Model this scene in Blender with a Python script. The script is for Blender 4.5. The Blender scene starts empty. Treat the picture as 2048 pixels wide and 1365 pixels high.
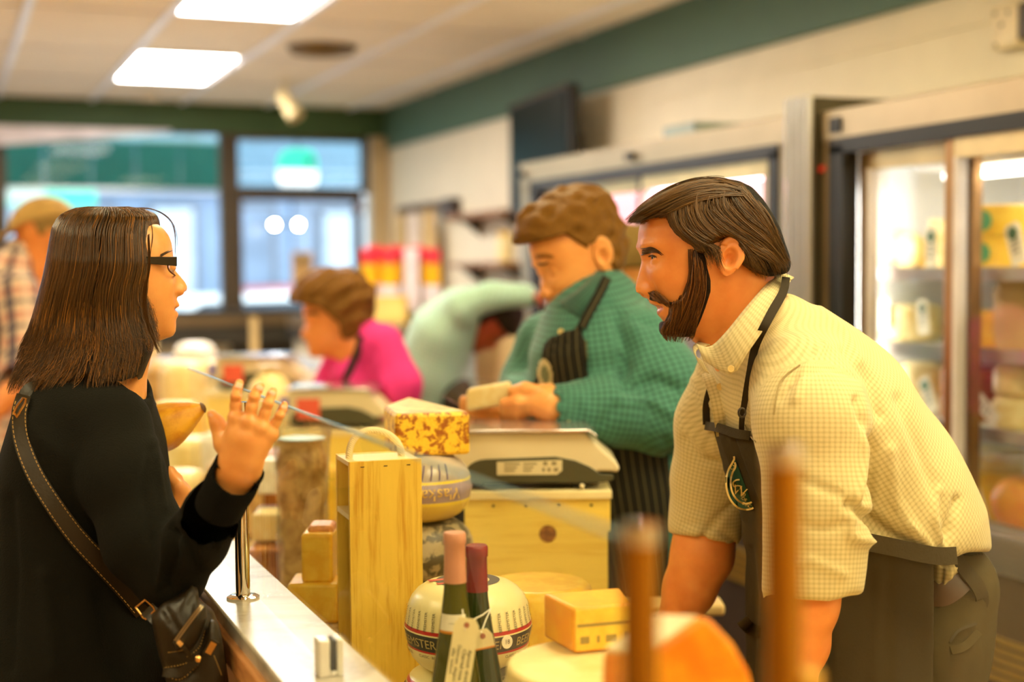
import bpy, bmesh, math, random
import numpy as np
from mathutils import Vector, Matrix, Euler
random.seed(7); rng = np.random.default_rng(7)
SC = bpy.context.scene; COL = SC.collection
PI = math.pi
# ------------------------------------------------------------------ camera
F = 2844.0; CX, CY = 1024.0, 682.5; CZ = 1.6
_yaw = math.radians(21.9); _pitch = math.atan((682.5 - 535) / F); _roll = -0.008
FW = np.array([math.sin(_yaw) * math.cos(_pitch), math.cos(_yaw) * math.cos(_pitch), -math.sin(_pitch)])
_r0 = np.array([math.cos(_yaw), -math.sin(_yaw), 0.0]); _u0 = np.cross(_r0, FW)
RT = math.cos(_roll) * _r0 + math.sin(_roll) * _u0
UP = -math.sin(_roll) * _r0 + math.cos(_roll) * _u0
C0 = np.array([0, 0, CZ])
cd = bpy.data.cameras.new('camera'); cam = bpy.data.objects.new('camera', cd); COL.objects.link(cam)
cd.sensor_width = 36; cd.lens = 36 * F / 2048; cd.clip_start = 0.02; cd.clip_end = 200
cam.matrix_world = Matrix(((RT[0], UP[0], -FW[0], 0), (RT[1], UP[1], -FW[1], 0), (RT[2], UP[2], -FW[2], CZ), (0, 0, 0, 1)))
cd.dof.use_dof = True; cd.dof.focus_distance = 2.11; cd.dof.aperture_fstop = 1.85; cd.dof.aperture_blades = 0
SC.camera = cam
SC.view_settings.view_transform = 'Standard'; SC.view_settings.look = 'None'
SC.view_settings.gamma = 1; SC.view_settings.use_curve_mapping = False
SC.view_settings.exposure = EXPOSURE = 0.56
# ------------------------------------------------------------------ sky / light
W = bpy.data.worlds.new('overcast_sky'); SC.world = W; W.use_nodes = True
_bg = W.node_tree.nodes['Background']; _bg.inputs[0].default_value = (0.80, 0.92, 1.0, 1); _bg.inputs[1].default_value = 2.5
LAMP_COL = (1.0, 0.84, 0.46); LAMP_STR = 12

def at(px, py, d):                      # a point seen at pixel (px,py) of the photograph, d metres along the view axis
    return C0 + d * ((px - CX) / F * RT - (py - CY) / F * UP + FW)
def on(px, py, ax, val):                # where the sight line of a pixel meets the plane  axis = val
    r = (px - CX) / F * RT - (py - CY) / F * UP + FW
    return C0 + r * ((val - C0[ax]) / r[ax])

# ------------------------------------------------------------------ materials
MATS = {}
def lin(c):
    return tuple((v / 12.92 if v <= 0.04045 else ((v + 0.055) / 1.055) ** 2.4) for v in [x / 255.0 for x in c])
class NT:
    """small node-tree helper"""
    def __init__(s, name):
        s.m = bpy.data.materials.new(name); s.m.use_nodes = True; s.t = s.m.node_tree
        s.b = s.t.nodes['Principled BSDF']; s.out = s.t.nodes['Material Output']
    def n(s, typ, **kw):
        nd = s.t.nodes.new(typ)
        for k, v in kw.items():
            if k.startswith('i_'):
                k = k[2:]; k = int(k) if k.isdigit() else k
                nd.inputs[k].default_value = v
            else: setattr(nd, k, v)
        return nd
    def l(s, a, b): s.t.links.new(a, b)
    def coord(s, kind='Object', scale=(1, 1, 1), rot=(0, 0, 0), attr=None):
        if attr: tc = s.n('ShaderNodeAttribute', attribute_name=attr); o = tc.outputs['Vector']
        else: tc = s.n('ShaderNodeTexCoord'); o = tc.outputs[kind]
        mp = s.n('ShaderNodeMapping'); mp.inputs['Scale'].default_value = scale; mp.inputs['Rotation'].default_value = rot
        s.l(o, mp.inputs[0]); return mp.outputs[0]
    def noise(s, vec, scale=5, detail=4, rough=.55, dist=0):
        n = s.n('ShaderNodeTexNoise'); n.inputs['Scale'].default_value = scale; n.inputs['Detail'].default_value = detail
        n.inputs['Roughness'].default_value = rough; n.inputs['Distortion'].default_value = dist
        if vec is not None: s.l(vec, n.inputs['Vector'])
        return n.outputs['Fac']
    def ramp(s, fac, stops):
        r = s.n('ShaderNodeValToRGB'); e = r.color_ramp.elements
        while len(e) < len(stops): e.new(0.5)
        for k, (p, c) in enumerate(stops):
            e[k].position = p; e[k].color = tuple(c) + (1,) if len(c) == 3 else c
        s.l(fac, r.inputs[0]); return r.outputs[0]
    def mix(s, fac, a, b, blend='MIX'):
        m = s.n('ShaderNodeMix', data_type='RGBA', blend_type=blend)
        for sock, v in ((m.inputs[0], fac), (m.inputs[6], a), (m.inputs[7], b)):
            if hasattr(v, 'is_linked'): s.l(v, sock)
            elif isinstance(v, (tuple, list)): sock.default_value = tuple(v) + (1,) if len(v) == 3 else v
            else: sock.default_value = v
        return m.outputs[2]
    def math(s, op, a, b=None):
        m = s.n('ShaderNodeMath', operation=op)
        for i, v in enumerate((a, b)):
            if v is None: continue
            if hasattr(v, 'is_linked'): s.l(v, m.inputs[i])
            else: m.inputs[i].default_value = v
        return m.outputs[0]
    def bump(s, h, strength=.3, dist=.002):
        b = s.n('ShaderNodeBump'); b.inputs['Strength'].default_value = strength; b.inputs['Distance'].default_value = dist
        s.l(h, b.inputs['Height']); s.l(b.outputs[0], s.b.inputs['Normal'])
    def color(s, c):
        if hasattr(c, 'is_linked'): s.l(c, s.b.inputs['Base Color'])
        else: s.b.inputs['Base Color'].default_value = tuple(c) + (1,)
    def set(s, **kw):
        for k, v in kw.items(): s.b.inputs[k.replace('_', ' ')].default_value = v
        return s
def mat(name, c, rough=.5, metal=0., var=.12, vscale=6, bump=0., bscale=60, **kw):
    """plain procedural material: colour (sRGB 0-255), gentle noise in tone, optional fine relief"""
    if name in MATS: return MATS[name]
    t = NT(name); c = lin(c); v = t.coord()
    f = t.noise(v, vscale, 3)
    t.color(t.ramp(f, [(.3, tuple(x * (1 - var) for x in c)), (.7, tuple(min(1, x * (1 + var)) for x in c))]))
    t.set(Roughness=rough, Metallic=metal, **kw)
    if bump: t.bump(t.noise(v, bscale, 3), bump)
    MATS[name] = t.m; return t.m
def emis(name, c, strength):
    if name in MATS: return MATS[name]
    t = NT(name); t.color((0, 0, 0)); t.b.inputs['Emission Color'].default_value = tuple(c) + (1,); t.b.inputs['Emission Strength'].default_value = strength
    MATS[name] = t.m; return t.m
def glass_mat(name, tint=(1, 1, 1), refl=1.0, rough=0.0):
    """clear sheet glass: straight transmission plus a fresnel mirror"""
    if name in MATS: return MATS[name]
    t = NT(name); t.t.nodes.remove(t.b)
    tr = t.n('ShaderNodeBsdfTransparent'); tr.inputs[0].default_value = tuple(tint) + (1,)
    gl = t.n('ShaderNodeBsdfGlossy'); gl.inputs['Roughness'].default_value = rough
    fr = t.n('ShaderNodeFresnel'); fr.inputs[0].default_value = 1.5
    mx = t.n('ShaderNodeMixShader')
    t.l(t.math('MULTIPLY', fr.outputs[0], refl), mx.inputs[0]); t.l(tr.outputs[0], mx.inputs[1]); t.l(gl.outputs[0], mx.inputs[2]); t.l(mx.outputs[0], t.out.inputs[0])
    MATS[name] = t.m; return t.m
def wood_mat(name, c1, c2, scale=(1, 1, 1), rough=.5, rot=(0, 0, 0), rings=9.):
    if name in MATS: return MATS[name]
    t = NT(name); v = t.coord(scale=scale, rot=rot)
    f = t.mix(.35, t.noise(v, rings, 3, .5, 1.2), t.noise(v, rings * 5, 3))
    t.color(t.ramp(f, [(.34, lin(c2)), (.5, lin(c1)), (.7, tuple(min(1, x * 1.06) for x in lin(c1)))])); t.set(Roughness=rough); t.bump(f, .08)
    MATS[name] = t.m; return t.m

# ------------------------------------------------------------------ objects
ORG = {}
def tag(o, label=None, cat=None, group=None, kind=None):
    if label: o['label'] = label
    if cat: o['category'] = cat
    if group: o['group'] = group
    if kind: o['kind'] = kind
    return o
def thing(name, label, cat, loc=(0, 0, 0), rz=0., group=None):
    o = bpy.data.objects.new(name, None); COL.objects.link(o); o.location = tuple(loc); o.rotation_euler = (0, 0, rz); o.empty_display_size = .05
    ORG[o] = np.array(loc, float); return tag(o, label, cat, group)
def mesh_obj(name, V, Fc, m, parent=None, world=False, smooth=False, mi=None, bevel=0., sharp=35, seg=2, attrs=None):
    V = np.asarray(V, float)
    if world and parent is not None: V = V - ORG[parent]
    me = bpy.data.meshes.new(name); me.from_pydata(V.tolist(), [], Fc if isinstance(Fc, list) else Fc.tolist())
    for mm in (m if isinstance(m, (list, tuple)) else [m]): me.materials.append(mm)
    if mi is not None: me.polygons.foreach_set('material_index', np.asarray(mi, dtype=np.int32))
    if attrs:
        for k, a in attrs.items():
            at_ = me.attributes.new(k, 'FLOAT_VECTOR', 'POINT'); at_.data.foreach_set('vector', np.asarray(a, np.float32).ravel())
    if smooth or bevel:
        me.polygons.foreach_set('use_smooth', np.ones(len(me.polygons), bool))
        if smooth != 'all': me.set_sharp_from_angle(angle=math.radians(sharp))
    me.update()
    o = bpy.data.objects.new(name, me); COL.objects.link(o)
    if parent is not None: o.parent = parent; ORG[o] = ORG[parent]
    else: ORG[o] = np.zeros(3)
    if bevel:
        b = o.modifiers.new('bevel', 'BEVEL'); b.width = bevel; b.segments = seg; b.limit_method = 'ANGLE'; b.angle_limit = math.radians(40)
    return o
class MB:
    """collects boxes, prisms, lathes and tubes; build() links them as ONE mesh object"""
    def __init__(s): s.V = []; s.F = []; s.M = []
    def add(s, V, Fc, mi=0):
        o = len(s.V); s.V.extend([tuple(map(float, v)) for v in V]); s.F.extend([tuple(int(i) + o for i in f) for f in Fc]); s.M.extend([mi] * len(Fc)); return s
    def box(s, lo, hi, mi=0):
        x0, y0, z0 = lo; x1, y1, z1 = hi
        V = [(x, y, z) for z in (z0, z1) for y in (y0, y1) for x in (x0, x1)]
        return s.add(V, [(0, 2, 3, 1), (4, 5, 7, 6), (0, 1, 5, 4), (2, 6, 7, 3), (0, 4, 6, 2), (1, 3, 7, 5)], mi)
    def obox(s, c, ax, ay, az, mi=0):     # centre and three half-axis vectors
        c, ax, ay, az = [np.array(v, float) for v in (c, ax, ay, az)]
        V = [c + sx * ax + sy * ay + sz * az for sz in (-1, 1) for sy in (-1, 1) for sx in (-1, 1)]
        return s.add(V, [(0, 2, 3, 1), (4, 5, 7, 6), (0, 1, 5, 4), (2, 6, 7, 3), (0, 4, 6, 2), (1, 3, 7, 5)], mi)
    def prism(s, poly, o, u, v, w, mi=0):  # 2-D polygon in the u,v plane from o, extruded along w
        o, u, v, w = [np.array(a, float) for a in (o, u, v, w)]; n = len(poly)
        A = [o + p[0] * u + p[1] * v for p in poly]; V = A + [a + w for a in A]
        return s.add(V, [tuple(range(n))[::-1], tuple(range(n, 2 * n))] + [(i, (i + 1) % n, n + (i + 1) % n, n + i) for i in range(n)], mi)
    def lathe(s, prof, c=(0, 0, 0), n=32, ax=(0, 0, 1), a0=0., a1=2 * PI, cap=True, mi=0):
        ax = Vector(ax).normalized(); q = Vector((0, 0, 1)).rotation_difference(ax); c = Vector(c)
        full = abs(a1 - a0 - 2 * PI) < 1e-6; k = n if full else n + 1; V = []
        for r, z in prof:
            for i in range(k):
                a = a0 + (a1 - a0) * i / n; V.append(c + q @ Vector((r * math.cos(a), r * math.sin(a), z)))
        Fc = []; m = len(prof)
        for j in range(m - 1):
            for i in range(n):
                i2 = (i + 1) % k; Fc.append((j * k + i, j * k + i2, (j + 1) * k + i2, (j + 1) * k + i))
        if cap and full:
            if prof[0][0] > 1e-5: Fc.append(tuple(range(k))[::-1])
            if prof[-1][0] > 1e-5: Fc.append(tuple(range((m - 1) * k, m * k)))
        if cap and not full:
            Fc.append(tuple(j * k for j in range(m))); Fc.append(tuple(j * k + n for j in range(m))[::-1])
        return s.add(V, Fc, mi)
    def cyl(s, p0, p1, r, n=20, mi=0, r1=None):
        p0, p1 = Vector(tuple(p0)), Vector(tuple(p1)); d = p1 - p0
        return s.lathe([(r, 0), (r if r1 is None else r1, d.length)], p0, n, d, mi=mi)
    def tube(s, P, r, n=8, mi=0, flat=None, closed=False):   # round (or flat: (width, thick, side vector)) sweep along a path
        P = [Vector(tuple(p)) for p in P]; V = []; N = len(P); nprev = None
        for i, p in enumerate(P):
            t = (P[(i + 1) % N if closed else min(i + 1, N - 1)] - P[i - 1 if (closed or i) else 0]).normalized()
            a = Vector(tuple(flat[2])) if flat else (nprev or (Vector((0, 0, 1)) if abs(t.z) < .9 else Vector((1, 0, 0))))
            a = (a - t * a.dot(t)).normalized(); nprev = a; b = t.cross(a)
            rr = r[i] if isinstance(r, (list, tuple)) else r
            for k in range(n):
                g = 2 * PI * (k + .5) / n; ca, sa = math.cos(g), math.sin(g)
                if flat: V.append(p + a * (flat[0] * (1 if ca > 0 else -1) if n == 4 else flat[0] * ca) + b * (flat[1] * (1 if sa > 0 else -1) if n == 4 else flat[1] * sa))
                else: V.append(p + a * rr * ca + b * rr * sa)
        Fc = [(j * n + k, j * n + (k + 1) % n, ((j + 1) % N) * n + (k + 1) % n, ((j + 1) % N) * n + k) for j in range(N if closed else N - 1) for k in range(n)]
        if not closed: Fc += [tuple(range(n))[::-1], tuple(range((N - 1) * n, N * n))]
        return s.add(V, Fc, mi)
    def sphere(s, c, r, n=16, mi=0):
        r = (r, r, r) if not isinstance(r, (tuple, list)) else r; m = n // 2; V = []; c = np.array(c, float)
        for j in range(m + 1):
            for i in range(n):
                th = PI * j / m; ph = 2 * PI * i / n
                V.append(c + np.array([r[0] * math.sin(th) * math.cos(ph), r[1] * math.sin(th) * math.sin(ph), r[2] * math.cos(th)]))
        return s.add(V, [(j * n + i, (j + 1) * n + i, (j + 1) * n + (i + 1) % n, j * n + (i + 1) % n) for j in range(m) for i in range(n)], mi)
    def xf(s, M):
        s.V = [tuple(M @ Vector(v)) for v in s.V]; return s
    def build(s, name, m, parent=None, world=False, smooth=False, bevel=0., **kw):
        return mesh_obj(name, s.V, s.F, m, parent, world, smooth, s.M if any(s.M) else None, bevel, **kw)
def dup(root, loc=None, rz=None, label=None, group=None):
    r = root.copy(); COL.objects.link(r); ORG[r] = ORG[root]
    if loc is not None: r.location = tuple(loc); ORG[r] = np.array(loc, float)
    if rz is not None: r.rotation_euler = (0, 0, rz)
    if label: r['label'] = label
    if group: r['group'] = group
    for ch in list(root.children):
        c = ch.copy(); COL.objects.link(c); c.parent = r; ORG[c] = ORG[r]
        for g in list(ch.children):
            d = g.copy(); COL.objects.link(d); d.parent = c; ORG[d] = ORG[r]
    return r
def text_geo(s, size=1., extrude=0.):
    """vertices and faces of a line of lettering, centred on the origin in the XY plane"""
    cu = bpy.data.curves.new('t', 'FONT'); cu.body = s; cu.size = size; cu.align_x = 'CENTER'; cu.align_y = 'CENTER'; cu.extrude = extrude; cu.resolution_u = 3
    o = bpy.data.objects.new('t', cu); COL.objects.link(o); dg = bpy.context.evaluated_depsgraph_get(); dg.update()
    me = bpy.data.meshes.new_from_object(o.evaluated_get(dg)); V = np.array([v.co[:] for v in me.vertices]).reshape(-1, 3); Fc = [tuple(p.vertices) for p in me.polygons]
    bpy.data.objects.remove(o); bpy.data.curves.remove(cu); bpy.data.meshes.remove(me); return V, Fc
def lettering(name, s, size, m, parent, o, u, v, world=True, kind=None, bend=None):
    """flat print of s with its baseline along u and its height along v, centre o; bend(V) may wrap it"""
    V, Fc = text_geo(s, size); o, u, v = [np.array(a, float) for a in (o, u, v)]
    P = bend(V) if bend else o + V[:, :1] * u + V[:, 1:2] * v
    return mesh_obj(name, P, Fc, m, parent, world)
# ------------------------------------------------------------------ the room
XR, YB, ZC, XL, YF = 3.2, 10.45, 2.80, -3.2, -2.6
M_cream = mat('cream_paint', (232, 222, 196), .6, var=.03)
M_green = mat('green_paint', (76, 106, 86), .55, var=.05)
M_green2 = mat('deep_green_paint', (60, 88, 48), .6, var=.05)
M_tile = mat('ceiling_tile', (244, 230, 204), .85, var=.03, vscale=3, bump=.25, bscale=180)
M_run = mat('white_grid_metal', (246, 248, 255), .3, var=.01)  # white metal, its bluish tint standing in for reflected window light
M_bronze = mat('dark_bronze_metal', (74, 62, 44), .45, .3)
M_floor = mat('tan_floor', (142, 112, 72), .4)
M_ss = mat('brushed_stainless', (186, 166, 132), .34, .85, var=.05)
M_chrome = mat('chrome', (235, 232, 225), .07, 1., var=.01)
M_alu = mat('aluminium_trim', (205, 206, 210), .3, .85, var=.04)
M_copper = mat('bronze_door_frame', (176, 132, 84), .3, .8, var=.1)
M_black = mat('black_rubber', (22, 22, 18), .5)
M_dark = mat('dark_brown_panel', (66, 50, 36), .5)
M_white = mat('white_enamel', (240, 240, 238), .4, var=.02)
M_glass = glass_mat('door_glass', (.98, .99, .985), .14)
M_win = glass_mat('window_glass', (.95, .98, .98), .15)
def struct(name, mb, m, parent=None, **kw):
    o = mb.build(name, m, parent, **kw)
    if parent is None: o['kind'] = 'structure'
    return o
struct('floor', MB().box((XL, YF, -.1), (XR + .2, YB + .2, 0)), M_floor)
ceil = struct('ceiling', MB().box((XL, YF, ZC + .03), (XR + .2, YB + .2, ZC + .12)), M_white)
struct('wall_right', MB().box((XR, YF, 0), (XR + .12, YB, ZC + .03)), M_cream)
struct('trim_1', MB().box((XR - .03, YF, 2.505), (XR, YB, ZC + .03)), M_green)
struct('wall_left', MB().box((XL - .12, YF, 0), (XL, YB + .2, ZC + .03)), mat('left_tan_wall', (168, 134, 88), .6))
struct('wall_front', MB().box((XL, YF - .12, 0), (XR, YF, ZC + .03)), mat('tan_wall', (212, 176, 120), .6))
# back (street) wall with its openings
b = MB(); b.box((XL, YB, 2.595), (XR, YB + .18, ZC + .03)); struct('wall_back', b, M_green2)
struct('wall_back_sill', MB().box((XL, YB, 0), (1.97, YB + .18, 1.06)).box((3.06, YB, 0), (XR, YB + .18, 2.6)), M_cream)
# suspended ceiling: runners, tiles, lamps
GX = [-3.2, -2.7] + [-2.075 + .62 * k for k in range(9)] ; GX = [-3.2] + [.405 + .622 * k for k in range(-5, 5)] + [3.17]
GY = [.65 + 1.24 * k for k in range(-2, 8)] + [10.45]; GY = [-2.6] + GY
LAMPS = {(1, .65), (1, 3.13), (1, 5.61), (1, 8.09), (1, -1.83), (-3, 1.89), (-3, 4.37), (-3, 6.85), (-3, -.59), (-1, -1.83), (3, .65), (3, -1.83)}  # besides the two visible lamps, unseen panels added to light the figures
rb = [MB() for _ in range(2)]
M_lamp = emis('lamp_diffuser', LAMP_COL, LAMP_STR); M_lampc = emis('lamp_diffuser_cool', (1.0, .90, .80), LAMP_STR * 2.0)
tile_cache = {}
for i in range(len(GX) - 1):
    for j in range(len(GY) - 1):
        x0, x1, y0, y1 = GX[i], GX[i + 1], GY[j], GY[j + 1]
        kx = round((x0 - .405) / .622) if 0 < i < len(GX) - 2 or i == 0 else 99
        lit = any(kx == a and abs(y0 - y) < .02 for a, y in LAMPS) and 0 < i
        if lit:
            t = thing('ceiling_light', 'unused', 'lamp', ((x0 + x1) / 2, (y0 + y1) / 2, ZC), group='fluorescent ceiling panels')
            w, h = (x1 - x0) / 2 - .012, (y1 - y0) / 2 - .012
            f = MB(); f.box((-w, -h, 0), (w, -h + .03, .02)).box((-w, h - .03, 0), (w, h, .02)).box((-w, -h, 0), (-w + .03, h, .02)).box((w - .03, -h, 0), (w, h, .02)); f.build('frame', M_run, t)
            MB().box((-w + .03, -h + .03, .004), (w - .03, h - .03, .012)).build('diffuser', M_lampc if y0 > 5.5 else M_lamp, t)
            view = {(1, 8.09): 'rectangular white ceiling lamp nearest the green window wall', (1, 5.61): 'bright ceiling lamp panel nearer the camera, cut by the top edge'}
            rows_ = {8.09: 'first', 6.85: 'first', 5.61: 'second', 4.37: 'second', 3.13: 'third', 1.89: 'third', .65: 'fourth', -.59: 'fourth', -1.83: 'fifth'}
            t['label'] = view.get((kx, round(y0, 2)), 'unseen fluorescent ceiling panel over %s, %s from the street window' % ({1: 'the counter', -3: 'the customer side', -1: 'the customer aisle', 3: 'the refrigerator aisle'}[kx], rows_[round(y0, 2)]))
        else:
            key = (round(x1 - x0, 3), round(y1 - y0, 3))
            if key not in tile_cache:
                w, h = key[0] / 2 - .012, key[1] / 2 - .012
                o = MB().box((-w, -h, 0), (w, h, .015)).build('tile', M_tile, ceil); tile_cache[key] = o
            else:
                o = tile_cache[key].copy(); COL.objects.link(o); o.parent = ceil
            o.location = ((x0 + x1) / 2, (y0 + y1) / 2, ZC + .004 + rng.uniform(0, .003))
for x in GX[1:-1]:
    MB().box((x - .017, YF, ZC - .010), (x + .017, YB, ZC + .03)).build('runner', M_run, ceil)
for y in GY[1:-1]:
    MB().box((XL, y - .011, ZC - .001), (XR, y + .011, ZC + .028)).build('cross_bar', mat('cream_grid_metal', (224, 214, 200), .5, var=.02), ceil)
t = thing('ceiling_vent', 'round dark air diffuser in the ceiling right of the lamps', 'vent', (1.96, 7.6, ZC))
for r_, nm in ((.19, 'rim'), (.12, 'cone')):
    MB().lathe([(r_, 0), (r_ * .9, -.03), (r_ * .62, -.012), (r_ * .62, 0)], (0, 0, 0), 28).build(nm, mat('vent_metal', (120, 96, 52), .5, .2), t, smooth=True)
t = thing('spotlight', 'small cream spotlight hanging under the ceiling near the window wall', 'lamp', (2.07, 9.0, ZC))
MB().cyl((0, 0, 0), (0, 0, -.02), .05).build('mount', M_cream, t); MB().cyl((0, 0, -.02), (0, 0, -.1), .012).build('stem', M_cream, t)
MB().lathe([(.03, 0), (.045, .02), (.05, .15), (.055, .2), (.04, .2), (.035, .05)], (-.02, .0, -.08), 20, (.35, -.5, -.8)).build('shade', mat('aged_cream_metal', (226, 206, 150), .4), t, smooth=True)
t = thing('smoke_detector', 'small round detector under the ceiling beyond the far lamp', 'detector', (1.36, 9.95, ZC))
MB().lathe([(.06, 0), (.062, -.02), (.045, -.045), (.0, -.05)], (0, 0, 0), 20).build('body', M_cream, t, smooth=True); MB().cyl((0, 0, -.045), (0, 0, -.062), .018).build('sensor', M_bronze, t)
# ---- shop window, transom and door
def window(name, x0, x1, z0, z1, y, fw=.05, kind='structure', bars=()):
    r = bpy.data.objects.new(name, None); COL.objects.link(r); r['kind'] = kind; ORG[r] = np.zeros(3)
    f = MB().box((x0 - fw, y, z0 - fw), (x1 + fw, y + .1, z0)).box((x0 - fw, y, z1), (x1 + fw, y + .1, z1 + fw)).box((x0 - fw, y, z0), (x0, y + .1, z1)).box((x1, y, z0), (x1 + fw, y + .1, z1))
    for bx in bars: f.box((bx - .03, y, z0), (bx + .03, y + .1, z1))
    f.build('frame', M_bronze, r, bevel=.004); MB().box((x0, y + .05, z0), (x1, y + .058, z1)).build('pane', M_win, r); return r
window('window_1', .45, 1.925, 1.31, 2.585, YB + .02)
window('window_2', 2.06, 3.0, 2.21, 2.555, YB + .02, .04)
window('window_3', -3.1, .33, 1.31, 2.585, YB + .02)
d = window('door_1', 2.08, 2.94, 1.31, 2.11, YB + .02, .055)
MB().box((2.03, YB + .02, .02), (3.0, YB + .1, 1.25)).build('lower_panel', M_bronze, d)
MB().box((2.02, YB - .02, 1.17), (3.0, YB + .02, 1.25)).build('push_bar', M_bronze, d, bevel=.01)
MB().box((2.6, YB - .02, 2.115), (2.86, YB + .02, 2.165)).build('door_closer', M_bronze, d, bevel=.01)
MB().box((2.955, YB + .0, 2.03), (2.985, YB + .02, 2.09)).build('sensor', mat('grey_plastic', (190, 160, 150), .4), d)
struct('trim_2', MB().box((1.965, YB, 0), (2.03, YB + .13, 2.6)), M_bronze)
struct('trim_3', MB().box((3.055, YB - .03, 0), (3.195, YB, 2.59)), mat('tan_paint', (196, 172, 128), .6))
struct('trim_4', MB().box((XL, YB - .22, 1.2), (3.05, YB + .02, 1.3)), mat('bronze_sill', (104, 84, 52), .4, .2))
struct('trim_5', MB().box((XL, YB - .2, 1.06), (3.05, YB + .02, 1.2)), mat('dark_sill', (44, 38, 22), .5))
struct('trim_6', MB().box((.33, YB, 1.06), (.40, YB + .12, 2.6)), M_bronze)
# white roller valance across the top left of the window
tag(MB().box((-2.5, YB - .16, 2.46), (.42, YB - .1, 2.59)).prism([(.42, 2.46), (1.55, 2.575), (1.55, 2.59), (.42, 2.59)], (0, YB - .16, 0), (1, 0, 0), (0, 0, 1), (0, .06, 0)).build('roller_blind', mat('lilac_white_blind', (226, 220, 226), .6)), 'white rolled blind slanting along the top of the shop window', 'blind')
# lit sign in the transom: teal upper part, white lower part (no legible words)
t = thing('window_sign', 'teal and white lit sign hanging in the transom over the door', 'sign', (2.49, YB - .03, 2.22))
pl = [(-.145, .12), (.145, .12), (.145, .2), (.11, .262), (.05, .27), (-.05, .27), (-.11, .25), (-.145, .19)]
MB().prism(pl, (0, 0, 0), (1, 0, 0), (0, 0, 1), (0, .03, 0)).build('teal_panel', emis('sign_teal', (.06, .85, .58), .9), t)
MB().prism([(-.145, .03), (-.12, 0), (.12, 0), (.145, .03), (.145, .115), (-.145, .115)], (0, 0, 0), (1, 0, 0), (0, 0, 1), (0, .03, 0)).build('white_panel', emis('sign_white', (.9, 1, 1), 1.5), t)
MB().box((.065, -.004, .15), (.115, 0, .2)).build('dark_emblem', mat('sign_green', (0, 140, 110), .5), t)
MB().cyl((0, .015, .26), (0, .015, .33), .006).build('hanger', M_bronze, t)
t = thing('notice_sheet', 'brown paper notice stuck on the glass of the door', 'paper', on(605, 538, 1, YB + .06), group=None)
MB().box((-.078, 0, -.125), (.078, .006, .125)).build('sheet', mat('kraft_notice', (206, 164, 104), .7), t); MB().cyl((0, -.002, .07), (0, -.001, .07), .03).build('round_stamp', mat('stamp_green', (46, 66, 34), .6), t)
# ------------------------------------------------------------------ the street outside
struct('street_ground', MB().box((-14, YB + .2, -.2), (22, 60, -.12)), mat('asphalt', (150, 155, 160), .7))
t = thing('green_awning', 'dark green awning hanging outside the shop window', 'awning', (1.0, 11.6, 2.2))
M_awn = mat('awning_green', (0, 92, 78), .7, var=.1)
for k in range(8):
    MB().box((-1.6 + k * .345, .0, .05 + .003 * (k % 2)), (-1.6 + (k + 1) * .345 - .006, .03, .42)).build('panel', M_awn, t)
MB().box((-1.6, -.01, .43), (1.16, .04, .46)).build('top_bar', mat('awning_pale', (150, 196, 190), .7), t)
MB().box((-1.6, -.01, .03), (1.16, .04, .05)).build('bar', M_alu, t)
t = thing('lit_sign_strip', 'long teal lit sign strip below the green awning', 'sign', (.84, 12.6, 2.15))
MB().box((-.45, 0, .0), (.42, .08, .15)).build('panel', emis('strip_teal', (.12, .95, .72), 1.1), t, bevel=.02); MB().box((-.44, -.01, .02), (.0, .0, .13)).build('lettering_band', emis('strip_pale', (.75, 1.0, .95), 1.0), t)
for k in (-.4, .38): MB().box((k, .02, .15), (k + .02, .04, .6)).build('hanger', M_alu, t)
t = thing('entrance_canopy', 'grey-blue slatted canopy outside, above the shop door', 'canopy', (3.15, 13.0, 2.36))
for k in range(7): MB().obox((0, .02 * (k % 2), .03 + k * .07), (.72, 0, .012), (0, .012, 0), (0, 0, .031)).build('slat', mat('canopy_blue_grey', (112, 146, 166), .6), t)
for x_ in (-.7, .7): MB().box((x_ - .03, .04, -2.48), (x_ + .03, .1, .5)).build('post', M_alu, t)
# buildings opposite
def building(x0, x1, y, h, wall, label, n, lit):
    t = thing('street_building', label, 'building', ((x0 + x1) / 2, y, -.12)); w = (x1 - x0) / 2
    MB().box((-w, 0, 0), (w, 4, h)).build('wall', wall, t)
    for r in range(2):
        for k in range(n):
            c = -w + (k + .5) * 2 * w / n; ww = w / n * .62
            f = MB().box((c - ww, -.12, .7 + r * 3.3), (c + ww, 0, 2.9 + r * 3.3)).build('window', mat('facade_frame', (120, 124, 132), .5), t)
            MB().box((c - ww + .1, -.14, .8 + r * 3.3), (c + ww - .1, -.12, 2.8 + r * 3.3)).build('pane', lit[(k + r) % len(lit)], f)
    MB().box((-w - .1, -.3, 3.1), (w + .1, 0, 3.6)).build('cornice', mat('facade_trim', (232, 236, 244), .6), t)
    MB().box((-w - .1, -.3, h), (w + .1, 4, h + .3)).build('roof', M_bronze, t)
gl_d, gl_m, gl_r = mat('pane_blue', (130, 150, 176), .15, var=.3, vscale=.8), mat('pane_pale', (206, 222, 238), .2), mat('pane_red', (170, 90, 84), .3)
building(-12, 1.4, 27, 9, mat('facade_pale', (206, 218, 228), .7), 'pale blue-white building across the street behind the big window', 5, [gl_m, gl_d])
building(1.75, 6.05, 26, 8, mat('facade_blue', (150, 172, 200), .7), 'blue-grey building across the street beyond the green awning', 3, [gl_d, gl_m])
building(6.35, 16, 27, 9, mat('facade_grey', (176, 190, 208), .7), 'light grey building across the street seen through the door', 4, [gl_m, gl_d, gl_d])
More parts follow.
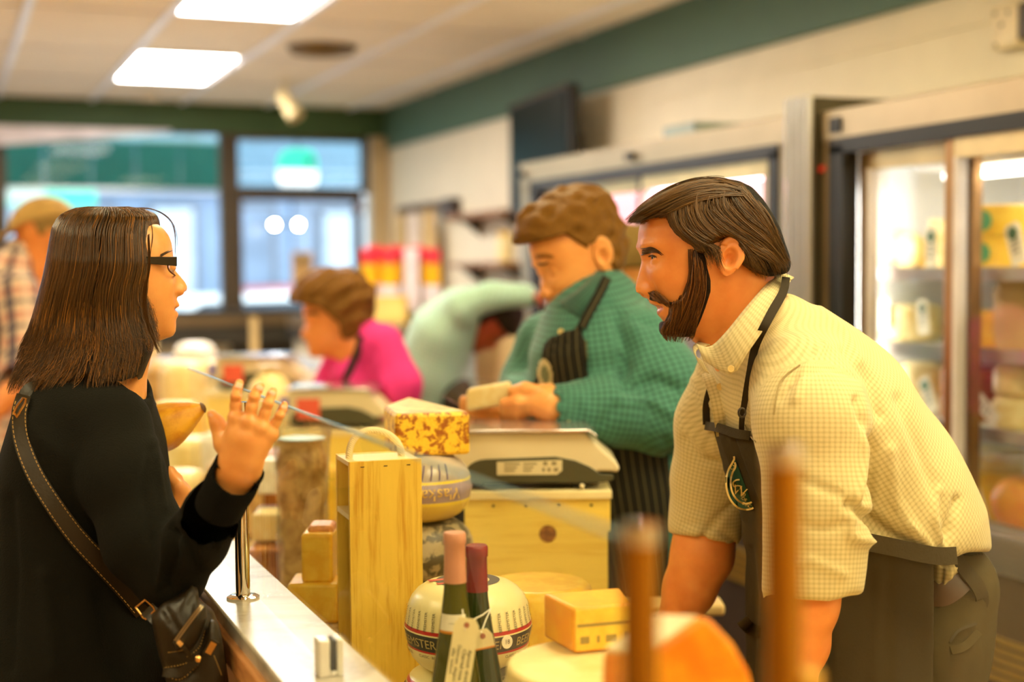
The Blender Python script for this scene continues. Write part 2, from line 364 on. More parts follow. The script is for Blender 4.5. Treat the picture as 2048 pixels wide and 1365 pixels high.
def car(label, loc, rz, body, group=None, L=4.2):
    t = thing('car', label, 'car', loc, rz)
    side = [(-L / 2, .35), (-L / 2, .8), (-L / 2 + .9, .95), (-L / 2 + 1.5, 1.42), (L / 2 - 1.0, 1.45), (L / 2 - .25, 1.0), (L / 2, .9), (L / 2, .35)]
    MB().prism(side, (0, -.85, 0), (1, 0, 0), (0, 0, 1), (0, 1.7, 0)).build('body', body, t, bevel=.08, seg=3)
    win = [(-L / 2 + 1.05, .97), (-L / 2 + 1.55, 1.36), (L / 2 - 1.1, 1.38), (L / 2 - .5, 1.0)]
    for s_ in (-.86, .855): MB().prism(win, (0, s_, 0), (1, 0, 0), (0, 0, 1), (0, .005, 0)).build('window', mat('car_glass', (60, 72, 84), .1), t)
    for wx in (-L / 2 + .8, L / 2 - .8):
        for s_ in (-.88, .66):
            w = MB().cyl((wx, s_, .33), (wx, s_ + .22, .33), .33, 22).build('wheel', M_black, t); MB().cyl((wx, s_ - .005, .33), (wx, s_ + .225, .33), .2, 16).build('hub_cap', M_alu, w)
    for s_ in (-.6, .6):
        MB().sphere((-L / 2 - .01, s_, .68), (.05, .14, .09), 12).build('headlight', emis('headlight', (1, .97, .9), 4), t); MB().box((L / 2 - .02, s_ - .12, .68), (L / 2 + .03, s_ + .12, .82)).build('tail_light', emis('tail_light', (1, .12, .08), 1.5), t)
cw = mat('white_car_paint', (244, 246, 250), .25)
car('white car parked outside, seen low in the door glass', (3.2, 16.5, -.12), 0., cw)
car('white car on the street outside the big shop window', (1.0, 19.5, -.12), .05, mat('silver_car_paint', (226, 232, 240), .25))
car('silver car farther along the street on the left', (-4.2, 20.5, -.12), .0, mat('blue_grey_paint', (150, 170, 196), .25))
car('red car far down the street behind the door', (5.4, 23.5, -.12), .3, mat('red_car_paint', (190, 70, 56), .3))
for k, px in enumerate((549, 597)):
    p = at(px, 450, 24.5); t = thing('wall_lamp', ('left' if k == 0 else 'right') + ' of the two round white lamps across the street, in the door glass', 'lamp', p)
    MB().sphere((0, 0, 0), .035, 16).build('globe', emis('globe', (1, .98, .94), 150), t); MB().cyl((0, 0, 0), (0, 1.6, .1), .02).build('arm', M_bronze, t)
# ------------------------------------------------------------------ tv, alarm box
tv0, tv1 = on(1018, 212, 0, 3.04), on(1138, 176, 0, 2.94)
t = thing('television', 'black flat television on the wall above the far refrigerator', 'television', ((tv0[0] + tv1[0]) / 2, (tv0[1] + tv1[1]) / 2, 2.2))
dv = (tv1 - tv0); dv[2] = 0; hw = np.linalg.norm(dv) / 2; dv /= 2 * hw; nv = np.array([dv[1], -dv[0], 0]); nv = nv if nv[0] < 0 else -nv
zt = tv0[2] - 2.2; zb = zt - .62
ctr = np.array([0, 0, (zt + zb) / 2]); hh = (zt - zb) / 2
MB().obox(ctr - nv * .03, dv * hw, nv * .03, (0, 0, hh)).build('case', M_black, t, bevel=.008)
MB().obox(ctr + nv * .004, dv * (hw - .035), nv * .004, (0, 0, hh - .035)).build('screen', mat('tv_screen', (10, 20, 14), .35, var=.02, **{'Specular_IOR_Level': .12}), t)
MB().obox(ctr + nv * .004 + np.array([0, 0, hh - .012]), dv * (hw - .005), nv * .006, (0, 0, .012)).build('bezel', mat('gloss_black', (28, 28, 28), .12), t)
MB().obox(ctr - nv * .1, dv * .04, nv * .08, (0, 0, .04)).box((3.12 - ORG[t][0], -.12, -.1 + ctr[2]), (3.2 - ORG[t][0], .12, .1 + ctr[2])).build('mount', M_bronze, t)
p = on(2012, 48, 0, 3.14); t = thing('alarm_box', 'beige plastic wall box high on the cream wall, screws in its face', 'box', p)
MB().box((0, -.055, -.075), (.06, .075, .065)).build('case', mat('beige_plastic', (228, 212, 176), .45), t, bevel=.012, seg=3)
for y_, z_ in ((.05, .04), (-.01, .035), (.045, -.06), (.02, 0)): MB().cyl((-.004, y_, z_), (.0, y_, z_), .007, 10).build('screw', mat('dull_green_screw', (110, 108, 70), .5), t)
MB().box((-.01, -.11, -.06), (.05, -.06, .055)).build('connector', M_bronze, t, bevel=.008); MB().cyl((.02, -.085, .055), (.02, -.085, .12), .012).build('cable', M_copper, t)
struct('trim_7', MB().box((XR - .012, 1.0, 2.385), (XR, 6.2, 2.405)), M_cream)
# ------------------------------------------------------------------ refrigerators
XF = 2.45
def fridge(label, y0, y1, zt, op, doors, pink=False, shelves=()):
    """tall glass-door refrigerator whose front stands in the plane X = XF and faces the counter"""
    t = thing('display_refrigerator', label, 'refrigerator', (XF, (y0 + y1) / 2, 0)); kw = dict(parent=t, world=True)
    lin_ = mat('cooler_liner', (240, 240, 236), .4, var=.02)
    c = MB().box((XF + .02, y0, .0), (XR - .02, y1, .86)).box((XF + .02, y0, zt - .1), (XR - .02, y1, zt)).box((XR - .06, y0, .86), (XR - .02, y1, zt - .1)).box((XF + .02, y0, .86), (XR - .06, y0 + .05, zt - .1)).box((XF + .02, y1 - .05, .86), (XR - .06, y1, zt - .1))
    c.build('cabinet', lin_, **kw)
    MB().box((XF - .005, y0, op[3] + .02), (XF + .02, y1, zt)).build('header', M_ss, bevel=.004, **kw)
    MB().box((XF, y0, 0), (XF + .02, y1, op[2] - .1)).build('base_panel', M_dark, **kw)
    for ga, gb in ((op[1], y1), (y0, op[0])):
        MB().box((XF, ga, op[2] - .1), (XF + .02, gb, op[3] + .02)).build('side_post', mat('fridge_side_steel', (170, 146, 110), .3, .8), **kw)
    b_ = MB().box((XF - .006, op[0], op[3] - .018), (XF + .05, op[1], op[3] + .025)).box((XF - .006, op[1] - .07, op[2]), (XF + .05, op[1], op[3])).box((XF - .006, op[0], op[2]), (XF + .05, op[0] + .05, op[3])); b_.build('gasket_frame', M_black, **kw)
    s_ = MB()
    for k in range(6): s_.box((XF - .012, op[0], op[2] - .1 + k * .0165), (XF + .03, op[1], op[2] - .1 + k * .0165 + .011))
    s_.build('sill', M_alu, **kw)
    for k in range(5): MB().box((XF - .012, op[0] + .15, .55 + k * .024), (XF, op[1] - .3, .55 + k * .024 + .015)).build('grille_bar', mat('brass_grille', (214, 178, 84), .3, .7), **kw)
    for zs in shelves:
        sh = MB().box((XF + .12, op[0], zs - .018), (XR - .1, op[1], zs)).build('shelf', lin_, **kw); MB().box((XF + .11, op[0], zs - .03), (XF + .12, op[1], zs + .006)).build('price_rail', M_alu, sh, world=True)
    for (ya, yb, xo, fm) in doors:
        x0, x1 = XF + xo, XF + xo + .03; za, zb = op[2], op[3] - .018
        dr = MB().box((x0 + .006, ya + .03, za), (x1 - .002, yb - .03, za + .012)).build('door', M_alu, **kw)
        for sa, sb in ((yb - .042, yb), (ya, ya + .042)): MB().box((x0, sa, za), (x1, sb, zb)).build('stile', fm, dr, world=True, bevel=.003)
        r_ = MB()
        for k in range(4): r_.box((x0 - .003, ya + .042, zb - .052 + k * .013), (x1, yb - .042, zb - .043 + k * .013))
        r_.box((x0, ya + .042, zb - .052), (x1 - .004, yb - .042, zb)).build('top_rail', mat('champagne_rail', (228, 204, 150), .35, .7), dr, world=True)
        MB().box((x0, ya + .042, za), (x1, yb - .042, za + .012)).build('bottom_rail', M_alu, dr, world=True)
        MB().box((x0 + .012, ya + .042, za + .012), (x0 + .018, yb - .042, zb - .052)).build('pane', M_glass, dr, world=True)
        for sa, sb in ((ya + .043, ya + .056), (yb - .056, yb - .043)): MB().box((x0 - .004, sa, za), (x1, sb, zb - .05)).build('edge_strip', mat('white_strip', (224, 214, 210), .4), dr, world=True)
        MB().box((x0 + .001, ya + .056, za + .02), (x1 - .006, ya + .076, zb - .05)).build('seal', M_black, dr, world=True)
    if pink:
        MB().box((XF + .1, op[0] + .06, op[3] - .06), (XF + .16, op[1] - .08, op[3] - .03)).build('light_tube', emis('pink_tube', (1.0, .42, .5), 24), **kw)
        MB().cyl((XF + .09, op[1] - .1, op[2] + .05), (XF + .09, op[1] - .1, op[3] - .1), .016).build('light_tube', emis('pink_tube', (1, .5, .5), 24), **kw)
    else:
        MB().cyl((XF + .1, op[1] - .05, op[2] + .05), (XF + .1, op[1] - .05, op[3] - .12), .014).build('light_tube', emis('white_tube', (1.0, .97, .92), 15), **kw)
        MB().box((XF + .25, op[0] + .1, op[3] - .1), (XF + .31, op[1] - .2, op[3] - .085)).build('light_tube', emis('white_tube2', (1.0, .95, .86), 8), **kw)
        MB().box((XF + .18, op[0] + .3, op[3] - .075), (XF + .55, op[1] - .15, op[3] - .03)).build('fan_cover', M_white, bevel=.01, **kw)
    return t
SHELF1 = (1.585, 1.37, 1.16)
fr1 = fridge('stainless glass-door refrigerator full of cheese behind the bearded man', 1.55, 3.60, 2.055, (1.75, 3.565, .925, 1.945), [(3.0, 3.50, .055, M_copper), (2.30, 3.065, .012, M_copper)], shelves=SHELF1)
MB().box((XF - .012, 3.50, 1.985), (XF - .004, 3.555, 2.03)).build('switch_plate', M_black, fr1, world=True)
MB().cyl((XF - .008, 3.60, 1.885), (XF + .0, 3.60, 1.885), .009, 12).build('red_lamp', mat('red_lens', (214, 40, 26), .3), fr1, world=True)
fr2 = fridge('far glass-door refrigerator with a pink glow behind the young man', 3.76, 5.98, 2.065, (3.84, 5.86, .925, 1.955), [(4.78, 5.80, .04, M_alu), (3.88, 4.84, .012, M_dark)], True, SHELF1)
for yy, ww in ((4.82, .05), (5.9, .04)): MB().box((XF - .03, yy, 2.0), (XF - .005, yy + ww, 2.03)).build('catch', M_black, fr2, world=True, bevel=.004)
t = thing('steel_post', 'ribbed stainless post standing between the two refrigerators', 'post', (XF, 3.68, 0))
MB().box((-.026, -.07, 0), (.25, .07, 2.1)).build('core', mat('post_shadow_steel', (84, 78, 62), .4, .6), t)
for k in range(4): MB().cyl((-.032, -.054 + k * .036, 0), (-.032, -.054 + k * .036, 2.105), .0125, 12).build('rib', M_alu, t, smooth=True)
t = thing('steel_tray', 'small grey tray lying on top of the far refrigerator', 'tray', (2.62, 4.62, 2.066))
MB().box((-.1, -.12, 0), (.1, .12, .004)).box((-.1, -.12, 0), (-.095, .12, .05)).box((.095, -.12, 0), (.1, .12, .05)).box((-.1, -.12, 0), (.1, -.115, .05)).box((-.1, .115, 0), (.1, .12, .05)).build('pan', mat('blue_grey_tray', (150, 166, 166), .35), t); MB().box((-.09, -.11, .005), (.09, .11, .045)).build('folded_paper', mat('yellow_paper', (236, 220, 130), .6), t)
# ------------------------------------------------------------------ counter
M_marble = None
t_ = NT('marble'); v_ = t_.coord(); n_ = t_.noise(v_, 5, 8, .6, 1.4)
t_.color(t_.ramp(n_, [(.36, lin((150, 142, 130))), (.5, lin((184, 177, 162))), (.7, lin((198, 190, 175)))])); t_.set(Roughness=.22); M_marble = t_.m
M_pine = wood_mat('pine', (240, 200, 74), (214, 160, 38), scale=(6, 6, .35), rings=11)
M_pineh = wood_mat('pine_crate', (246, 220, 100), (236, 202, 78), scale=(.5, .5, 9), rings=6)
M_oak = wood_mat('tan_wood', (196, 140, 84), (160, 104, 56), scale=(8, .5, 8))
M_deck = mat('deck_laminate', (214, 188, 130), .35)
ct = thing('shop_counter', 'long marble-topped shop counter with a tan wooden nosing', 'counter', (.42, 2.8, 0)); kw = dict(parent=ct, world=True)
Y0, Y1 = .55, 7.2
MB().box((.36, Y0, 1.09), (.48, Y1, 1.115)).build('ledge', M_marble, bevel=.003, **kw)
MB().box((.352, Y0, 1.055), (.372, Y1, 1.094)).build('nosing', M_oak, bevel=.005, **kw)
MB().box((.385, Y0, .05), (.41, Y1, 1.07)).build('front_panel', mat('tan_front', (214, 170, 106), .5), **kw)
MB().box((.41, Y0, .885), (1.17, Y1, .93)).build('deck', M_deck, bevel=.004, **kw)
MB().box((.45, Y0, .93), (.475, Y1, 1.09)).build('back_riser', M_marble, **kw)
MB().box((.41, Y0, .05), (1.1, Y1, .885)).build('carcass', mat('dark_carcass', (64, 66, 60), .4), **kw)
MB().box((1.14, Y0, .84), (1.16, Y1, .885)).build('rear_rail', M_alu, **kw)
# glass guard
gd = thing('glass_guard', 'low frameless glass guard standing along the marble ledge', 'glass', (.421, 1.7, 1.115)); kw = dict(parent=gd, world=True)
M_guard = glass_mat('guard_glass', (.985, .995, .985), .13)
MB().box((.419, .86, 1.122), (.423, 2.64, 1.418)).build('pane', M_guard, **kw)
te = NT('polished_glass_edge'); te.color(lin((150, 190, 204))); te.set(Roughness=.1); te.b.inputs['Alpha'].default_value = .62; M_edge = te.m
MB().box((.4189, .86, 1.418), (.4231, 2.64, 1.4205)).build('polished_edge', M_edge, **kw)
for y in (1.64, 1.02):
    c_ = MB().box((.405, y - .013, 1.115), (.4185, y + .013, 1.160)).box((.4265, y - .013, 1.115), (.435, y + .013, 1.160)).box((.4185, y - .013, 1.115), (.4265, y + .013, 1.122)).build('clamp', mat('satin_chrome', (222, 220, 212), .25, .25, var=.02), bevel=.002, **kw)
    MB().box((.4232, y - .0125, 1.1221), (.4264, y + .0125, 1.159)).build('clamp_pad', M_black, c_, world=True)
M_chrome_gold = mat('chrome_gold_reflection', (196, 146, 54), .05, 1., var=.02)  # chrome posts: gold colour stands in for the warm surroundings they mirror
def post(label, x, y, z0, z1, r=.0125, m=None):
    m = m or M_chrome
    t = thing('guard_post', label, 'post', (x, y, z0), group='chrome posts of the glass guard')
    MB().lathe([(r, 0), (r, z1 - z0 - .003), (r - .003, z1 - z0), (0, z1 - z0)], n=28).build('tube', m, t, smooth=True)
    MB().lathe([(.024, 0), (.024, .003), (.018, .006), (r, .006)], n=28).build('flange', m, t, smooth=True)
    MB().lathe([(r + .0008, z1 - z0 - .012), (r + .0008, z1 - z0 + .001), (0, z1 - z0 + .001)], n=28).build('cap', M_chrome, t, smooth=True)
post('polished post on the marble ledge right of the raised hand', .4035, 2.076, 1.115, 1.405, .0105)
post('short blurred chrome post close to the camera, left of the orange cheese', .435, .853, 1.115, 1.425, m=M_chrome_gold)
post('tall blurred post close to the camera in front of the bearded man', .523, .813, .9308, 1.478, m=M_chrome_gold)
g2 = thing('end_glass', 'upright glass end panel of the counter in front of the bearded man', 'glass', (.9, .81, .93))
MB().box((.538 - .9, -.003, .01), (.34, .003, .53)).build('pane', M_guard, g2)
MB().box((.533 - .9, -.008, .375), (.548 - .9, .008, .395)).build('clamp', mat('brass_clamp', (220, 176, 84), .3, .8), g2, bevel=.002); MB().box((.533 - .9, -.012, .001), (.56 - .9, .012, .04)).build('clamp', M_chrome, g2, bevel=.002)
# ------------------------------------------------------------------ cheeses
def cheese_mat(name, c, c2=None, spots=None, scale=30, rough=.4, bump=.25, lo=.42, hi=.6):
    if name in MATS: return MATS[name]
    t = NT(name); v = t.coord(); f = t.noise(v, scale, 6, .62, .4)
    t.color(t.ramp(f, [(lo, lin(c2 or tuple(x * .86 for x in c))), (hi, lin(c))])); t.set(Roughness=rough); t.b.inputs['Subsurface Weight'].default_value = .08
    t.b.inputs['Subsurface Radius'].default_value = (.02, .012, .005); t.bump(t.noise(v, scale * 3, 4), bump); MATS[name] = t.m; return t.m
C_yel = cheese_mat('yellow_cheese', (248, 210, 72), (240, 190, 50)); C_cream = cheese_mat('cream_cheese', (246, 230, 176), (238, 214, 146))
C_white = cheese_mat('white_rind', (244, 240, 224), (230, 222, 200)); C_brown = cheese_mat('brown_rind', (196, 128, 56), (146, 86, 32), scale=18)
C_orange = cheese_mat('orange_cheese', (252, 168, 26), (248, 136, 6), scale=14, bump=.05); C_grey = cheese_mat('mottled_grey_rind', (176, 160, 120), (96, 88, 64), scale=45, lo=.46, hi=.54)
C_crust = cheese_mat('spotted_rind', (244, 200, 52), (160, 92, 18), scale=70, lo=.42, hi=.50, bump=.5); C_bark = cheese_mat('bark_rind', (226, 192, 124), (158, 118, 62), scale=24, lo=.38, hi=.6, bump=.6)
C_paper = cheese_mat('waxed_paper', (240, 224, 164), (224, 204, 132), scale=10, bump=.2); C_amber = cheese_mat('amber_cheese', (250, 184, 28), (246, 164, 16), scale=16, bump=.1)
M_wrap = mat('clear_wrap', (236, 232, 214), .18, var=.05, **{'Transmission_Weight': .0}) if False else glass_mat('plastic_wrap', (.985, .985, .97), .6, .15)
M_ink = mat('dark_ink', (48, 44, 36), .7)
M_tagw = mat('white_tag', (244, 240, 226), .55, var=.03); M_tagg = mat('tag_green', (46, 108, 78), .5); M_tagd = mat('tag_olive', (98, 112, 86), .5)
def round_prof(r, h, k=.25, bulge=.0, n=6):
    e = h * k; P = [(0, 0), (r - e, 0)]
    P += [(r - e + e * math.sin(a), e - e * math.cos(a)) for a in np.linspace(0.15, PI / 2, n)]
    P += [(r + bulge, h / 2)] if bulge else []
    P += [(r - e + e * math.cos(a), h - e + e * math.sin(a)) for a in np.linspace(0, PI / 2 - .15, n)]
    return P + [(r - e, h), (0, h)]
def wheel(label, loc, r, h, m, k=.2, bulge=0., group=None, axis=None, name='round_cheese', cat='cheese', rind=None):
    t = thing(name, label, cat, loc, group=group)
    MB().lathe(round_prof(r, h, k, bulge), n=48, ax=axis or (0, 0, 1)).build('rind', m, t, smooth=True, sharp=60); return t
def block(label, poly, z0, z1, m, group=None, bev=.006, name='cheese_block', world=True, part='paste', cat='cheese', mtop=None):
    P = np.array(poly, float); c = P.mean(0); t = thing(name, label, cat, (c[0], c[1], z0), group=group)
    MB().prism([(x - c[0], y - c[1]) for x, y in P], (0, 0, 0), (1, 0, 0), (0, 1, 0), (0, 0, z1 - z0)).build(part, m, t, bevel=bev, seg=3); return t
def pz(pts, z): return [tuple(on(px, py, 2, z)[:2]) for px, py in pts]
def ccw(P):
    P = np.array(P); a = sum(P[i][0] * P[(i + 1) % len(P)][1] - P[(i + 1) % len(P)][0] * P[i][1] for i in range(len(P)))
    return P if a > 0 else P[::-1]
def obx(c, w, dpt, ang):    # rectangle centred on c, width w along ang
    u = np.array([math.cos(ang), math.sin(ang)]); v = np.array([-u[1], u[0]]); c = np.array(c)
    return [c - u * w / 2 - v * dpt / 2, c + u * w / 2 - v * dpt / 2, c + u * w / 2 + v * dpt / 2, c - u * w / 2 + v * dpt / 2]
CA = -_yaw
DZ = .9308
# wedge with a spotted rind, on the wrapped stack
ztop = 1.351; ZW = 1.2765
wp = ccw(pz([(768, 812), (790, 829), (941, 824), (817, 795)], ztop))
c_ = wp.mean(0)
stk = at(836, 970, 2.49)[:2]
for k, (z, m_) in enumerate(((.9308, C_grey), (1.0462, C_grey))):
    wheel(['lowest grey mottled cheese wheel standing behind the wine box', 'grey mottled cheese wheel in the middle of the stack behind the wine box'][k], (stk[0] + .004 * k, stk[1], z), .093, .115, m_, .42, .004)
tv_ = thing('wrapped_round_cheese', 'lavender-wrapped cheese wheel with upside-down lettering under the spotted wedge', 'cheese', (stk[0], stk[1], 1.1615))
tt = NT('lavender_wrap'); tc = tt.coord(); sx = tt.n('ShaderNodeSeparateXYZ'); tt.l(tc, sx.inputs[0])
tt.color(tt.ramp(tt.math('DIVIDE', sx.outputs['Z'], .1148), [(0, lin((222, 196, 110))), (.29, lin((226, 196, 90))), (.30, lin((240, 214, 80))), (.345, lin((240, 214, 80))), (.35, lin((168, 150, 158))), (.62, lin((168, 150, 158))), (.625, lin((240, 214, 80))), (.66, lin((240, 214, 80))), (.665, lin((176, 164, 150))), (1, lin((196, 182, 160)))]))
for e_ in [n for n in tt.t.nodes if n.type == 'VALTORGB']: e_.color_ramp.interpolation = 'LINEAR'
tt.set(Roughness=.25); tt.bump(tt.noise(tc, 60, 3), .25)
VP_ = round_prof(.093, .1148, .44, .003); MB().lathe(VP_, n=56).build('wrapper', tt.m, tv_, smooth=True, sharp=60)
def wrapfun(r, z0, a0, rot180=False, rz=None):
    def f(V):
        x, y = V[:, 0].copy(), V[:, 1].copy()
        if rot180: x, y = -x, -y
        z = z0 + y; R = np.array([rz(q) for q in z]) if rz else np.full(len(z), r)
        a = a0 + x / r; return np.stack([R * np.cos(a), R * np.sin(a), z], 1)
    return f
def prof_r(P):
    zs = np.array([p[1] for p in P]); rs = np.array([p[0] for p in P]); return lambda z: float(np.interp(z, zs[1:-1], rs[1:-1])) + .0016
A_CAM = math.atan2(-stk[1], -stk[0])      # bearing of the camera seen from the stack
lettering('lettering', 'Vlaskaas', .030, mat('gold_print', (226, 190, 96), .4), tv_, 0, 0, 0, world=False, bend=wrapfun(.093, .0555, A_CAM + .32, True, prof_r(VP_)))
for k in range(5):
    a = A_CAM - .1 + k * .17
    MB().tube([(prof_r(VP_)(z) * math.cos(a + (z - .08) * 3), prof_r(VP_)(z) * math.sin(a + (z - .08) * 3), z) for z in np.linspace(.079, .103, 6)], .0012, 5).build('violet_line', mat('violet_print', (110, 92, 132), .4), tv_)
wd = thing('cheese_wedge', 'big yellow cheese wedge with brown spotted rind on top of the stack', 'cheese', (c_[0], c_[1], ZW))
# rind face bulges a little; a grid for the prism with soft top
MB().prism([tuple(p - c_) for p in wp], (0, 0, 0), (1, 0, 0), (0, 1, 0), (0, 0, ztop - ZW)).build('rind', C_crust, wd, bevel=.007, seg=3)
top = MB().prism([tuple((p - c_) * .93) for p in wp], (0, 0, ztop - ZW - .001), (1, 0, 0), (0, 1, 0), (0, 0, .0016)).build('top_skin', cheese_mat('wedge_top', (232, 206, 140), (190, 164, 100), scale=26), wd)
i0 = int(np.argmin([on_[0] for on_ in [p - c_ for p in wp]]))
# cut face on the left: a thin smooth plate
pL = [np.array(p) - c_ for p in (pz([(768, 812)], ztop)[0], pz([(790, 829)], ztop)[0])]
e_ = pL[1] - pL[0]; nrm = np.array([e_[1], -e_[0]]); nrm /= np.linalg.norm(nrm); nrm = nrm if nrm.dot(-(pL[0] + pL[1])) < 0 else -nrm
MB().prism([tuple(pL[0] * .96 + nrm * .001), tuple(pL[1] * .96 + nrm * .001), tuple(pL[1] * .96 - nrm * .004), tuple(pL[0] * .96 - nrm * .004)], (0, 0, .006), (1, 0, 0), (0, 1, 0), (0, 0, ztop - ZW - .012)).build('cut_face', C_yel, wd)
# ------------------------------------------------------------------ wine box
wbx = at(698, 925, 2.21); aw = math.radians(-3.5)
wb = thing('wooden_wine_box', 'tall pine wine box with a rope handle, open on its left side', 'box', (wbx[0], wbx[1], DZ), aw)
Wd, Dp, Ht, th = .1165, .105, wbx[2] - DZ, .008
MB().box((0, 0, 0), (Wd, th, Ht)).build('front_panel', M_pine, wb, bevel=.0008); MB().box((0, Dp - th, 0), (Wd, Dp, Ht)).build('back_panel', M_pine, wb, bevel=.0008)
MB().box((Wd - th, th, 0), (Wd, Dp - th, Ht - th)).build('side_panel', M_pine, wb); MB().box((.001, th, Ht - th), (Wd - .001, Dp - th, Ht - .001)).build('top_panel', mat('pale_pine', (246, 222, 158), .5), wb)
MB().box((0, th, 0), (Wd, Dp - th, th)).build('bottom_panel', M_pine, wb); MB().box((.0, th, Ht - .092), (Wd - th, Dp - th, Ht - .084)).build('shelf', mat('pale_pine', (246, 222, 158), .5), wb)
for k in range(3): MB().box((.018 + k * .037, -.0006, Ht - .0095), (.024 + k * .037, .0004, Ht - .0082)).build('staple', M_black, wb)
hp = [(.011 + .086 * (1 - math.cos(a)) / 2 * 1.0, Dp * .5 - .012 * math.sin(a) * 0, Ht - .004 + .046 * math.sin(a) ** .8 * (1.0 - .12 * math.cos(a) * -1)) for a in np.linspace(0, PI, 22)]
tr_ = NT('rope'); wv = tr_.n('ShaderNodeTexWave', bands_direction='DIAGONAL'); wv.inputs['Scale'].default_value = 160; tr_.l(tr_.coord(), wv.inputs[0]); tr_.color(lin((240, 224, 172))); tr_.bump(wv.outputs['Fac'], .5); tr_.set(Roughness=.7)
MB().tube(hp, .0056, 12).build('rope_handle', tr_.m, wb, smooth=True)
# the bottle standing inside
bt = thing('wine_bottle', 'dark wine bottle lying in the shadow inside the pine wine box', 'bottle', tuple(np.array([wbx[0], wbx[1], DZ + th + .0006]) + np.array([math.cos(aw) * .05 - math.sin(aw) * .049, math.sin(aw) * .05 + math.cos(aw) * .049, 0])))
MB().lathe([(0, .002), (.034, 0), (.036, .004), (.036, .15), (.03, .18), (.0145, .21), (.0135, .27), (.0135, .285), (0, .285)], n=28).build('glass', mat('dark_bottle', (22, 26, 14), .08, var=.02), bt, smooth=True); MB().lathe([(.0365, .04), (.0365, .12)], n=28, cap=False).build('label', C_paper, bt, smooth=True)
# ------------------------------------------------------------------ flute bottles with tags
def bottle(label, px, py, d, capsule, glass, cap_len):
    p = at(px, py, d); H = p[2] - DZ; t = thing('wine_bottle', label, 'bottle', (p[0], p[1], DZ), group='flute wine bottles with hanging tags')
    n0 = .0071 * d
    prof = [(0, .004), (.03, 0), (.0355, .004), (.0365, .012), (.0365, H * .26), (.0350, H * .33), (.0310, H * .42), (.0258, H * .52), (.0212, H * .61), (.0178, H * .69), (.0152, H * .76), (n0 + .0008, H * .82), (n0, H * .9), (n0, H - .012)]
    MB().lathe(prof, n=36).build('glass', glass, t, smooth=True, sharp=80)
    MB().lathe([(n0 + .0006 + .002 * max(0, .5 - z_) * 0, H - cap_len + 0) for z_ in (0,)] + [(np.interp(H - cap_len, [q[1] for q in prof[1:]], [q[0] for q in prof[1:]]) + .0006, H - cap_len), (n0 + .0008, H * .87), (n0 + .0006, H - .017), (n0 + .0018, H - .0155), (n0 + .0018, H - .003), (n0 + .0004, H - .0005), (0, H)], n=36).build('capsule', capsule, t, smooth=True, sharp=50)
    return t, p, H, prof
M_green_gl = NT('bottle_green'); M_green_gl.color(lin((40, 62, 14))); M_green_gl.set(Roughness=.06, IOR=1.5); M_green_gl.b.inputs['Transmission Weight'].default_value = .25; M_green_gl = M_green_gl.m
M_olive_gl = NT('bottle_olive'); M_olive_gl.color(lin((92, 92, 36))); M_olive_gl.set(Roughness=.06, IOR=1.5); M_olive_gl.b.inputs['Transmission Weight'].default_value = .25; M_olive_gl = M_olive_gl.m
b1, p1, H1, pr1 = bottle('left flute wine bottle with a rosy tan capsule and a long handwritten tag', 909, 1064, 1.85, mat('tan_capsule', (206, 146, 116), .3), M_olive_gl, .066)
b2, p2, H2, pr2 = bottle('right flute wine bottle with a dark red capsule behind the tan one', 953, 1090, 1.93, mat('red_capsule', (130, 34, 32), .22), M_green_gl, .063)
ac = math.atan2(-p1[1], -p1[0])
def rad(pr): return lambda z: float(np.interp(z, [q[1] for q in pr[1:]], [q[0] for q in pr[1:]])) + .0005
def patch(name, t, pr, z0, z1, a0, a1, m, n=14):
    R = rad(pr); mb = MB(); V = [(R(z) * math.cos(a), R(z) * math.sin(a), z) for z in np.linspace(z0, z1, 6) for a in np.linspace(a0, a1, n)]
    return mb.add(V, [(j * n + i, j * n + i + 1, (j + 1) * n + i + 1, (j + 1) * n + i) for j in range(5) for i in range(n - 1)]).build(name, m, t, smooth='all')
zl = H1 - (1258 - 1064) * 1.85 / F
patch('neck_label', b1, pr1, zl, zl + .021, ac - 1.2, ac + .75, mat('label_cream', (240, 232, 204), .5)); patch('gold_border', b1, pr1, zl - .0035, zl, ac - 1.2, ac + .75, mat('gold_foil', (226, 150, 50), .3, .4))
patch('label_text', b1, pr1, zl + .009, zl + .0105, ac - .45, ac + .1, mat('faded_print', (196, 190, 160), .6))
def hang_tag(label, ctr, u, v, w, h, m, lines, border=None):
    """a card hanging from a string: u across, v up (unit vectors), ctr its centre"""
    u, v = [np.array(q, float) / np.linalg.norm(q) for q in (u, v)]; nn = np.cross(u, v); ctr = np.array(ctr)
    t = thing('hang_tag', label, 'tag', tuple(ctr))
    cpt = [(-w / 2, -h / 2), (w / 2, -h / 2), (w / 2, h / 2 - .009), (w / 2 - .006, h / 2), (-w / 2 + .006, h / 2), (-w / 2, h / 2 - .009)]
    MB().prism(cpt, -nn * .0006, u, v, nn * .0006).build('card', m, t)
    MB().lathe([(.0018, 0), (.0036, 0), (.0036, .0009), (.0018, .0009)], v * (h / 2 - .009), 16, tuple(nn)).build('eyelet', mat('eyelet_red', (176, 110, 86), .5), t, smooth=True)
    if border: MB().prism([(-w / 2, -h / 2), (w / 2, -h / 2), (w / 2, -h / 2 + .002), (-w / 2, -h / 2 + .002)], -nn * .0003, u, v, nn * .0008).build('border', border, t)
    for tx, sz, o, vert in lines:
        lettering('handwriting', tx, sz, M_ink, t, u * o[0] + v * o[1] + nn * .0009, -v if vert else u, u if vert else v, world=False)
    return t
r_ = RT; tu = np.array([math.cos(.1) * RT[0], RT[1], .0]) ; tu = RT * math.cos(-.16) + UP * math.sin(-.16) * .6; 
tc1 = at(922, 1322, 1.785); tu = RT + UP * -.16; tvv = UP + RT * .16
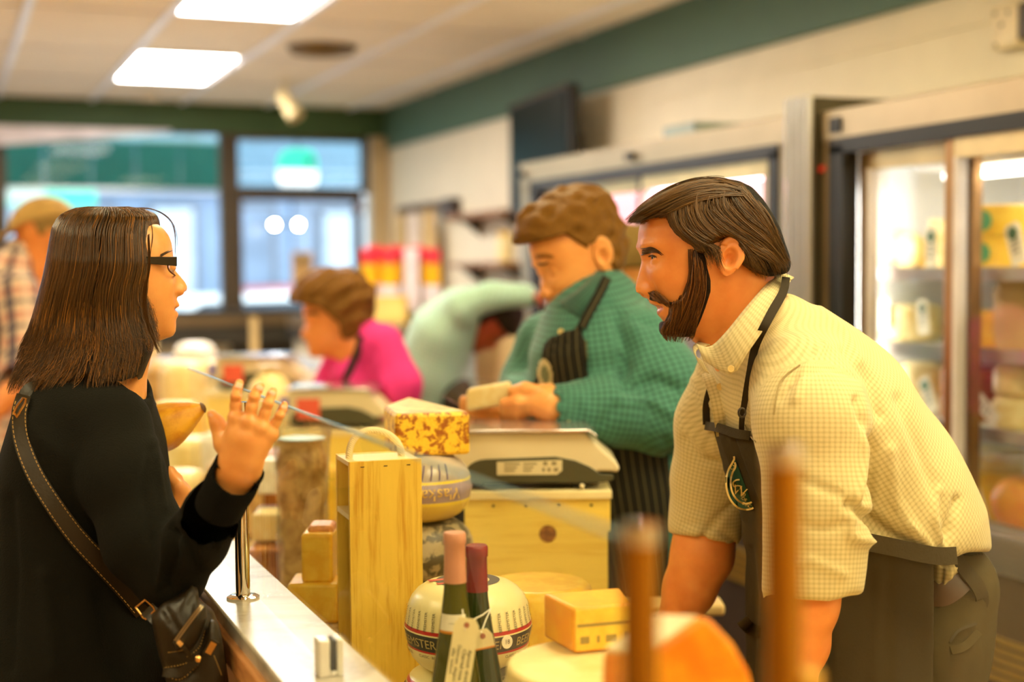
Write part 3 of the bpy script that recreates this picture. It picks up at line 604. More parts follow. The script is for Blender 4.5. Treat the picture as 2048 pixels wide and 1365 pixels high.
hang_tag('long cream tag with lines of handwriting hanging on the left bottle', tc1, tu, tvv, .0315, .108, mat('tag_cream', (240, 226, 172), .6), [('Apricot  dried', .0072, (.0095, -.006), True), ('Charred rose', .0072, (.0022, -.005), True), ('Demi-sec  elegant', .0064, (-.0048, -.004), True), ('silky  texture', .0062, (-.0108, -.002), True)])
hang_tag('small cream tag with an orange edge on the red-capped bottle', at(967, 1279, 1.865), RT + UP * .22, UP - RT * .22, .026, .026, mat('tag_cream', (240, 226, 172), .6), [], mat('orange_edge', (226, 140, 40), .5))
for nm, pts in (('tag_string', [(930, 1262, 1.782), (927, 1240, 1.81), (925, 1220, 1.835)]), ('tag_string', [(930, 1258, 1.782), (945, 1241, 1.82), (965, 1231, 1.87), (982, 1218, 1.905)]), ('tag_string', [(962, 1267, 1.863), (972, 1240, 1.88), (982, 1218, 1.907)])):
    P_ = [at(*q) for q in pts]; tag(MB().tube(P_, .0009, 6).build(nm, mat('white_string', (240, 232, 208), .7)), {3: 'thin string holding the %s tag' % ('long handwritten' if pts[2][0] == 925 else 'small orange-edged'), 4: 'curved string looped round the red-capped bottle'}[len(pts)], 'string')
# ------------------------------------------------------------------ printed cheese wheels
def print_mat():
    t = NT('printed_wrap'); c = t.coord(); s = t.n('ShaderNodeSeparateXYZ'); t.l(c, s.inputs[0]); z = t.math('DIVIDE', s.outputs['Z'], .12)
    cr, rd, dk = lin((240, 226, 164)), lin((196, 44, 36)), lin((64, 62, 52))
    r = t.ramp(z, [(0, cr), (.30, cr), (.301, rd), (.325, rd), (.326, dk), (.50, dk), (.501, cr), (.515, cr), (.516, rd), (.555, rd), (.556, cr), (1, cr)])
    [n for n in t.t.nodes if n.type == 'VALTORGB'][0].color_ramp.interpolation = 'CONSTANT'
    t.color(r); t.set(Roughness=.28); t.bump(t.noise(c, 40, 3), .15); return t.m
M_print = print_mat()
def printed(label, loc, rot=0., k=1.):
    BP = round_prof(.090, .13 * k, .36, .004)
    t = thing('printed_round_cheese', label, 'cheese', loc, group='printed cheese wheels behind the bottles'); MB().lathe(round_prof(.0833, .12 * k, .36, .0037), n=64).build('wrapper', M_print, t, smooth=True, sharp=60).scale = (1.08, 1.08, 1.083)
    a = math.atan2(-loc[1], -loc[0]); R = prof_r(BP); kk = 1.; top_ = k; ink = mat('wrap_ink', (56, 48, 34), .5); gold = mat('band_gold', (196, 176, 112), .5)
    for k in range(-3, 4): lettering('lettering', 'BEEMSTER', .0180 * kk, gold, t, 0, 0, 0, world=False, bend=wrapfun(.09, .0535 * kk, a + rot + k * 1.12, False, R))
    for n_ in range(-16, 17) if top_ == 1 else ():
        aa = a + n_ * .155 + .05
        def bf(V, aa=aa):
            z = .0855 * kk + V[:, 0] * .95 + .0; x = V[:, 1]
            Rr = np.array([R(q) for q in z]); an = aa - x / .09; return np.stack([Rr * np.cos(an), Rr * np.sin(an), z], 1)
        lettering('lettering', 'BEEMSTER', .0064, ink, t, 0, 0, 0, world=False, bend=bf)
    for k in range(-3, 4): lettering('lettering', 'CLASSIC · BEEMSTER ·', .0056, ink, t, 0, 0, 0, world=False, bend=wrapfun(.09, .035 * kk, a + rot + k * .76, False, R))
    sa = a + .62; sm = MB().lathe([(0, 0), (.0095, 0), (.0095, .0012), (0, .0012)], (R(.056) * math.cos(sa), R(.056) * math.sin(sa), .0575), 24, (math.cos(sa), math.sin(sa), .05)).build('age_seal', mat('label_cream', (240, 232, 204), .5), t)
    u_ = np.array([-math.sin(sa), math.cos(sa), 0]); lettering('lettering', '18', .009, ink, sm, np.array([math.cos(sa), math.sin(sa), 0]) * (R(.056) + .0016) + np.array([0, 0, .0575]), u_, (0, 0, 1), world=False)
    mb = MB().lathe([(.032, .1303 * top_), (.047, .1303 * top_)], n=40, cap=False).build('top_ring', ink, t)
    MB().prism([(-.05, -.012), (.0, -.012), (.0, -.004), (-.05, -.004)], (0, 0, .1302 * top_), (1, 0, 0), (0, 1, 0), (0, 0, .0004)).prism([(-.055, .012), (-.01, .012), (-.01, .022), (-.055, .022)], (0, 0, .1302 * top_), (1, 0, 0), (0, 1, 0), (0, 0, .0004)).build('top_print', mat('print_red', (200, 70, 50), .4), t)
    return t
q = at(936, 1230, 2.085)
printed('upper printed cheese wheel with dark band behind the two bottles', (q[0], q[1], 1.0130), .16); printed('lower printed cheese wheel, partly cut off by the bottom edge', (q[0] - .004, q[1] + .004, .9308), .5, .63)
# ------------------------------------------------------------------ crates and scales
def crate(label, cpx, cpy, d, w, h, dp, z0, main=False):
    c = at(cpx, cpy, d); t = thing('wooden_crate', label, 'crate', (c[0], c[1], z0), CA, group='pine crates under the scales')
    MB().box((-w / 2, 0, 0), (w / 2, .014, h)).build('front_panel', M_pineh, t, bevel=.001); MB().box((-w / 2, dp - .014, 0), (w / 2, dp, h)).build('back_panel', M_pineh, t)
    for s in (-1, 1): MB().box((s * w / 2 - (.014 if s > 0 else 0), .014, 0), (s * w / 2 + (.014 if s < 0 else 0), dp - .014, h)).build('side_panel', M_pineh, t)
    MB().box((-w / 2 - .006, -.006, h), (w / 2 + .008, dp, h + .016)).build('lid', mat('lid_cream', (240, 226, 168), .5), t, bevel=.002)
    if main:
        MB().box((w / 2 - .002, -.001, h - .062), (w / 2 + .005, dp, h - .002)).build('batten', M_pineh, t)
        for k in range(4): MB().cyl((-w / 2 + .055 + k * .062, -.001, h - .012), (-w / 2 + .055 + k * .062, .001, h - .012), .0028, 10).build('nail', M_black, t)
        MB().lathe([(0, 0), (.016, 0), (.0165, .0012), (0, .0016)], (.022, -.0002, h - .066), 22, (0, -1, 0)).build('knot', cheese_mat('knot_wood', (170, 116, 44), (120, 74, 26), scale=60), t)
        sl = [(-.026, -.007), (.026, -.007), (.031, 0), (.026, .007), (-.026, .007), (-.031, 0)]
        MB().prism(sl, (.018, -.0012, .03), (1, 0, 0), (0, 0, 1), (0, .0025, 0)).build('hand_slot', mat('slot_dark_red', (130, 30, 22), .4), t); MB().box((.012, -.0016, .0245), (.038, -.001, .0355)).build('red_glow_patch', mat('red_glow_paint', (226, 40, 22), .4), t)  # red light inside the hand hole is put in as a plain red patch
    return t
M_beige = mat('scale_beige', (226, 214, 176), .35, var=.03); M_olive = mat('scale_dark', (74, 74, 52), .4); M_plate = mat('scale_plate', (212, 208, 210), .16, .85, var=.04)
def scale(label, loc, red=False, s=1.0):
    t = thing('counter_scale', label, 'scale', loc, CA, group='retail scales on the counter')
    w = .151 * s
    body = [(-w - .03, .0), (-w - .03, .02), (-w + .005, .075), (-w + .012, .088), (w * .62, .088), (w * .66, .080), (w * 1.02, .030), (w * 1.06, .020), (w * 1.04, .010), (w * .92, .012), (w * .8, .012), (w * .6, .005), (-w * .9, .005)]
    MB().prism(body, (0, 0, .02), (1, 0, 0), (0, 0, 1), (0, .19 * s, 0)).build('housing', M_beige, t, bevel=.006, seg=3)
    arc = [(-w * .92, -.006)] + [(-w * .92 + .045 * (1 - math.cos(a)), .002 + .036 * math.sin(a)) for a in np.linspace(.1, PI / 2, 7)] + [(w * .25, .042), (w * .5, .034), (w * .68, .022), (w * .82, .008), (w * .98, .006), (w * .98, -.003), (w * .85, -.008)]
    MB().prism(arc, (0, -.004, .02), (1, 0, 0), (0, 0, 1), (0, .01, 0)).build('dark_panel', M_olive, t, bevel=.001)
    MB().prism([(-w * .9, -.012), (w * .8, -.012), (w * .72, .006), (-w * .9, .006)], (0, .004, .02), (1, 0, 0), (0, 0, 1), (0, .175 * s, 0)).build('base', mat('scale_base', (40, 42, 30), .5), t)
    for x_ in (-w * .75, w * .55):
        for y_ in (.03, .15 * s): MB().cyl((x_, y_, 0), (x_, y_, .012), .014, 14).build('foot', M_black, t)
    MB().box((-w + .0, -.012, .108), (w * .66, .205 * s, .115)).prism([(0, 0), (.018, -.012), (.021, -.010), (.003, .003)], (w * .66 - .002, -.012, .112), (1, 0, 0), (0, 0, 1), (0, .217 * s, 0)).build('platter', M_plate, t, bevel=.002)
    if red:
        MB().box((-w * .78, -.006, .028), (-w * .32, -.003, .086)).build('red_label', mat('coral_label', (232, 98, 72), .5), t); MB().box((-w * 1.12, -.006, .05), (-w * .95, -.002, .09)).build('blue_label', mat('blue_label', (116, 112, 190), .5), t)
        MB().box((-w * .9, .02, .1152), (-w * .2, .12, .118)).build('display', mat('pale_display', (206, 222, 230), .1), t)
    else:
        lb = MB().prism([(-.062, -.012), (.052, -.012), (.062, -.004), (.062, .016), (-.062, .013)], (-.012, -.0055, .04), (1, 0, 0), (0, 0, 1), (0, .0012, 0)).build('rating_label', mat('label_grey', (222, 212, 172), .5), t)
        for k, (x_, z_, ww_, hh_) in enumerate(((-.06, .0475, .03, .003), (-.024, .0475, .026, .003), (-.06, .041, .024, .0025), (-.024, .041, .02, .0025), (-.06, .035, .02, .0025), (-.024, .035, .016, .0025), (.014, .046, .008, .007), (.03, .046, .009, .007), (.012, .034, .005, .007), (.022, .034, .006, .007), (.034, .034, .008, .007))):
            MB().box((x_, -.0061, z_), (x_ + ww_, -.0055, z_ + hh_)).build('printed_line', mat('label_ink', (140, 130, 96), .6), lb)
        MB().sphere((w * .58, -.008, .006), .005, 10).build('level_screw', M_beige, t)
    return t
crate('pine crate with a dark knot and red slot under the nearest scale', 1072, 1000, 2.70, .272, .19, .20, .9695, True)
MB().obox((0, 0, 0), (.001, 0, 0), (0, .001, 0), (0, 0, .001))
tag(MB().box((.82, 2.40, .9308), (1.16, 2.66, .968)).build('plinth_board', M_deck), 'low board the nearest pine crate stands on', 'board')
c = at(1072, 990, 2.71); scale('beige counter scale with a rating label, nearest of the scales', (c[0], c[1], 1.1775))
crate('pine crate under the scale with a coral label, behind the wine box', 672, 860, 4.0, .34, .20, .18, .9308); c = at(672, 850, 4.02); scale('beige scale with a coral label in front of the woman in pink', (c[0], c[1], 1.1480), True, .93)
crate('farthest pine crate along the counter, under the last scale', 515, 800, 4.7, .34, .25, .3, .9308); c = at(515, 780, 4.72); scale('blurred scale farthest along the counter behind the raised hand', (c[0], c[1], 1.1980), True, .95)
# ------------------------------------------------------------------ cheeses near the camera
q = at(1205, 1300, 1.74)
wheel('flat white-papered cheese wheel lowest under the amber block', (q[0] + .01, q[1] + .02, DZ), .122, .093, C_yel, .12)
wheel('broad cheese wheel with a papered top right of the bottles', (q[0], q[1], DZ + .094), .118, .092, C_paper, .08)
ab = ccw(pz([(1087, 1275), (1148, 1309), (1262, 1298), (1240, 1262)], 1.118))
t = block('amber cheese block in printed clear wrap lying on the broad wheel', ab, 1.118, 1.176, C_amber, bev=.005)
ca_ = ab.mean(0); a1_, a2_ = np.array(pz([(1148, 1309)], 1.118)[0]) - ca_, np.array(pz([(1262, 1298)], 1.118)[0]) - ca_
dd = (a2_ - a1_) / np.linalg.norm(a2_ - a1_); n2 = np.array([dd[1], -dd[0]]); n2 = n2 if n2.dot(-ca_) > 0 else -n2
MB().prism([(0.002, .004), (np.linalg.norm(a2_ - a1_) - .002, .004), (np.linalg.norm(a2_ - a1_) - .002, .055), (.002, .055)], tuple(np.append(a1_ + n2 * .0004, 0)), (dd[0], dd[1], 0), (0, 0, 1), (n2[0] * .001, n2[1] * .001, 0)).build('paper_face', C_yel, t)
for k, (xx, zz, ww) in enumerate(((.008, .012, .012), (.03, .012, .004), (.042, .012, .014), (.066, .014, .006))): MB().prism([(xx, zz), (xx + ww, zz), (xx + ww, zz + .009), (xx, zz + .009)], tuple(np.append(a1_ + n2 * .0016, 0)), (dd[0], dd[1], 0), (0, 0, 1), (n2[0] * .0004, n2[1] * .0004, 0)).build('printed_mark', mat('grey_print', (150, 128, 60), .5), t)
MB().prism([(.004, .033), (.08, .033), (.08, .037), (.004, .037)], tuple(np.append(a1_ + n2 * .0016, 0)), (dd[0], dd[1], 0), (0, 0, 1), (n2[0] * .0004, n2[1] * .0004, 0)).build('print_line', mat('grey_print', (150, 128, 60), .5), t)
q = at(1075, 1215, 2.35); wheel('small pale yellow cheese peeping out behind the printed wheel', (q[0], q[1], DZ), .09, .15, C_yel, .1)
q = at(985, 1330, 2.05); wheel('grey-rinded cheese low behind the right bottle', (q[0] + .03, q[1], DZ), .055, .10, C_grey, .3)
# orange wedge
D_ = 1.30; P3 = [at(px, py, D_) for px, py in ((1300, 1310), (1402, 1233), (1425, 1240), (1470, 1288), (1502, 1345), (1520, 1420), (1530, 1500), (1290, 1500))]
o_ = np.mean(P3, 0); t = thing('orange_cheese_wedge', 'bright orange cheese wedge close to the camera, blurred', 'cheese', tuple(o_))
dv = -RT * .04 + FW * .07 - UP * .012
MB().prism([(np.dot(p - o_, RT), np.dot(p - o_, UP)) for p in P3], (0, 0, 0), RT, UP, dv).build('paste', C_orange, t, bevel=.006, seg=3)
e0, e1 = P3[0] - o_, P3[1] - o_
MB().add([e0 + (e1 - e0) * .03 + dv * .05 + UP * .0012, e0 + (e1 - e0) * .97 + dv * .05 + UP * .0012, e0 + (e1 - e0) * .97 + dv * .95 + UP * .0012, e0 + (e1 - e0) * .03 + dv * .95 + UP * .0012] + [e0 + (e1 - e0) * .03 + dv * .05 - UP * .004, e0 + (e1 - e0) * .97 + dv * .05 - UP * .004, e0 + (e1 - e0) * .97 + dv * .95 - UP * .004, e0 + (e1 - e0) * .03 + dv * .95 - UP * .004], [(0, 1, 2, 3), (7, 6, 5, 4), (0, 4, 5, 1), (1, 5, 6, 2), (2, 6, 7, 3), (3, 7, 4, 0)]).build('pale_rind', C_cream, t)
zb_ = min(p[2] for p in P3)
wheel('cheese wheel carrying the orange wedge, below the picture', (o_[0] + .05, o_[1] + .06, DZ), .13, zb_ - DZ + .004, C_brown, .12)
# ------------------------------------------------------------------ cheeses left of the wine box and along the deck
def stackz(label, px, py, d, w, dp, h, m, ang=CA, z0=None, bev=.006, name='cheese_block', **k):
    c = at(px, py, d); z0 = c[2] if z0 is None else z0
    return block(label, obx(c[:2], w, dp, ang), z0, z0 + h, m, bev=bev, name=name, **k)
t = stackz('yellow cheese block atop another, left of the wine box', 640, 1158, 2.38, .052, .07, .082, C_yel, CA)
stackz('golden cheese block on the bottom of the pair left of the wine box', 634, 1235, 2.38, .085, .09, .066, C_yel, CA)
c = at(634, 1235, 2.38); stackz('tan papered cheese underneath the golden blocks', 634, 1240, 2.39, .10, .1, c[2] - DZ - .001, C_bark, CA, z0=DZ)
c = at(644, 1060, 2.42); stackz('red and blue labelled packet on the upper yellow block', 645, 1072, 2.39, .042, .06, .022, mat('label_packet', (214, 150, 92), .4, var=.3, vscale=50), CA)
c = at(607, 1130, 2.85); t = thing('bark_cheese_log', 'tall bark-like cheese log in crumpled plastic behind the raised hand', 'cheese', (c[0], c[1], DZ))
lg = [(0, 0), (.047, 0)] + [(.046 + .004 * math.sin(9 * z + 1) + .003 * math.sin(31 * z), z * .33) for z in np.linspace(.03, .97, 22)] + [(.05, .33), (0, .33)]
MB().lathe(lg, n=40).build('rind', C_bark, t, smooth=True, sharp=60)
MB().lathe([(.052, .02), (.055, .1), (.051, .2), (.056, .31), (.06, .345), (.052, .352)], n=24, cap=False).build('plastic_wrap', M_wrap, t, smooth=True)
MB().lathe([(.038, .3315), (.046, .3315), (.046, .333), (.038, .333)], n=30).build('blue_ring', mat('pale_blue_label', (176, 206, 206), .5), t)
stackz('white square cheese beside the bark-like log', 546, 985, 3.1, .06, .07, .075, C_white); c = at(546, 985, 3.1)
stackz('yellow cheese block with a violet strip beside the bark-like log', 546, 1078, 3.0, .075, .08, .06, C_cream); stackz('violet labelled packet between two pale cheeses by the post', 546, 1036, 3.05, .07, .07, .022, mat('violet_packet', (120, 92, 110), .5))
c = at(548, 1085, 3.0); stackz('brown crusty cheese low beside the counter post', 560, 1170, 2.95, .12, .1, c[2] - at(560, 1170, 2.95)[2] + .004, C_brown); q = at(560, 1170, 2.95); stackz('papered cheese at the bottom beside the counter post', 560, 1172, 2.96, .125, .1, q[2] - DZ - .002, C_bark, z0=DZ)
kinds = [(C_cream, 'pale cream'), (C_yel, 'yellow'), (C_bark, 'tan crusty'), (C_white, 'white-rinded'), (C_brown, 'brown-rinded'), (C_paper, 'papered')]
spots = [(352, 1000, 3.55, .062, .17, 0), (420, 1010, 3.3, .062, .12, 1), (470, 980, 3.55, .07, .2, 2), (395, 940, 4.0, .085, .2, 5), (452, 905, 3.95, .07, .22, 3), (350, 880, 4.4, .09, .26, 1), (372, 850, 5.15, .09, .34, 0), (430, 835, 5.5, .07, .32, 5), (335, 830, 5.5, .09, .32, 2), (392, 812, 6.1, .09, .36, 3), (560, 930, 3.7, .08, .2, 4), (625, 900, 3.45, .06, .2, 1)]
plc = ['lowest on the left by the sleeve', 'low behind the thumb', 'left of the chrome post', 'behind the folded left hand', 'right of the dark-tipped squash', 'above the folded left hand', 'under the end of the glass edge', 'beside the last crate', 'far back by the dark hair', 'far back left of the last scale', 'left behind the bark-like log', 'behind the bark-like log']
for (px, py, d, r, h, k), w_ in zip(spots, plc):
    c = at(px, py, d); wheel('%s cheese wheel on the deck, blurred, %s' % (kinds[k][1], w_), (max(c[0], .485 + r), c[1], DZ), r, h, kinds[k][0], .15, group='blurred cheeses along the deck')
c = at(540, 770, 4.3); wheel('cream domed cheese below the last scale', (c[0], c[1], DZ), .075, c[2] - DZ + .06, C_cream, .3)
stackz('small red packet on the counter under the last scale', 440, 792, 4.35, .05, .05, .03, mat('red_packet', (206, 84, 60), .5)) if False else None
# chopping board beyond the apron
c = at(1455, 1232, 2.75); tag(MB().obox((c[0] - .13, c[1] + .05, .9435), RT * .13, np.array([-RT[1], RT[0], 0]) * .035, (0, 0, .0122)).build('cutting_board', mat('pale_board', (238, 206, 136), .5), bevel=.008, seg=3), 'pale wooden board behind the far forearm of the bearded man', 'board')
# ------------------------------------------------------------------ cheese in the refrigerator
def price_tag(label, px, py, X, h, w, ang=0., olive=False, scr=True):
    p = on(px, py, 0, X); t = thing('price_tag', label, 'tag', p, group='white price tags in the refrigerator')
    u = np.array([0, -math.cos(ang), math.sin(ang)]); v = np.array([0, math.sin(ang), math.cos(ang)]); n = np.array([-1., 0, 0])
    MB().prism([(-w / 2, -h / 2), (w / 2, -h / 2), (w / 2, h * .4), (w * .3, h / 2), (-w * .3, h / 2), (-w / 2, h * .4)], (0, 0, 0), u, v, (.003, 0, 0)).build('card', M_tagw, t)
    MB().lathe([(0, 0), (w * .32, 0), (w * .32, .001), (0, .001)], tuple(v * h * .26 - np.array([.0005, 0, 0])), 20, (-1, 0, 0)).build('round_emblem', M_tagd if olive else M_tagg, t)
    for k in range(3): MB().prism([(-w * .3, 0), (w * (.34 - .08 * k), 0), (w * (.34 - .08 * k), .006), (-w * .3, .006)], tuple(v * (h * .02 - k * h * .12) - np.array([.001, 0, 0])), u, v, (.0005, 0, 0)).build('printed_line', mat('tag_print', (150, 158, 150), .6), t)
    return t
def fwheel(label, px, X, zs, r, h, m, k=.15, group='cheeses in the refrigerator'):
    p = on(px, 700, 0, X); return wheel(label, (X, p[1], zs + .0005), r, h, m, k, group=group), p[1]
S = SHELF1; SB = .88
w1, y1_ = fwheel('lower of two yellow wheels with green round stickers, top shelf', 2010, 2.72, S[0], .135, .085, C_yel, .1); w2, _ = fwheel('upper of two yellow wheels with green round stickers, top shelf', 2013, 2.72, S[0] + .086, .135, .085, C_yel, .1)
for w_ in (w1, w2):
    a = math.atan2(-y1_, -2.72) - .5; MB().lathe([(0, 0), (.028, 0), (.028, .001), (0, .001)], (.1353 * math.cos(a), .1353 * math.sin(a), .043), 24, (math.cos(a), math.sin(a), 0)).build('round_sticker', mat('sticker_green', (70, 168, 120), .4), w_)
fwheel('yellow cheese wheel on the second shelf beside the brown bag', 1978, 2.70, S[1], .10, .10, C_yel, .1); fwheel('orange-brown cheese wheel on the third shelf, lower one', 1955, 2.72, S[2], .10, .075, C_brown, .1); fwheel('orange-brown cheese wheel on the third shelf, upper one', 1955, 2.72, S[2] + .076, .10, .07, C_brown, .1)
fwheel('pale wrapped wheel on the third shelf, lower one', 2040, 2.66, S[2], .07, .085, C_cream, .25); fwheel('pale wrapped wheel on the third shelf, upper one', 2042, 2.66, S[2] + .086, .07, .085, C_cream, .25)
fwheel('big yellow wheel on the refrigerator bottom, left one', 1955, 2.73, SB, .13, .14, C_yel, .08); fwheel('cream square-edged cheese on the bottom wheel', 1965, 2.75, SB + .141, .12, .05, C_cream, .05); fwheel('orange cheese ball at the right end of the refrigerator bottom', 2052, 2.68, SB, .085, .15, C_orange, .45)
bag = thing('paper_bag', 'crumpled brown paper bag on the second refrigerator shelf', 'bag', (2.70, on(2052, 600, 0, 2.70)[1], S[1] + .0006)); MB().lathe([(0, 0), (.075, 0), (.085, .05), (.08, .1), (.086, .15), (.07, .185), (.05, .2)], n=18).build('bag', mat('kraft_paper', (214, 182, 126), .7, bump=.6, bscale=30), bag, smooth=True); MB().lathe([(.05, .19), (.062, .205), (.055, .21)], n=18, cap=False).build('rolled_top', mat('kraft_paper', (214, 182, 126), .7), bag, smooth=True)
def disc(label, px, X, zs, r, m): # a small round cheese standing on edge
    p = on(px, 500, 0, X); t = thing('round_cheese', label, 'cheese', (X, p[1], zs + .0006), group='cheeses in the refrigerator')
    MB().lathe(round_prof(r, .05, .3), (-.025, 0, r), 36, (1, .15, 0)).build('rind', m, t, smooth=True, sharp=60); MB().box((-.03, -.03, 0), (.04, .03, .004)).build('paper_base', M_white, t); return t
disc('white round cheese standing upright on the top shelf', 1768, 2.66, S[0], .058, C_white); disc('beige round cheese standing upright next to the white one', 1822, 2.68, S[0], .054, C_cream)
c = on(1876, 480, 0, 2.72); t = thing('cheese_wedge', 'upright yellow wedge at the door edge of the top shelf', 'cheese', (2.72, c[1], S[0] + .0006)); MB().prism([(-.06, 0), (.06, 0), (.0, .14)], (-.03, 0, 0), (0, 1, 0), (0, 0, 1), (.06, 0, 0)).build('paste', C_yel, t, bevel=.005); MB().prism([(-.062, 0), (-.05, 0), (.004, .14), (-.004, .145)], (-.032, 0, 0), (0, 1, 0), (0, 0, 1), (.064, 0, 0)).build('rind', C_cream, t)
fwheel('cream cheese wheel on the second shelf of the left door', 1828, 2.70, S[1], .085, .11, C_cream, .25); fwheel('pale cheese wheel on the third shelf behind the man\'s back', 1850, 2.70, S[2], .075, .15, C_cream, .2)
price_tag('white price tag leaning on the two green-stickered wheels', 2030, 488, 2.585, .11, .055, .32); price_tag('price tag hanging over the top shelf left of the door edge', 1862, 497, 2.59, .125, .05, 0.); price_tag('price tag in front of the cream wheel, second shelf', 1846, 635, 2.60, .10, .05, .12, True); price_tag('small price tag at the far left of the second shelf', 1768, 628, 2.60, .09, .04, 0., True)
price_tag('price tag leaning far over on the third shelf', 1966, 812, 2.585, .13, .042, .95); price_tag('price tag leaning on the big bottom wheel', 1957, 1012, 2.575, .105, .045, .42); price_tag('narrow price tag seen edge-on beside the yellow wheel', 1936, 655, 2.585, .13, .03, 0.); price_tag('white price tag on the third shelf behind the man\'s back', 1856, 790, 2.60, .11, .05, .5)
# far refrigerator: packets
for k, (px, zs, h, w, m_, lb) in enumerate(((1215, S[0], .2, .3, mat('pink_packet', (240, 150, 140), .5), 'pink'), (1195, S[1], .16, .18, C_white, 'white'), (1240, S[1], .19, .22, mat('coral_packet', (238, 120, 110), .5), 'coral'), (1500, S[0], .17, .3, C_cream, 'cream'), (1430, S[1], .14, .25, C_yel, 'yellow'), (1190, S[2], .15, .2, C_cream, 'pale'))):
    p = on(px, 480, 0, 2.72); t = thing('packet', '%s packet on a shelf of the far refrigerator, number %s from the left end' % (lb, ['three', 'two', 'four', 'six', 'five', 'one'][k]), 'packet', (2.72, p[1], zs + .0006), group='packets in the far refrigerator')
    MB().box((-.08, -w / 2, 0), (.08, w / 2, h)).build('box', m_, t, bevel=.01); MB().box((-.083, -w * .3, h * .3), (-.08, w * .3, h * .7)).build('label', M_white, t)
# ------------------------------------------------------------------ far end: shelf, baskets, boards
ft = thing('far_side_counter', 'dark-edged counter along the right wall below the red snack bags', 'counter', (2.7, 8.3, 0)); MB().box((2.2, 7.0, 1.20), (3.17, 9.6, 1.30)).build('top', mat('bronze_sill', (104, 84, 52), .4), ft, world=True, bevel=.01); MB().box((2.25, 7.02, .02), (3.17, 9.6, 1.13)).build('cabinet', M_cream, ft, world=True); MB().box((2.21, 7.0, 1.13), (3.17, 9.6, 1.20)).build('edge_band', M_black, ft, world=True)
c = at(775, 600, 7.9); t = thing('snack_basket', 'yellow box of snack bags on the far counter', 'box', (c[0], c[1], 1.30), CA); w = .115
MB().box((-w, -.1, 0), (w, .1, .004)).box((-w, -.1, 0), (w, -.094, .15)).box((-w, .094, 0), (w, .1, .15)).box((-w, -.1, 0), (-w + .006, .1, .15)).box((w - .006, -.1, 0), (w, .1, .15)).build('tray', mat('yellow_card', (240, 206, 110), .6), t); MB().box((-w * .8, -.101, .03), (w * .8, -.1, .12)).build('front_print', mat('yellow_card2', (244, 214, 120), .6), t)
t = thing('snack_box', 'tan box of red snack bags right of the yellow one', 'box', tuple(at(848, 600, 8.1)[:2]) + (1.30,), CA); w = .10
MB().box((-w, -.1, 0), (w, .1, .004)).box((-w, -.1, 0), (w, -.094, .2)).box((-w, .094, 0), (w, .1, .2)).box((-w, -.1, 0), (-w + .006, .1, .2)).box((w - .006, -.1, 0), (w, .1, .2)).build('tray', mat('tan_card', (214, 184, 130), .6), t); MB().box((-w * .6, -.101, .05), (w * .6, -.1, .15)).build('front_print', mat('tan_card2', (222, 196, 146), .6), t)
M_sred, M_syel, M_swh = mat('snack_red', (230, 50, 70), .3), mat('snack_yellow', (250, 186, 20), .3), mat('snack_white', (236, 224, 226), .3)
for k in range(10):
    px = 738 + k * 14.2; c = at(px, 525, 7.85 + .06 * (k % 3)); zb = 1.36; hh = c[2] + .075 - zb + .02 * math.sin(k * 2.1)
    t = thing('snack_bag', 'red and yellow snack bag, %s in the row on the far counter' % ['first', 'second', 'third', 'fourth', 'fifth', 'sixth', 'seventh', 'eighth', 'ninth', 'last'][k] + ' from the left', 'bag', (c[0], c[1], zb), CA + .1 * (k % 3 - 1), group='snack bags on the far counter')
    wv = .042
    def pillow(z0, z1): return MB().lathe([(.012, z0), (.026, z0 + (z1 - z0) * .25), (.026, z0 + (z1 - z0) * .75), (.012, z1)], n=12)
    for nm, z0, z1, m_ in (('lower_panel', 0, hh * .42, M_swh), ('yellow_panel', hh * .42, hh * .76, M_syel if k % 4 != 2 else M_swh), ('red_top', hh * .76, hh, M_sred if k % 4 != 2 else M_swh)):
        MB().prism([(-wv, z0), (wv, z0), (wv, z1), (-wv, z1)], (0, -.016, 0), (1, 0, 0), (0, 0, 1), (0, .032, 0)).build(nm, m_, t, bevel=.006)
for k, (zz, lab) in enumerate(((1.935, 'upper brown wooden wall shelf left of the far refrigerator'), (1.632, 'lower brown wooden wall shelf left of the far refrigerator'))):
    t = thing('wall_shelf', lab, 'shelf', (3.2, 8.1, zz)); MB().box((-.2, -.46, -.03), (0, .46, 0)).build('board', mat('shelf_brown', (150, 104, 66), .5), t, bevel=.004)
    for y_ in (-.35, .35): MB().prism([(0, -.03), (-.16, -.03), (0, -.14)], (0, y_ - .01, 0), (1, 0, 0), (0, 0, 1), (0, .02, 0)).build('bracket', M_bronze, t)
t = thing('shelf_jar', 'pale jar on the lower brown wall shelf', 'jar', (3.08, 7.75, 1.632)); MB().lathe([(0, 0), (.05, 0), (.052, .12), (.04, .15), (.0, .15)], n=20).build('body', C_cream, t, smooth=True); MB().lathe([(.042, .148), (.042, .175), (0, .175)], n=20).build('lid', M_pine, t, smooth=True)
t = thing('apron_rack', 'dark rack on the white wall with tan aprons hanging from it', 'rack', (3.17, 9.45, 2.0)); MB().box((-.03, -.62, .0), (.03, .62, .05)).build('rail', mat('rack_brown', (110, 84, 56), .5), t); MB().box((-.05, -.62, -.08), (.03, -.42, .06)).build('end_block', M_dark, t, bevel=.01)
for k in range(3): MB().cyl((-.02, -.2 + k * .3, .02), (-.08, -.2 + k * .3, .04), .01).build('hook', M_bronze, t)
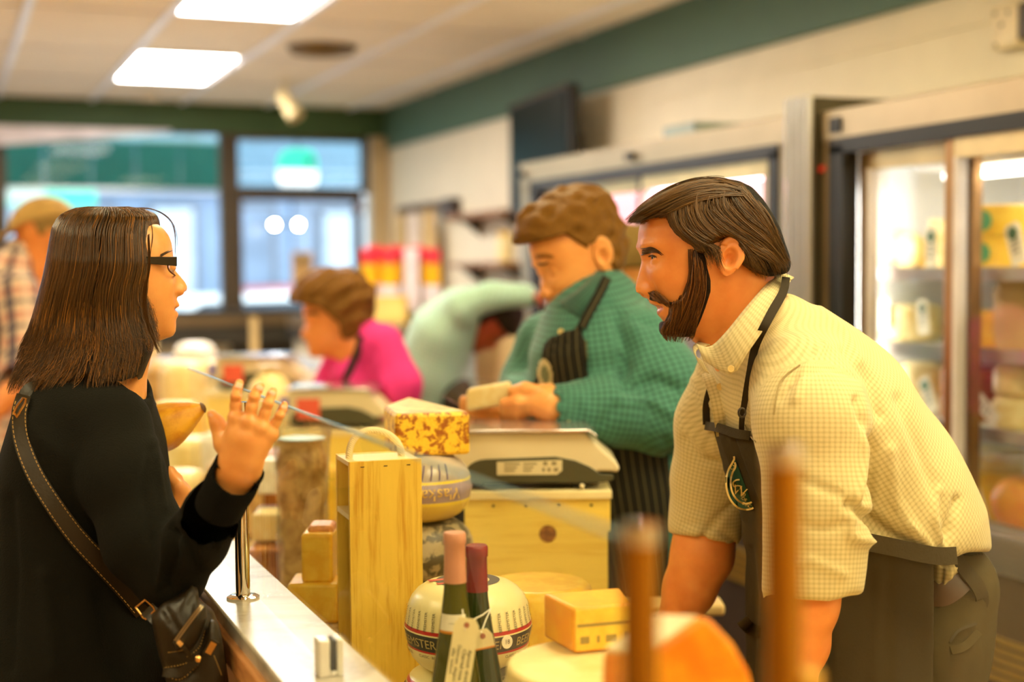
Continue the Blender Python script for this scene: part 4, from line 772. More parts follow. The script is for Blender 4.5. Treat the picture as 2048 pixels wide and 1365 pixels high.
for k, (y_, m_, lb) in enumerate(((9.2, mat('tan_cloth', (206, 174, 116), .8), 'right'), (9.52, mat('pale_cloth', (226, 208, 190), .8), 'middle'), (9.84, mat('tan_cloth', (206, 174, 116), .8), 'left'))):
    t = thing('hanging_apron', '%s of the tan aprons hanging on the wall rack' % lb, 'apron', (3.1, y_, 1.412), group='aprons on the wall rack')
    MB().prism([(-.06, .58), (.06, .58), (.12, .42), (.125, .0), (.05, -.02), (-.04, .01), (-.125, 0), (-.12, .42)], (-.02, 0, 0), (0, 1, 0), (0, 0, 1), (.035, 0, 0)).build('cloth', m_, t, bevel=.008); MB().tube([(0, -.05, .57), (0, 0, .62), (0, .05, .57)], .006, 6).build('neck_loop', M_bronze, t)
# things on the sill behind the pink woman: grey equipment
t = thing('display_case', 'glass-topped cooler case by the window, blurred, behind the last scale', 'case', (.9, 7.85, 0)); MB().box((-.5, -.5, 0), (1.0, .5, 1.06)).build('body', M_cream, t); MB().box((-.5, -.5, 1.06), (1.0, .5, 1.10)).build('top', mat('blue_white_top', (206, 220, 236), .12), t)
for x_ in (-.42, .1, .62): MB().cyl((x_, -.46, 1.10), (x_, -.46, 1.36), .022).build('upright', mat('tan_post', (206, 178, 120), .4), t)
MB().box((-.5, -.49, 1.36), (1.0, -.45, 1.39)).build('rail', M_black, t)
# ------------------------------------------------------------------ implicit-surface toolkit for people
# Figures are modelled in metres in axes (right, up, away) that are then turned into the room.
from mathutils.bvhtree import BVHTree
def cp(px, py, d): return np.array([(px - CX) * d / F, (CY - py) * d / F, d], float)
AX = np.stack([RT, UP, FW])                       # rows: local axes in the room
def to_world(V): return C0 + np.asarray(V) @ AX
def smin(a, b, k):
    if k <= 0: return np.minimum(a, b)
    h = np.clip(.5 + .5 * (b - a) / k, 0, 1); return b + (a - b) * h - k * h * (1 - h)
def smax(a, b, k): return -smin(-a, -b, k)
def poly_sd(P, x, y):
    """signed distance to a closed 2-D polygon (negative inside)"""
    P = np.asarray(P, float); n = len(P); d = np.full(np.broadcast(x, y).shape, 1e9); ins = np.zeros(d.shape, bool)
    for i in range(n):
        a, b = P[i], P[(i + 1) % n]; e = b - a; wx, wy = x - a[0], y - a[1]
        t = np.clip((wx * e[0] + wy * e[1]) / (e @ e + 1e-12), 0, 1); d = np.minimum(d, (wx - e[0] * t) ** 2 + (wy - e[1] * t) ** 2)
        c = ((a[1] <= y) & (b[1] > y)) | ((b[1] <= y) & (a[1] > y))
        xi = a[0] + (y - a[1]) / (e[1] if abs(e[1]) > 1e-12 else 1e-12) * e[0]; ins ^= c & (x < xi)
    return np.where(ins, -1, 1) * np.sqrt(d)
class Field:
    def __init__(s, lo, hi, h):
        s.lo = np.array(lo, float); s.h = h; n = np.ceil((np.array(hi) - s.lo) / h).astype(int) + 1
        s.ax = [s.lo[i] + h * np.arange(n[i]) for i in range(3)]; s.F = np.full(tuple(n), 1.0, np.float32)
    def sl(s, lo, hi):
        r = []
        for i in range(3):
            a = int(np.clip(np.floor((lo[i] - s.lo[i]) / s.h), 0, len(s.ax[i]))); b = int(np.clip(np.ceil((hi[i] - s.lo[i]) / s.h) + 1, 0, len(s.ax[i]))); r.append(slice(a, b))
        return tuple(r)
    def grid(s, sl): return s.ax[0][sl[0]][:, None, None], s.ax[1][sl[1]][None, :, None], s.ax[2][sl[2]][None, None, :]
    def put(s, fn, lo, hi, k=0., op='add'):
        sl = s.sl(lo, hi)
        if any(q.stop <= q.start for q in sl): return s
        D = fn(*s.grid(sl)).astype(np.float32); c = s.F[sl]
        s.F[sl] = smin(c, D, k) if op == 'add' else smax(c, -D, k) if op == 'sub' else smax(c, D, k); return s
    def limb(s, nodes, k=.02, side=(0, 0, 1), op='add'):
        """tapered elliptic limb through nodes (point, r_side, r_other); side = direction of r_side"""
        side = np.array(side, float)
        for (a, ra, sa), (b, rb, sb) in zip(nodes[:-1], nodes[1:]):
            a, b = np.array(a, float), np.array(b, float); R = max(ra, rb, sa, sb) + k + .02; e = b - a; L2 = e @ e + 1e-12; ez = e / math.sqrt(L2)
            sd = side - ez * (side @ ez); sd /= np.linalg.norm(sd) + 1e-9; nn = np.cross(ez, sd)
            def fn(x, y, z, a=a, e=e, L2=L2, ez=ez, sd=sd, nn=nn, ra=ra, rb=rb, sa=sa, sb=sb):
                px, py, pz_ = x - a[0], y - a[1], z - a[2]; t = np.clip((px * e[0] + py * e[1] + pz_ * e[2]) / L2, 0, 1)
                qx, qy, qz = px - t * e[0], py - t * e[1], pz_ - t * e[2]
                A = ra + (rb - ra) * t; B = sa + (sb - sa) * t; m = np.minimum(A, B)
                ca = qx * ez[0] + qy * ez[1] + qz * ez[2]; cs = qx * sd[0] + qy * sd[1] + qz * sd[2]; cn = qx * nn[0] + qy * nn[1] + qz * nn[2]
                return (np.sqrt((cs / A) ** 2 + (cn / B) ** 2 + (ca / m) ** 2 + 1e-12) - 1) * m
            s.put(fn, np.minimum(a, b) - R, np.maximum(a, b) + R, k, op)
        return s
    def tube(s, pts, k=.012, op='add'):            # round limb: (point, radius)
        return s.limb([(p, r, r) for p, r in pts], k, (0.31, .17, .93), op)
    def ball(s, c, r, k=.01, op='add'):
        r = np.array([r] * 3 if np.isscalar(r) else r, float); m = r.min(); R = r.max() + k + .01; c = np.array(c, float)
        return s.put(lambda x, y, z: (np.sqrt(((x - c[0]) / r[0]) ** 2 + ((y - c[1]) / r[1]) ** 2 + ((z - c[2]) / r[2]) ** 2) - 1) * m, c - R, c + R, k, op)
    def sample(s, P):
        q = (np.asarray(P) - s.lo) / s.h; n = np.array(s.F.shape); i = np.clip(np.round(q).astype(int), 0, n - 1); return s.F[i[:, 0], i[:, 1], i[:, 2]]
    def cut(s, poly, k=.006):
        """remove what lies inside a pixel polygon (seen from the photograph's viewpoint)"""
        x, y, z = s.grid((slice(None),) * 3); sd = poly_sd(poly, np.broadcast_to(CX + F * x / z, s.F.shape), np.broadcast_to(CY - F * y / z, s.F.shape)) * 2.2 / F
        s.F = smax(s.F, -sd, k).astype(np.float32); return s
    def under(s, covers, gap=.012):
        """keep only what lies at least gap inside the clothes over it"""
        x, y, z = np.meshgrid(*s.ax, indexing='ij'); P = np.stack([x.ravel(), y.ravel(), z.ravel()], 1); D = np.full(len(P), 1., np.float32)
        for c in covers: D = np.minimum(D, np.where(np.all((P >= c.lo) & (P <= c.lo + c.h * (np.array(c.F.shape) - 1)), 1), c.sample(P), 1.))
        s.F = np.maximum(s.F, D.reshape(s.F.shape) + gap); return s
    def mesh(s):
        return surface_nets(s.F, s.lo, s.h)
def surface_nets(G, lo, h):
    G = G.astype(np.float32); S = G < 0; n = np.array(G.shape)
    c = np.zeros(tuple(n - 1), np.uint8)
    offs = [(i, j, k) for i in (0, 1) for j in (0, 1) for k in (0, 1)]
    for o in offs: c += S[o[0]:n[0] - 1 + o[0], o[1]:n[1] - 1 + o[1], o[2]:n[2] - 1 + o[2]]
    act = (c > 0) & (c < 8); I = np.argwhere(act)
    vals = np.stack([G[I[:, 0] + o[0], I[:, 1] + o[1], I[:, 2] + o[2]] for o in offs], 1); acc = np.zeros((len(I), 3)); cnt = np.zeros(len(I)); O = np.array(offs, float)
    for a in range(8):
        for b in range(a + 1, 8):
            if np.abs(O[a] - O[b]).sum() != 1: continue
            va, vb = vals[:, a], vals[:, b]; m = (va < 0) != (vb < 0); t = np.where(m, va / np.where(m, va - vb, 1), 0)
            acc += np.where(m[:, None], O[a] + t[:, None] * (O[b] - O[a]), 0); cnt += m
    V = lo + h * (I + acc / cnt[:, None]); idx = np.full(act.shape, -1, np.int64); idx[act] = np.arange(len(I)); Q = []
    for axis in range(3):
        sh = [slice(1, n[d] - 1) for d in range(3)]; sh[axis] = slice(0, n[axis] - 1); s2 = list(sh); s2[axis] = slice(1, n[axis])
        A, B = S[tuple(sh)], S[tuple(s2)]; E = np.argwhere(A != B)
        if not len(E): continue
        fl = A[E[:, 0], E[:, 1], E[:, 2]]; E = E + np.array([0 if d == axis else 1 for d in range(3)])
        d1, d2 = (axis + 1) % 3, (axis + 2) % 3; u = np.zeros(3, int); v = np.zeros(3, int); u[d1] = 1; v[d2] = 1
        g = lambda P: idx[P[:, 0], P[:, 1], P[:, 2]]
        q = np.stack([g(E - u - v), g(E - v), g(E), g(E - u)], 1); q[fl] = q[fl][:, ::-1]; Q.append(q)
    return V, np.concatenate(Q) if Q else np.zeros((0, 4), int)     # (right, up, away) is left-handed, so this order points outward in the room
def vnormals(V, Q):
    V = np.asarray(V); n = np.cross(V[Q[:, 2]] - V[Q[:, 0]], V[Q[:, 3]] - V[Q[:, 1]]); N = np.zeros_like(V)
    for k in range(4): np.add.at(N, Q[:, k], n)
    return N / (np.linalg.norm(N, axis=1, keepdims=True) + 1e-12)
def relax(V, Q, it=2, w=.5):
    V = V.copy(); n = len(V)
    for _ in range(it):
        S = np.zeros_like(V); c = np.zeros(n)
        for a, b in ((0, 1), (1, 2), (2, 3), (3, 0)):
            np.add.at(S, Q[:, a], V[Q[:, b]]); np.add.at(S, Q[:, b], V[Q[:, a]]); np.add.at(c, Q[:, a], 1); np.add.at(c, Q[:, b], 1)
        V += w * (S / np.maximum(c, 1)[:, None] - V)
    return V
def pxof(V): return np.stack([CX + F * V[:, 0] / V[:, 2], CY - F * V[:, 1] / V[:, 2]], 1)
def seg_dist(P, pts):
    d = np.full(len(P), 1e9); pts = np.asarray(pts, float)
    for a, b in zip(pts[:-1], pts[1:]):
        e = b - a; t = np.clip(((P - a) @ e) / (e @ e + 1e-9), 0, 1); d = np.minimum(d, np.linalg.norm(P - a - t[:, None] * e, axis=1))
    return d
def crease(V, Q, folds):
    """cloth folds: (polyline, width px, depth m) pushes the cloth in (depth<0) or out along its normal on the side that shows"""
    N = vnormals(V, Q); N = -N if (N * (V - V.mean(0))).sum() < 0 else N; P = pxof(V); D = np.zeros(len(V)); near = N[:, 2] < .25
    for pts, w, dep in folds: D += np.where(near, dep * np.exp(-(seg_dist(P, pts) / w) ** 2), 0)
    return V + N * D[:, None]
def fab_uv(V, bones):
    """weave coordinates in metres: along / across the nearest bone"""
    best = np.full(len(V), 1e9); out = np.zeros((len(V), 3))
    for a, b, r in bones:
        a, b = np.array(a), np.array(b); e = b - a; L = np.linalg.norm(e); ez = e / L; q = V - a; t = q @ ez; tc = np.clip(t, 0, L); c = q - tc[:, None] * ez; d = np.linalg.norm(c, axis=1) / r
        sd = np.cross(ez, [0, 0, 1.]); sd /= np.linalg.norm(sd) + 1e-9
        m = d < best; best[m] = d[m]; out[m, 0] = t[m]; ca = c - np.outer(c @ ez, ez); ang = np.arctan2(ca @ sd, -ca[:, 2]); out[m, 1] = (ang * r)[m]
    return out
def cmesh(name, V, Q, m, parent, smooth='all', mi=None, attrs=None):
    Wv = to_world(V); Q = [tuple(q) for q in Q]; c = Wv.mean(0)
    T = np.array([[q[0], q[1], q[2]] for q in Q]); T2 = np.array([[q[0], q[2], q[-1]] for q in Q]); vol = sum(np.einsum('ij,ij->i', Wv[t[:, 0]] - c, np.cross(Wv[t[:, 1]] - c, Wv[t[:, 2]] - c)).sum() for t in (T, T2))
    if vol < 0: Q = [q[::-1] for q in Q]
    return mesh_obj(name, Wv, Q, m, parent, True, smooth, mi, attrs=attrs)
def join(parts):
    V, Q, M, o = [], [], [], 0
    for v, q, mi in parts:
        V.append(v); Q.append(np.asarray(q) + o); M.append(np.full(len(q), mi) if np.isscalar(mi) else mi); o += len(v)
    return np.concatenate(V), np.concatenate(Q), np.concatenate(M)
class Drape:
    """finds where a sight line of the photograph meets a surface, to lay seams, hair and prints on it"""
    def __init__(s, *meshes):
        V, Fc = [], []
        for v, q in meshes: o = len(V); V += [tuple(p) for p in v]; Fc += [tuple(int(i) + o for i in f) for f in q]
        s.b = BVHTree.FromPolygons(V, Fc)
    def hit(s, px, py, lift=.002, d0=None):
        r = Vector(((px - CX) / F, (CY - py) / F, 1.)); L = r.length; h = s.b.ray_cast(Vector((0, 0, 0)), r / L)
        if h[0] is None: return None if d0 is None else np.array(cp(px, py, d0))
        p = np.array(h[0]); return p * (1 - lift / np.linalg.norm(p))
def resample(P, n):
    P = np.asarray(P, float); s = np.concatenate([[0], np.cumsum(np.linalg.norm(np.diff(P, axis=0), axis=1))]); t = np.linspace(0, s[-1], n)
    # Catmull-Rom through the points
    k = np.clip(np.searchsorted(s, t, side='right') - 1, 0, len(P) - 2); f = (t - s[k]) / np.maximum(s[k + 1] - s[k], 1e-9)
    p0, p1, p2, p3 = P[np.maximum(k - 1, 0)], P[k], P[k + 1], P[np.minimum(k + 2, len(P) - 1)]; f = f[:, None]
    return .5 * ((2 * p1) + (-p0 + p2) * f + (2 * p0 - 5 * p1 + 4 * p2 - p3) * f ** 2 + (-p0 + 3 * p1 - 3 * p2 + p3) * f ** 3)
def ribbon(name, pts, width, thick, m, parent, drape=None, lift=.003, n=30, side=None):
    """strap through pixel points (px,py,depth[,width]) laid on drape where it meets it"""
    P = resample([q[:3] for q in pts], n); W = resample([[q[3] if len(q) > 3 else width] for q in pts], n)[:, 0] if any(len(q) > 3 for q in pts) else np.full(n, width)
    C = np.array([(drape.hit(x, y, lift, d) if drape else cp(x, y, d)) for x, y, d in P]); V = []
    if drape:                                    # soften the depth jumps
        z = C[:, 2].copy(); z = np.array([z[max(0, i - 2):i + 3].min() for i in range(n)])
        for _ in range(9): z[1:-1] = .25 * z[:-2] + .5 * z[1:-1] + .25 * z[2:]
        C = C * (z / C[:, 2])[:, None]
    T = np.gradient(C, axis=0); T /= np.linalg.norm(T, axis=1, keepdims=True); vw = C / np.linalg.norm(C, axis=1, keepdims=True)
    S_ = np.cross(T, vw if side is None else np.tile(side, (n, 1))); S_ /= np.linalg.norm(S_, axis=1, keepdims=True); N_ = np.cross(S_, T)
    for i in range(n):
        for a, b in ((-1, -1), (1, -1), (1, 1), (-1, 1)): V.append(C[i] + S_[i] * a * W[i] / 2 + N_[i] * b * thick / 2)
    Q = [(i * 4 + k, i * 4 + (k + 1) % 4, i * 4 + 4 + (k + 1) % 4, i * 4 + 4 + k) for i in range(n - 1) for k in range(4)] + [(3, 2, 1, 0), (n * 4 - 4, n * 4 - 3, n * 4 - 2, n * 4 - 1)]
    al = np.concatenate([[0], np.cumsum(np.linalg.norm(np.diff(C, axis=0), axis=1))]); wv = np.array([(al[i], a * W[i] / 2, 0) for i in range(n) for a in (-1, 1, 1, -1)])
    return cmesh(name, np.array(V), Q, m, parent, True, attrs={'weave': wv}), C, S_
def inflate(poly, d, R, h=.004, k=0., squash=1.):
    """rounded solid whose outline at depth d is the pixel polygon, R thick each way"""
    P = np.array([cp(x, y, d)[:2] for x, y in poly]); lo = np.append(P.min(0) - .02, d - R * squash - .02); hi = np.append(P.max(0) + .02, d + R * squash + .02); f = Field(lo, hi, h)
    x, y, z = f.grid((slice(None),) * 3); sd = poly_sd(P, x[:, :, 0], y[:, :, 0])[:, :, None]; a = np.maximum(sd + R, 0); f.F = (np.sqrt(a ** 2 + ((z - d) / squash) ** 2) - R).astype(np.float32); return f
def strands(name, S, m, parent, rad=.00022, tip=.3):
    """hair: list of (n,3) arrays in local axes -> one hair-curves object"""
    hc = bpy.data.hair_curves.new(name); hc.add_curves([len(q) for q in S]); P = to_world(np.concatenate(S)) - ORG[parent]
    hc.points.foreach_set('position', P.astype(np.float32).ravel()); R = np.concatenate([rad * (1 - (1 - tip) * np.linspace(0, 1, len(q)) ** 2) for q in S]).astype(np.float32)
    hc.points.foreach_set('radius', R); hc.materials.append(m); o = bpy.data.objects.new(name, hc); COL.objects.link(o); o.parent = parent; o['kind'] = 'stuff'; ORG[o] = ORG[parent]; return o
def comb(guides, n, jit, npts=14, drape=None, lift=(.001, .005), d0=2.2, seed=0, lenj=.25, clump=10, stray=1.):
    """strands between neighbouring guide lines (pixel polylines, same direction), laid on drape"""
    r = np.random.default_rng(seed); G = [resample(g, npts) for g in guides]; out = []
    for s_ in range(n):
        if s_ % clump == 0: ca, c0, c1, cph, cj, clf = r.uniform(0, len(G) - 1.001), r.uniform(0, lenj), 1 - r.uniform(0, lenj), r.uniform(0, 6.28, 2), r.normal(0, jit, 2), r.uniform(*lift)
        a = float(np.clip(ca + r.normal(0, .05), 0, len(G) - 1.001)); i = int(a); f = a - i; L = G[i] * (1 - f) + G[i + 1] * f; t0 = np.clip(c0 + r.normal(0, .04), 0, .8); t1 = np.clip(c1 + r.normal(0, .06), t0 + .15, 1)
        L = resample(L, npts * 2); L = L[int(t0 * len(L)):max(int(t1 * len(L)), int(t0 * len(L)) + 5)]; ph = cph + r.normal(0, .3, 2); t = np.linspace(0, 1, len(L))
        L = L + cj + r.normal(0, jit * .45, 2) * (1 - .5 * t[:, None]) + np.stack([np.sin(t * 5 + ph[0]), np.sin(t * 4 + ph[1])], 1) * jit * stray; lf = clf + r.uniform(-.0008, .0012); last = None; Q = []
        for px, py in L:
            h = drape.hit(px, py, lf) if drape else cp(px, py, d0)
            if h is None: h = cp(px, py, (np.linalg.norm(last) if False else last[2]) if last is not None else d0)
            if last is not None and abs(h[2] - last[2]) > .02: h = h * (last[2] + np.sign(h[2] - last[2]) * .012) / h[2]
            last = h; Q.append(h)
        out.append(np.array(Q))
    return out
# ------------------------------------------------------------------ heads
GEN = dict(  # a grown head, metres; v from eye level, u forward of the ear line
    prof=[(.121, -.010), (.112, .035), (.098, .062), (.080, .080), (.06, .090), (.04, .0945), (.022, .097), (.012, .0955), (0, .0905), (-.015, .099), (-.030, .110), (-.038, .1155), (-.044, .113), (-.049, .101), (-.055, .099), (-.063, .1015), (-.070, .0965), (-.078, .099), (-.089, .0925), (-.098, .0955), (-.108, .0945), (-.117, .086), (-.122, .060), (-.126, .02)],
    back=[(.121, -.012), (.112, -.045), (.098, -.068), (.08, -.085), (.05, -.098), (.02, -.102), (-.01, -.098), (-.04, -.082), (-.07, -.06), (-.126, -.05)],
    wid=[(.121, .006), (.115, .032), (.104, .050), (.085, .064), (.06, .073), (.03, .0765), (0, .075), (-.03, .071), (-.06, .064), (-.085, .055), (-.105, .042), (-.118, .028), (-.126, .018)],
    skull=True, nose=(.004, -.050), mouth=-.070, sub=-.049, tip=-.038)
def head_local(x, y, z, H):
    o = H['o']; dx, dy, dz = H['s'] * (x - o[0]), y - o[1], z - o[2]; c, sn = math.cos(H['yaw']), math.sin(H['yaw'])
    u, w, v = np.broadcast_arrays(c * dx - sn * dz, sn * dx + c * dz, dy)
    if H.get('roll'): cr, sr = math.cos(H['roll']), math.sin(H['roll']); v, w = cr * v - sr * w, sr * v + cr * w
    p = H.get('pitch', 0)
    if p: u, v = math.cos(p) * u - math.sin(p) * v, math.sin(p) * u + math.cos(p) * v
    k = H.get('k', 1.); return u / k, v / k, w / k
def head_point(H, u, v, w):        # inverse of head_local for one point
    k = H.get('k', 1.); u, v, w = u * k, v * k, w * k; p = H.get('pitch', 0)
    u, v = math.cos(p) * u + math.sin(p) * v, -math.sin(p) * u + math.cos(p) * v
    if H.get('roll'): cr, sr = math.cos(H['roll']), math.sin(H['roll']); v, w = cr * v + sr * w, -sr * v + cr * w
    c, sn = math.cos(H['yaw']), math.sin(H['yaw']); dx, dz = c * u + sn * w, -sn * u + c * w
    return H['o'] + np.array([H['s'] * dx, v, dz])
def from_px(H, pts, d):             # profile pixels -> (v, u)
    return [((H['o'][1] - cp(px, py, d)[1]) * -1, H['s'] * (cp(px, py, d)[0] - H['o'][0]) / (math.cos(H['yaw']) + H['s'] * math.sin(H['yaw']) * H['o'][0] / H['o'][2])) for px, py in pts]
def head_fn(H, lids=True):
    pr, bk, wd = H['prof'], H['back'], H['wid']; srt = lambda L: (np.array(sorted(L))[:, 0], np.array(sorted(L))[:, 1])
    pv, pu = srt(pr); bv, bu = srt(bk); wv, wu = srt(wd); n0, n1 = H['nose']; keep = (pv > n0) | (pv < n1); fv, fu = pv[keep], pu[keep]; sub, tip, mo = H['sub'], H['tip'], H['mouth']
    fem = H.get('fem', 0); gv = np.arange(pv[0] - .06, pv[-1] + .06, .001); blur = lambda a, sg: np.convolve(np.pad(a, 90, 'edge'), np.exp(-.5 * (np.arange(-90, 91) / sg) ** 2) / np.exp(-.5 * (np.arange(-90, 91) / sg) ** 2).sum(), 'same')[90:-90]
    Fg = np.interp(gv, fv, fu); Fs = blur(Fg, 16.); top_ = np.clip((gv - .035) / .02, 0, 1); Fs = Fs * (1 - top_) + Fg * top_; Wg = blur(np.interp(gv, wv, wu), 5.); Fg = blur(Fg, 1.2)
    def fn(x, y, z):
        u, v, w = head_local(x, y, z, H); sh = u.shape; vf = v.ravel()
        I = lambda a, b: np.interp(vf, a, b).reshape(sh)
        Fp, Ff, B, Wd = I(pv, pu), I(gv, Fg), I(bv, bu), I(gv, Wg); lat = np.exp(-np.abs(w / np.where(v > n0, .046, np.where(v < mo - .016, .036, .027))) ** 3); Ff = I(gv, Fs) * (1 - lat) + Ff * lat; N = np.maximum(Fp - Ff, 0)
        wn = np.interp(vf, [sub - .004, sub + .002, tip, (tip + n0) / 2, n0], [.011, .0145, .0135, .0095, .008]).reshape(sh)
        front = Ff + N * np.exp(-np.abs(w / wn) ** 2.2 * .8)
        um = -.004 + 0 * u; L = np.where(u > um, np.maximum(front - um, .004), np.maximum(um - B, .004)); e = np.where(u > um, 2.35, 2.15)
        q = ((np.abs(u - um) / L) ** e + (np.abs(w) / np.maximum(Wd, .004)) ** e) ** (1 / e)
        D = (q - 1) * np.minimum(np.minimum(L, Wd) + .02, .075); aw = np.abs(w); fr = np.clip((u - .03) / .03, 0, 1)
        D += fr * .0075 * np.exp(-(((aw - .030) / .016) ** 2 + ((v + .001) / .0115) ** 2))          # eye sockets
        D = np.maximum(D, np.maximum(pv[0] - v, v - pv[-1] - .0) )
        if H.get('skull'):
            ell = (np.sqrt(((u + .004) / .0985) ** 2 + ((v - .036) / .0855) ** 2 + (w / .0765) ** 2) - 1) * .08; D = smin(np.where(v > .095, .3, D), ell, .006)
        D -= fr * .0028 * np.exp(-(((aw - .030) / .020) ** 2 + ((v - .019) / .007) ** 2)) * (1 - fem)    # brow ridge
        D -= fr * .0035 * np.exp(-(((aw - .043) / .017) ** 2 + ((v + .030) / .016) ** 2))             # cheekbone
        D += fr * .0022 * np.exp(-((v - mo) / .0024) ** 2) * np.exp(-(w / .019) ** 4)                  # mouth line
        D -= fr * .0022 * (np.exp(-((v - mo - .007) / .0045) ** 2) + np.exp(-((v - mo + .008) / .005) ** 2)) * np.exp(-(w / .017) ** 4)
        D += fr * .0016 * np.exp(-((aw - .030 + (v - tip) * -.35 * 1 - .0) / .004) ** 2) * np.clip((tip + .012 - v) / .01, 0, 1) * np.clip((v - mo + .006) / .008, 0, 1)   # smile fold
        return D
    return fn
def build_head(H, h, neck, ear=True, detail=True, pad=.02):
    """mesh of head + neck: H as above, neck = list of (point, radius)"""
    o = H['o']; k = H.get('k', 1.); f = Field(o - np.array([.15, .24, .13]) * k, o + np.array([.15, .14, .13]) * k, h); al = (o - 1, o + 1)
    f.tube(neck, .03); f.put(head_fn(H), *al, k=.022)
    P = lambda u, v, w: head_point(H, u, v, w); sub, tip = H['sub'], H['tip']; pv = np.array(sorted(H['prof'])); Fu = lambda v: float(np.interp(v, pv[:, 0], pv[:, 1]))
    if detail:
        for sg in (-1, 1):
            f.ball(P(Fu(sub) + .002, tip - .0045, sg * .0125), .0085 * k, .007)                       # wing of the nose
            f.ball(P(Fu(sub) + .0075, sub + .0005, sg * .0062), (.0052 * k, .0032 * k, .0032 * k), .002, 'sub')   # nostril
            ec = P(H['eye'][0], H['eye'][1], sg * H['eye'][2]); rr = .0136 * k
            f.ball(ec, rr, .004)
            up_, dn_ = H.get('lid', (.0042, .0040))
            def alm(x, y, z, sg=sg):
                u, v, w = head_local(x, y, z, H); dw = (w - sg * H['eye'][2]) / .0125; vv = v - H['eye'][1]; hgt = np.clip(1 - dw ** 2, 0, 1)
                return np.maximum(np.maximum(vv - up_ * hgt, -vv - dn_ * hgt), H['eye'][0] + .002 - u)
            f.put(alm, ec - .03, ec + .03, .0012, 'sub')
            f.ball(ec, .0118 * k, .0)
    ears = []
    if ear:
        ev, el = H.get('ear', (-.018, .031))
        for sg in (-1, 1):
            W0 = float(np.interp(ev, *np.array(sorted(H['wid'])).T)); t_ = H.get('ear_tilt', .25)
            def earf(x, y, z, sg=sg):
                u, v, w = head_local(x, y, z, H); uu, vv, ww = u + .010, v - ev, sg * w - W0 - .008; uu, vv = uu * math.cos(t_) + vv * math.sin(t_), -uu * math.sin(t_) + vv * math.cos(t_)
                ww = ww + .35 * uu                       # back edge stands off the skull
                wid_ = np.where(vv > 0, .0185, .0185 - .006 * np.clip(-vv / el, 0, 1)); r = np.sqrt((uu / wid_) ** 2 + (vv / el) ** 2 + 1e-9); body = np.maximum((r - 1) * .017, np.abs(ww) - .0042)
                rim = np.sqrt(((r - .86) * .017) ** 2 + (np.minimum(ww - .003, 0) ** 2 + np.maximum(ww - .003, 0) ** 2)) - .0036
                rim = np.where((vv < -el * .55) | ((uu > .008) & (vv < el * .5)), rim + .004, rim)
                bowl = np.sqrt(((uu - .001) / .0095) ** 2 + ((vv + .003) / .0145) ** 2 + ((ww - .0055) / .0075) ** 2) - 1
                anti = np.sqrt(((np.sqrt(((uu + .001) / .011) ** 2 + ((vv + .002) / .018) ** 2 + 1e-9) - 1) * .012) ** 2 + (ww - .0035) ** 2) - .0026
                b = smin(smin(body, rim, .003), anti, .003); b = smax(b, -bowl * .008, .0015); stalk = np.sqrt(((uu - .004) / .010) ** 2 + ((vv + .002) / .020) ** 2 + ((ww + .008) / .009) ** 2) - 1; b = smin(b, stalk * .009, .002); return smax(b, -(np.sqrt(((uu - .0005) / .0075) ** 2 + ((vv + .005) / .0115) ** 2 + ((ww - .004) / .010) ** 2) - 1) * .0075, .0015)
            c = P(-.01, ev, sg * (W0 + .008)); fe = Field(c - .045 * k, c + .045 * k, .0013 * max(1, h / .0021)); fe.put(earf, fe.lo - 1, fe.lo + 2); ears.append(fe.mesh())
    V, Q = f.mesh(); V = relax(V, Q, 1, .3)
    if ears: V, Q, _ = join([(V, Q, 0)] + [(relax(a, b, 1, .3), b, 0) for a, b in ears])
    C = V[Q].mean(1)
    u, v, w = head_local(C[:, 0], C[:, 1], C[:, 2], H); m = np.zeros(len(Q), int); mo = H['mouth']; lu, ll = H.get('lips', (.011, .012))
    e = 1 - (w / .024) ** 2; m[(u > Fu(mo) - .03) & (v < mo + lu * np.clip(e, 0, 1)) & (v > mo - ll * np.clip(e, 0, 1)) & (e > 0)] = 1
    return f, V, Q, m
def eye_parts(H, parent, gaze, iris_m, sg_list=(-1, 1)):
    for sg in sg_list:
        c = head_point(H, *[H['eye'][0], H['eye'][1], sg * H['eye'][2]]); k = H.get('k', 1.); g = np.array(gaze, float); g /= np.linalg.norm(g); r = .0123 * k
        e = MB().sphere((0, 0, 0), r, 24); e.V = [tuple(to_world(c) + np.array(v)) for v in e.V]; eo = e.build('eye', M_eye, parent, True, 'all'); gw = g @ AX
        MB().lathe([(0, r + .0004), (.0055 * k, r - .0013 * 1), (.0056 * k, r - .0022)][::-1], to_world(c), 20, tuple(gw)).build('iris', iris_m, eo, True, 'all')
        MB().lathe([(0, r + .0007), (.0024 * k, r + .0001)][::-1], to_world(c), 14, tuple(gw), cap=False).build('pupil', M_black, eo, True, 'all')
def finger(f, pts, r0, r1, k=.006):
    n = len(pts); f.tube([(p, r0 + (r1 - r0) * i / (n - 1)) for i, p in enumerate(pts)], k)
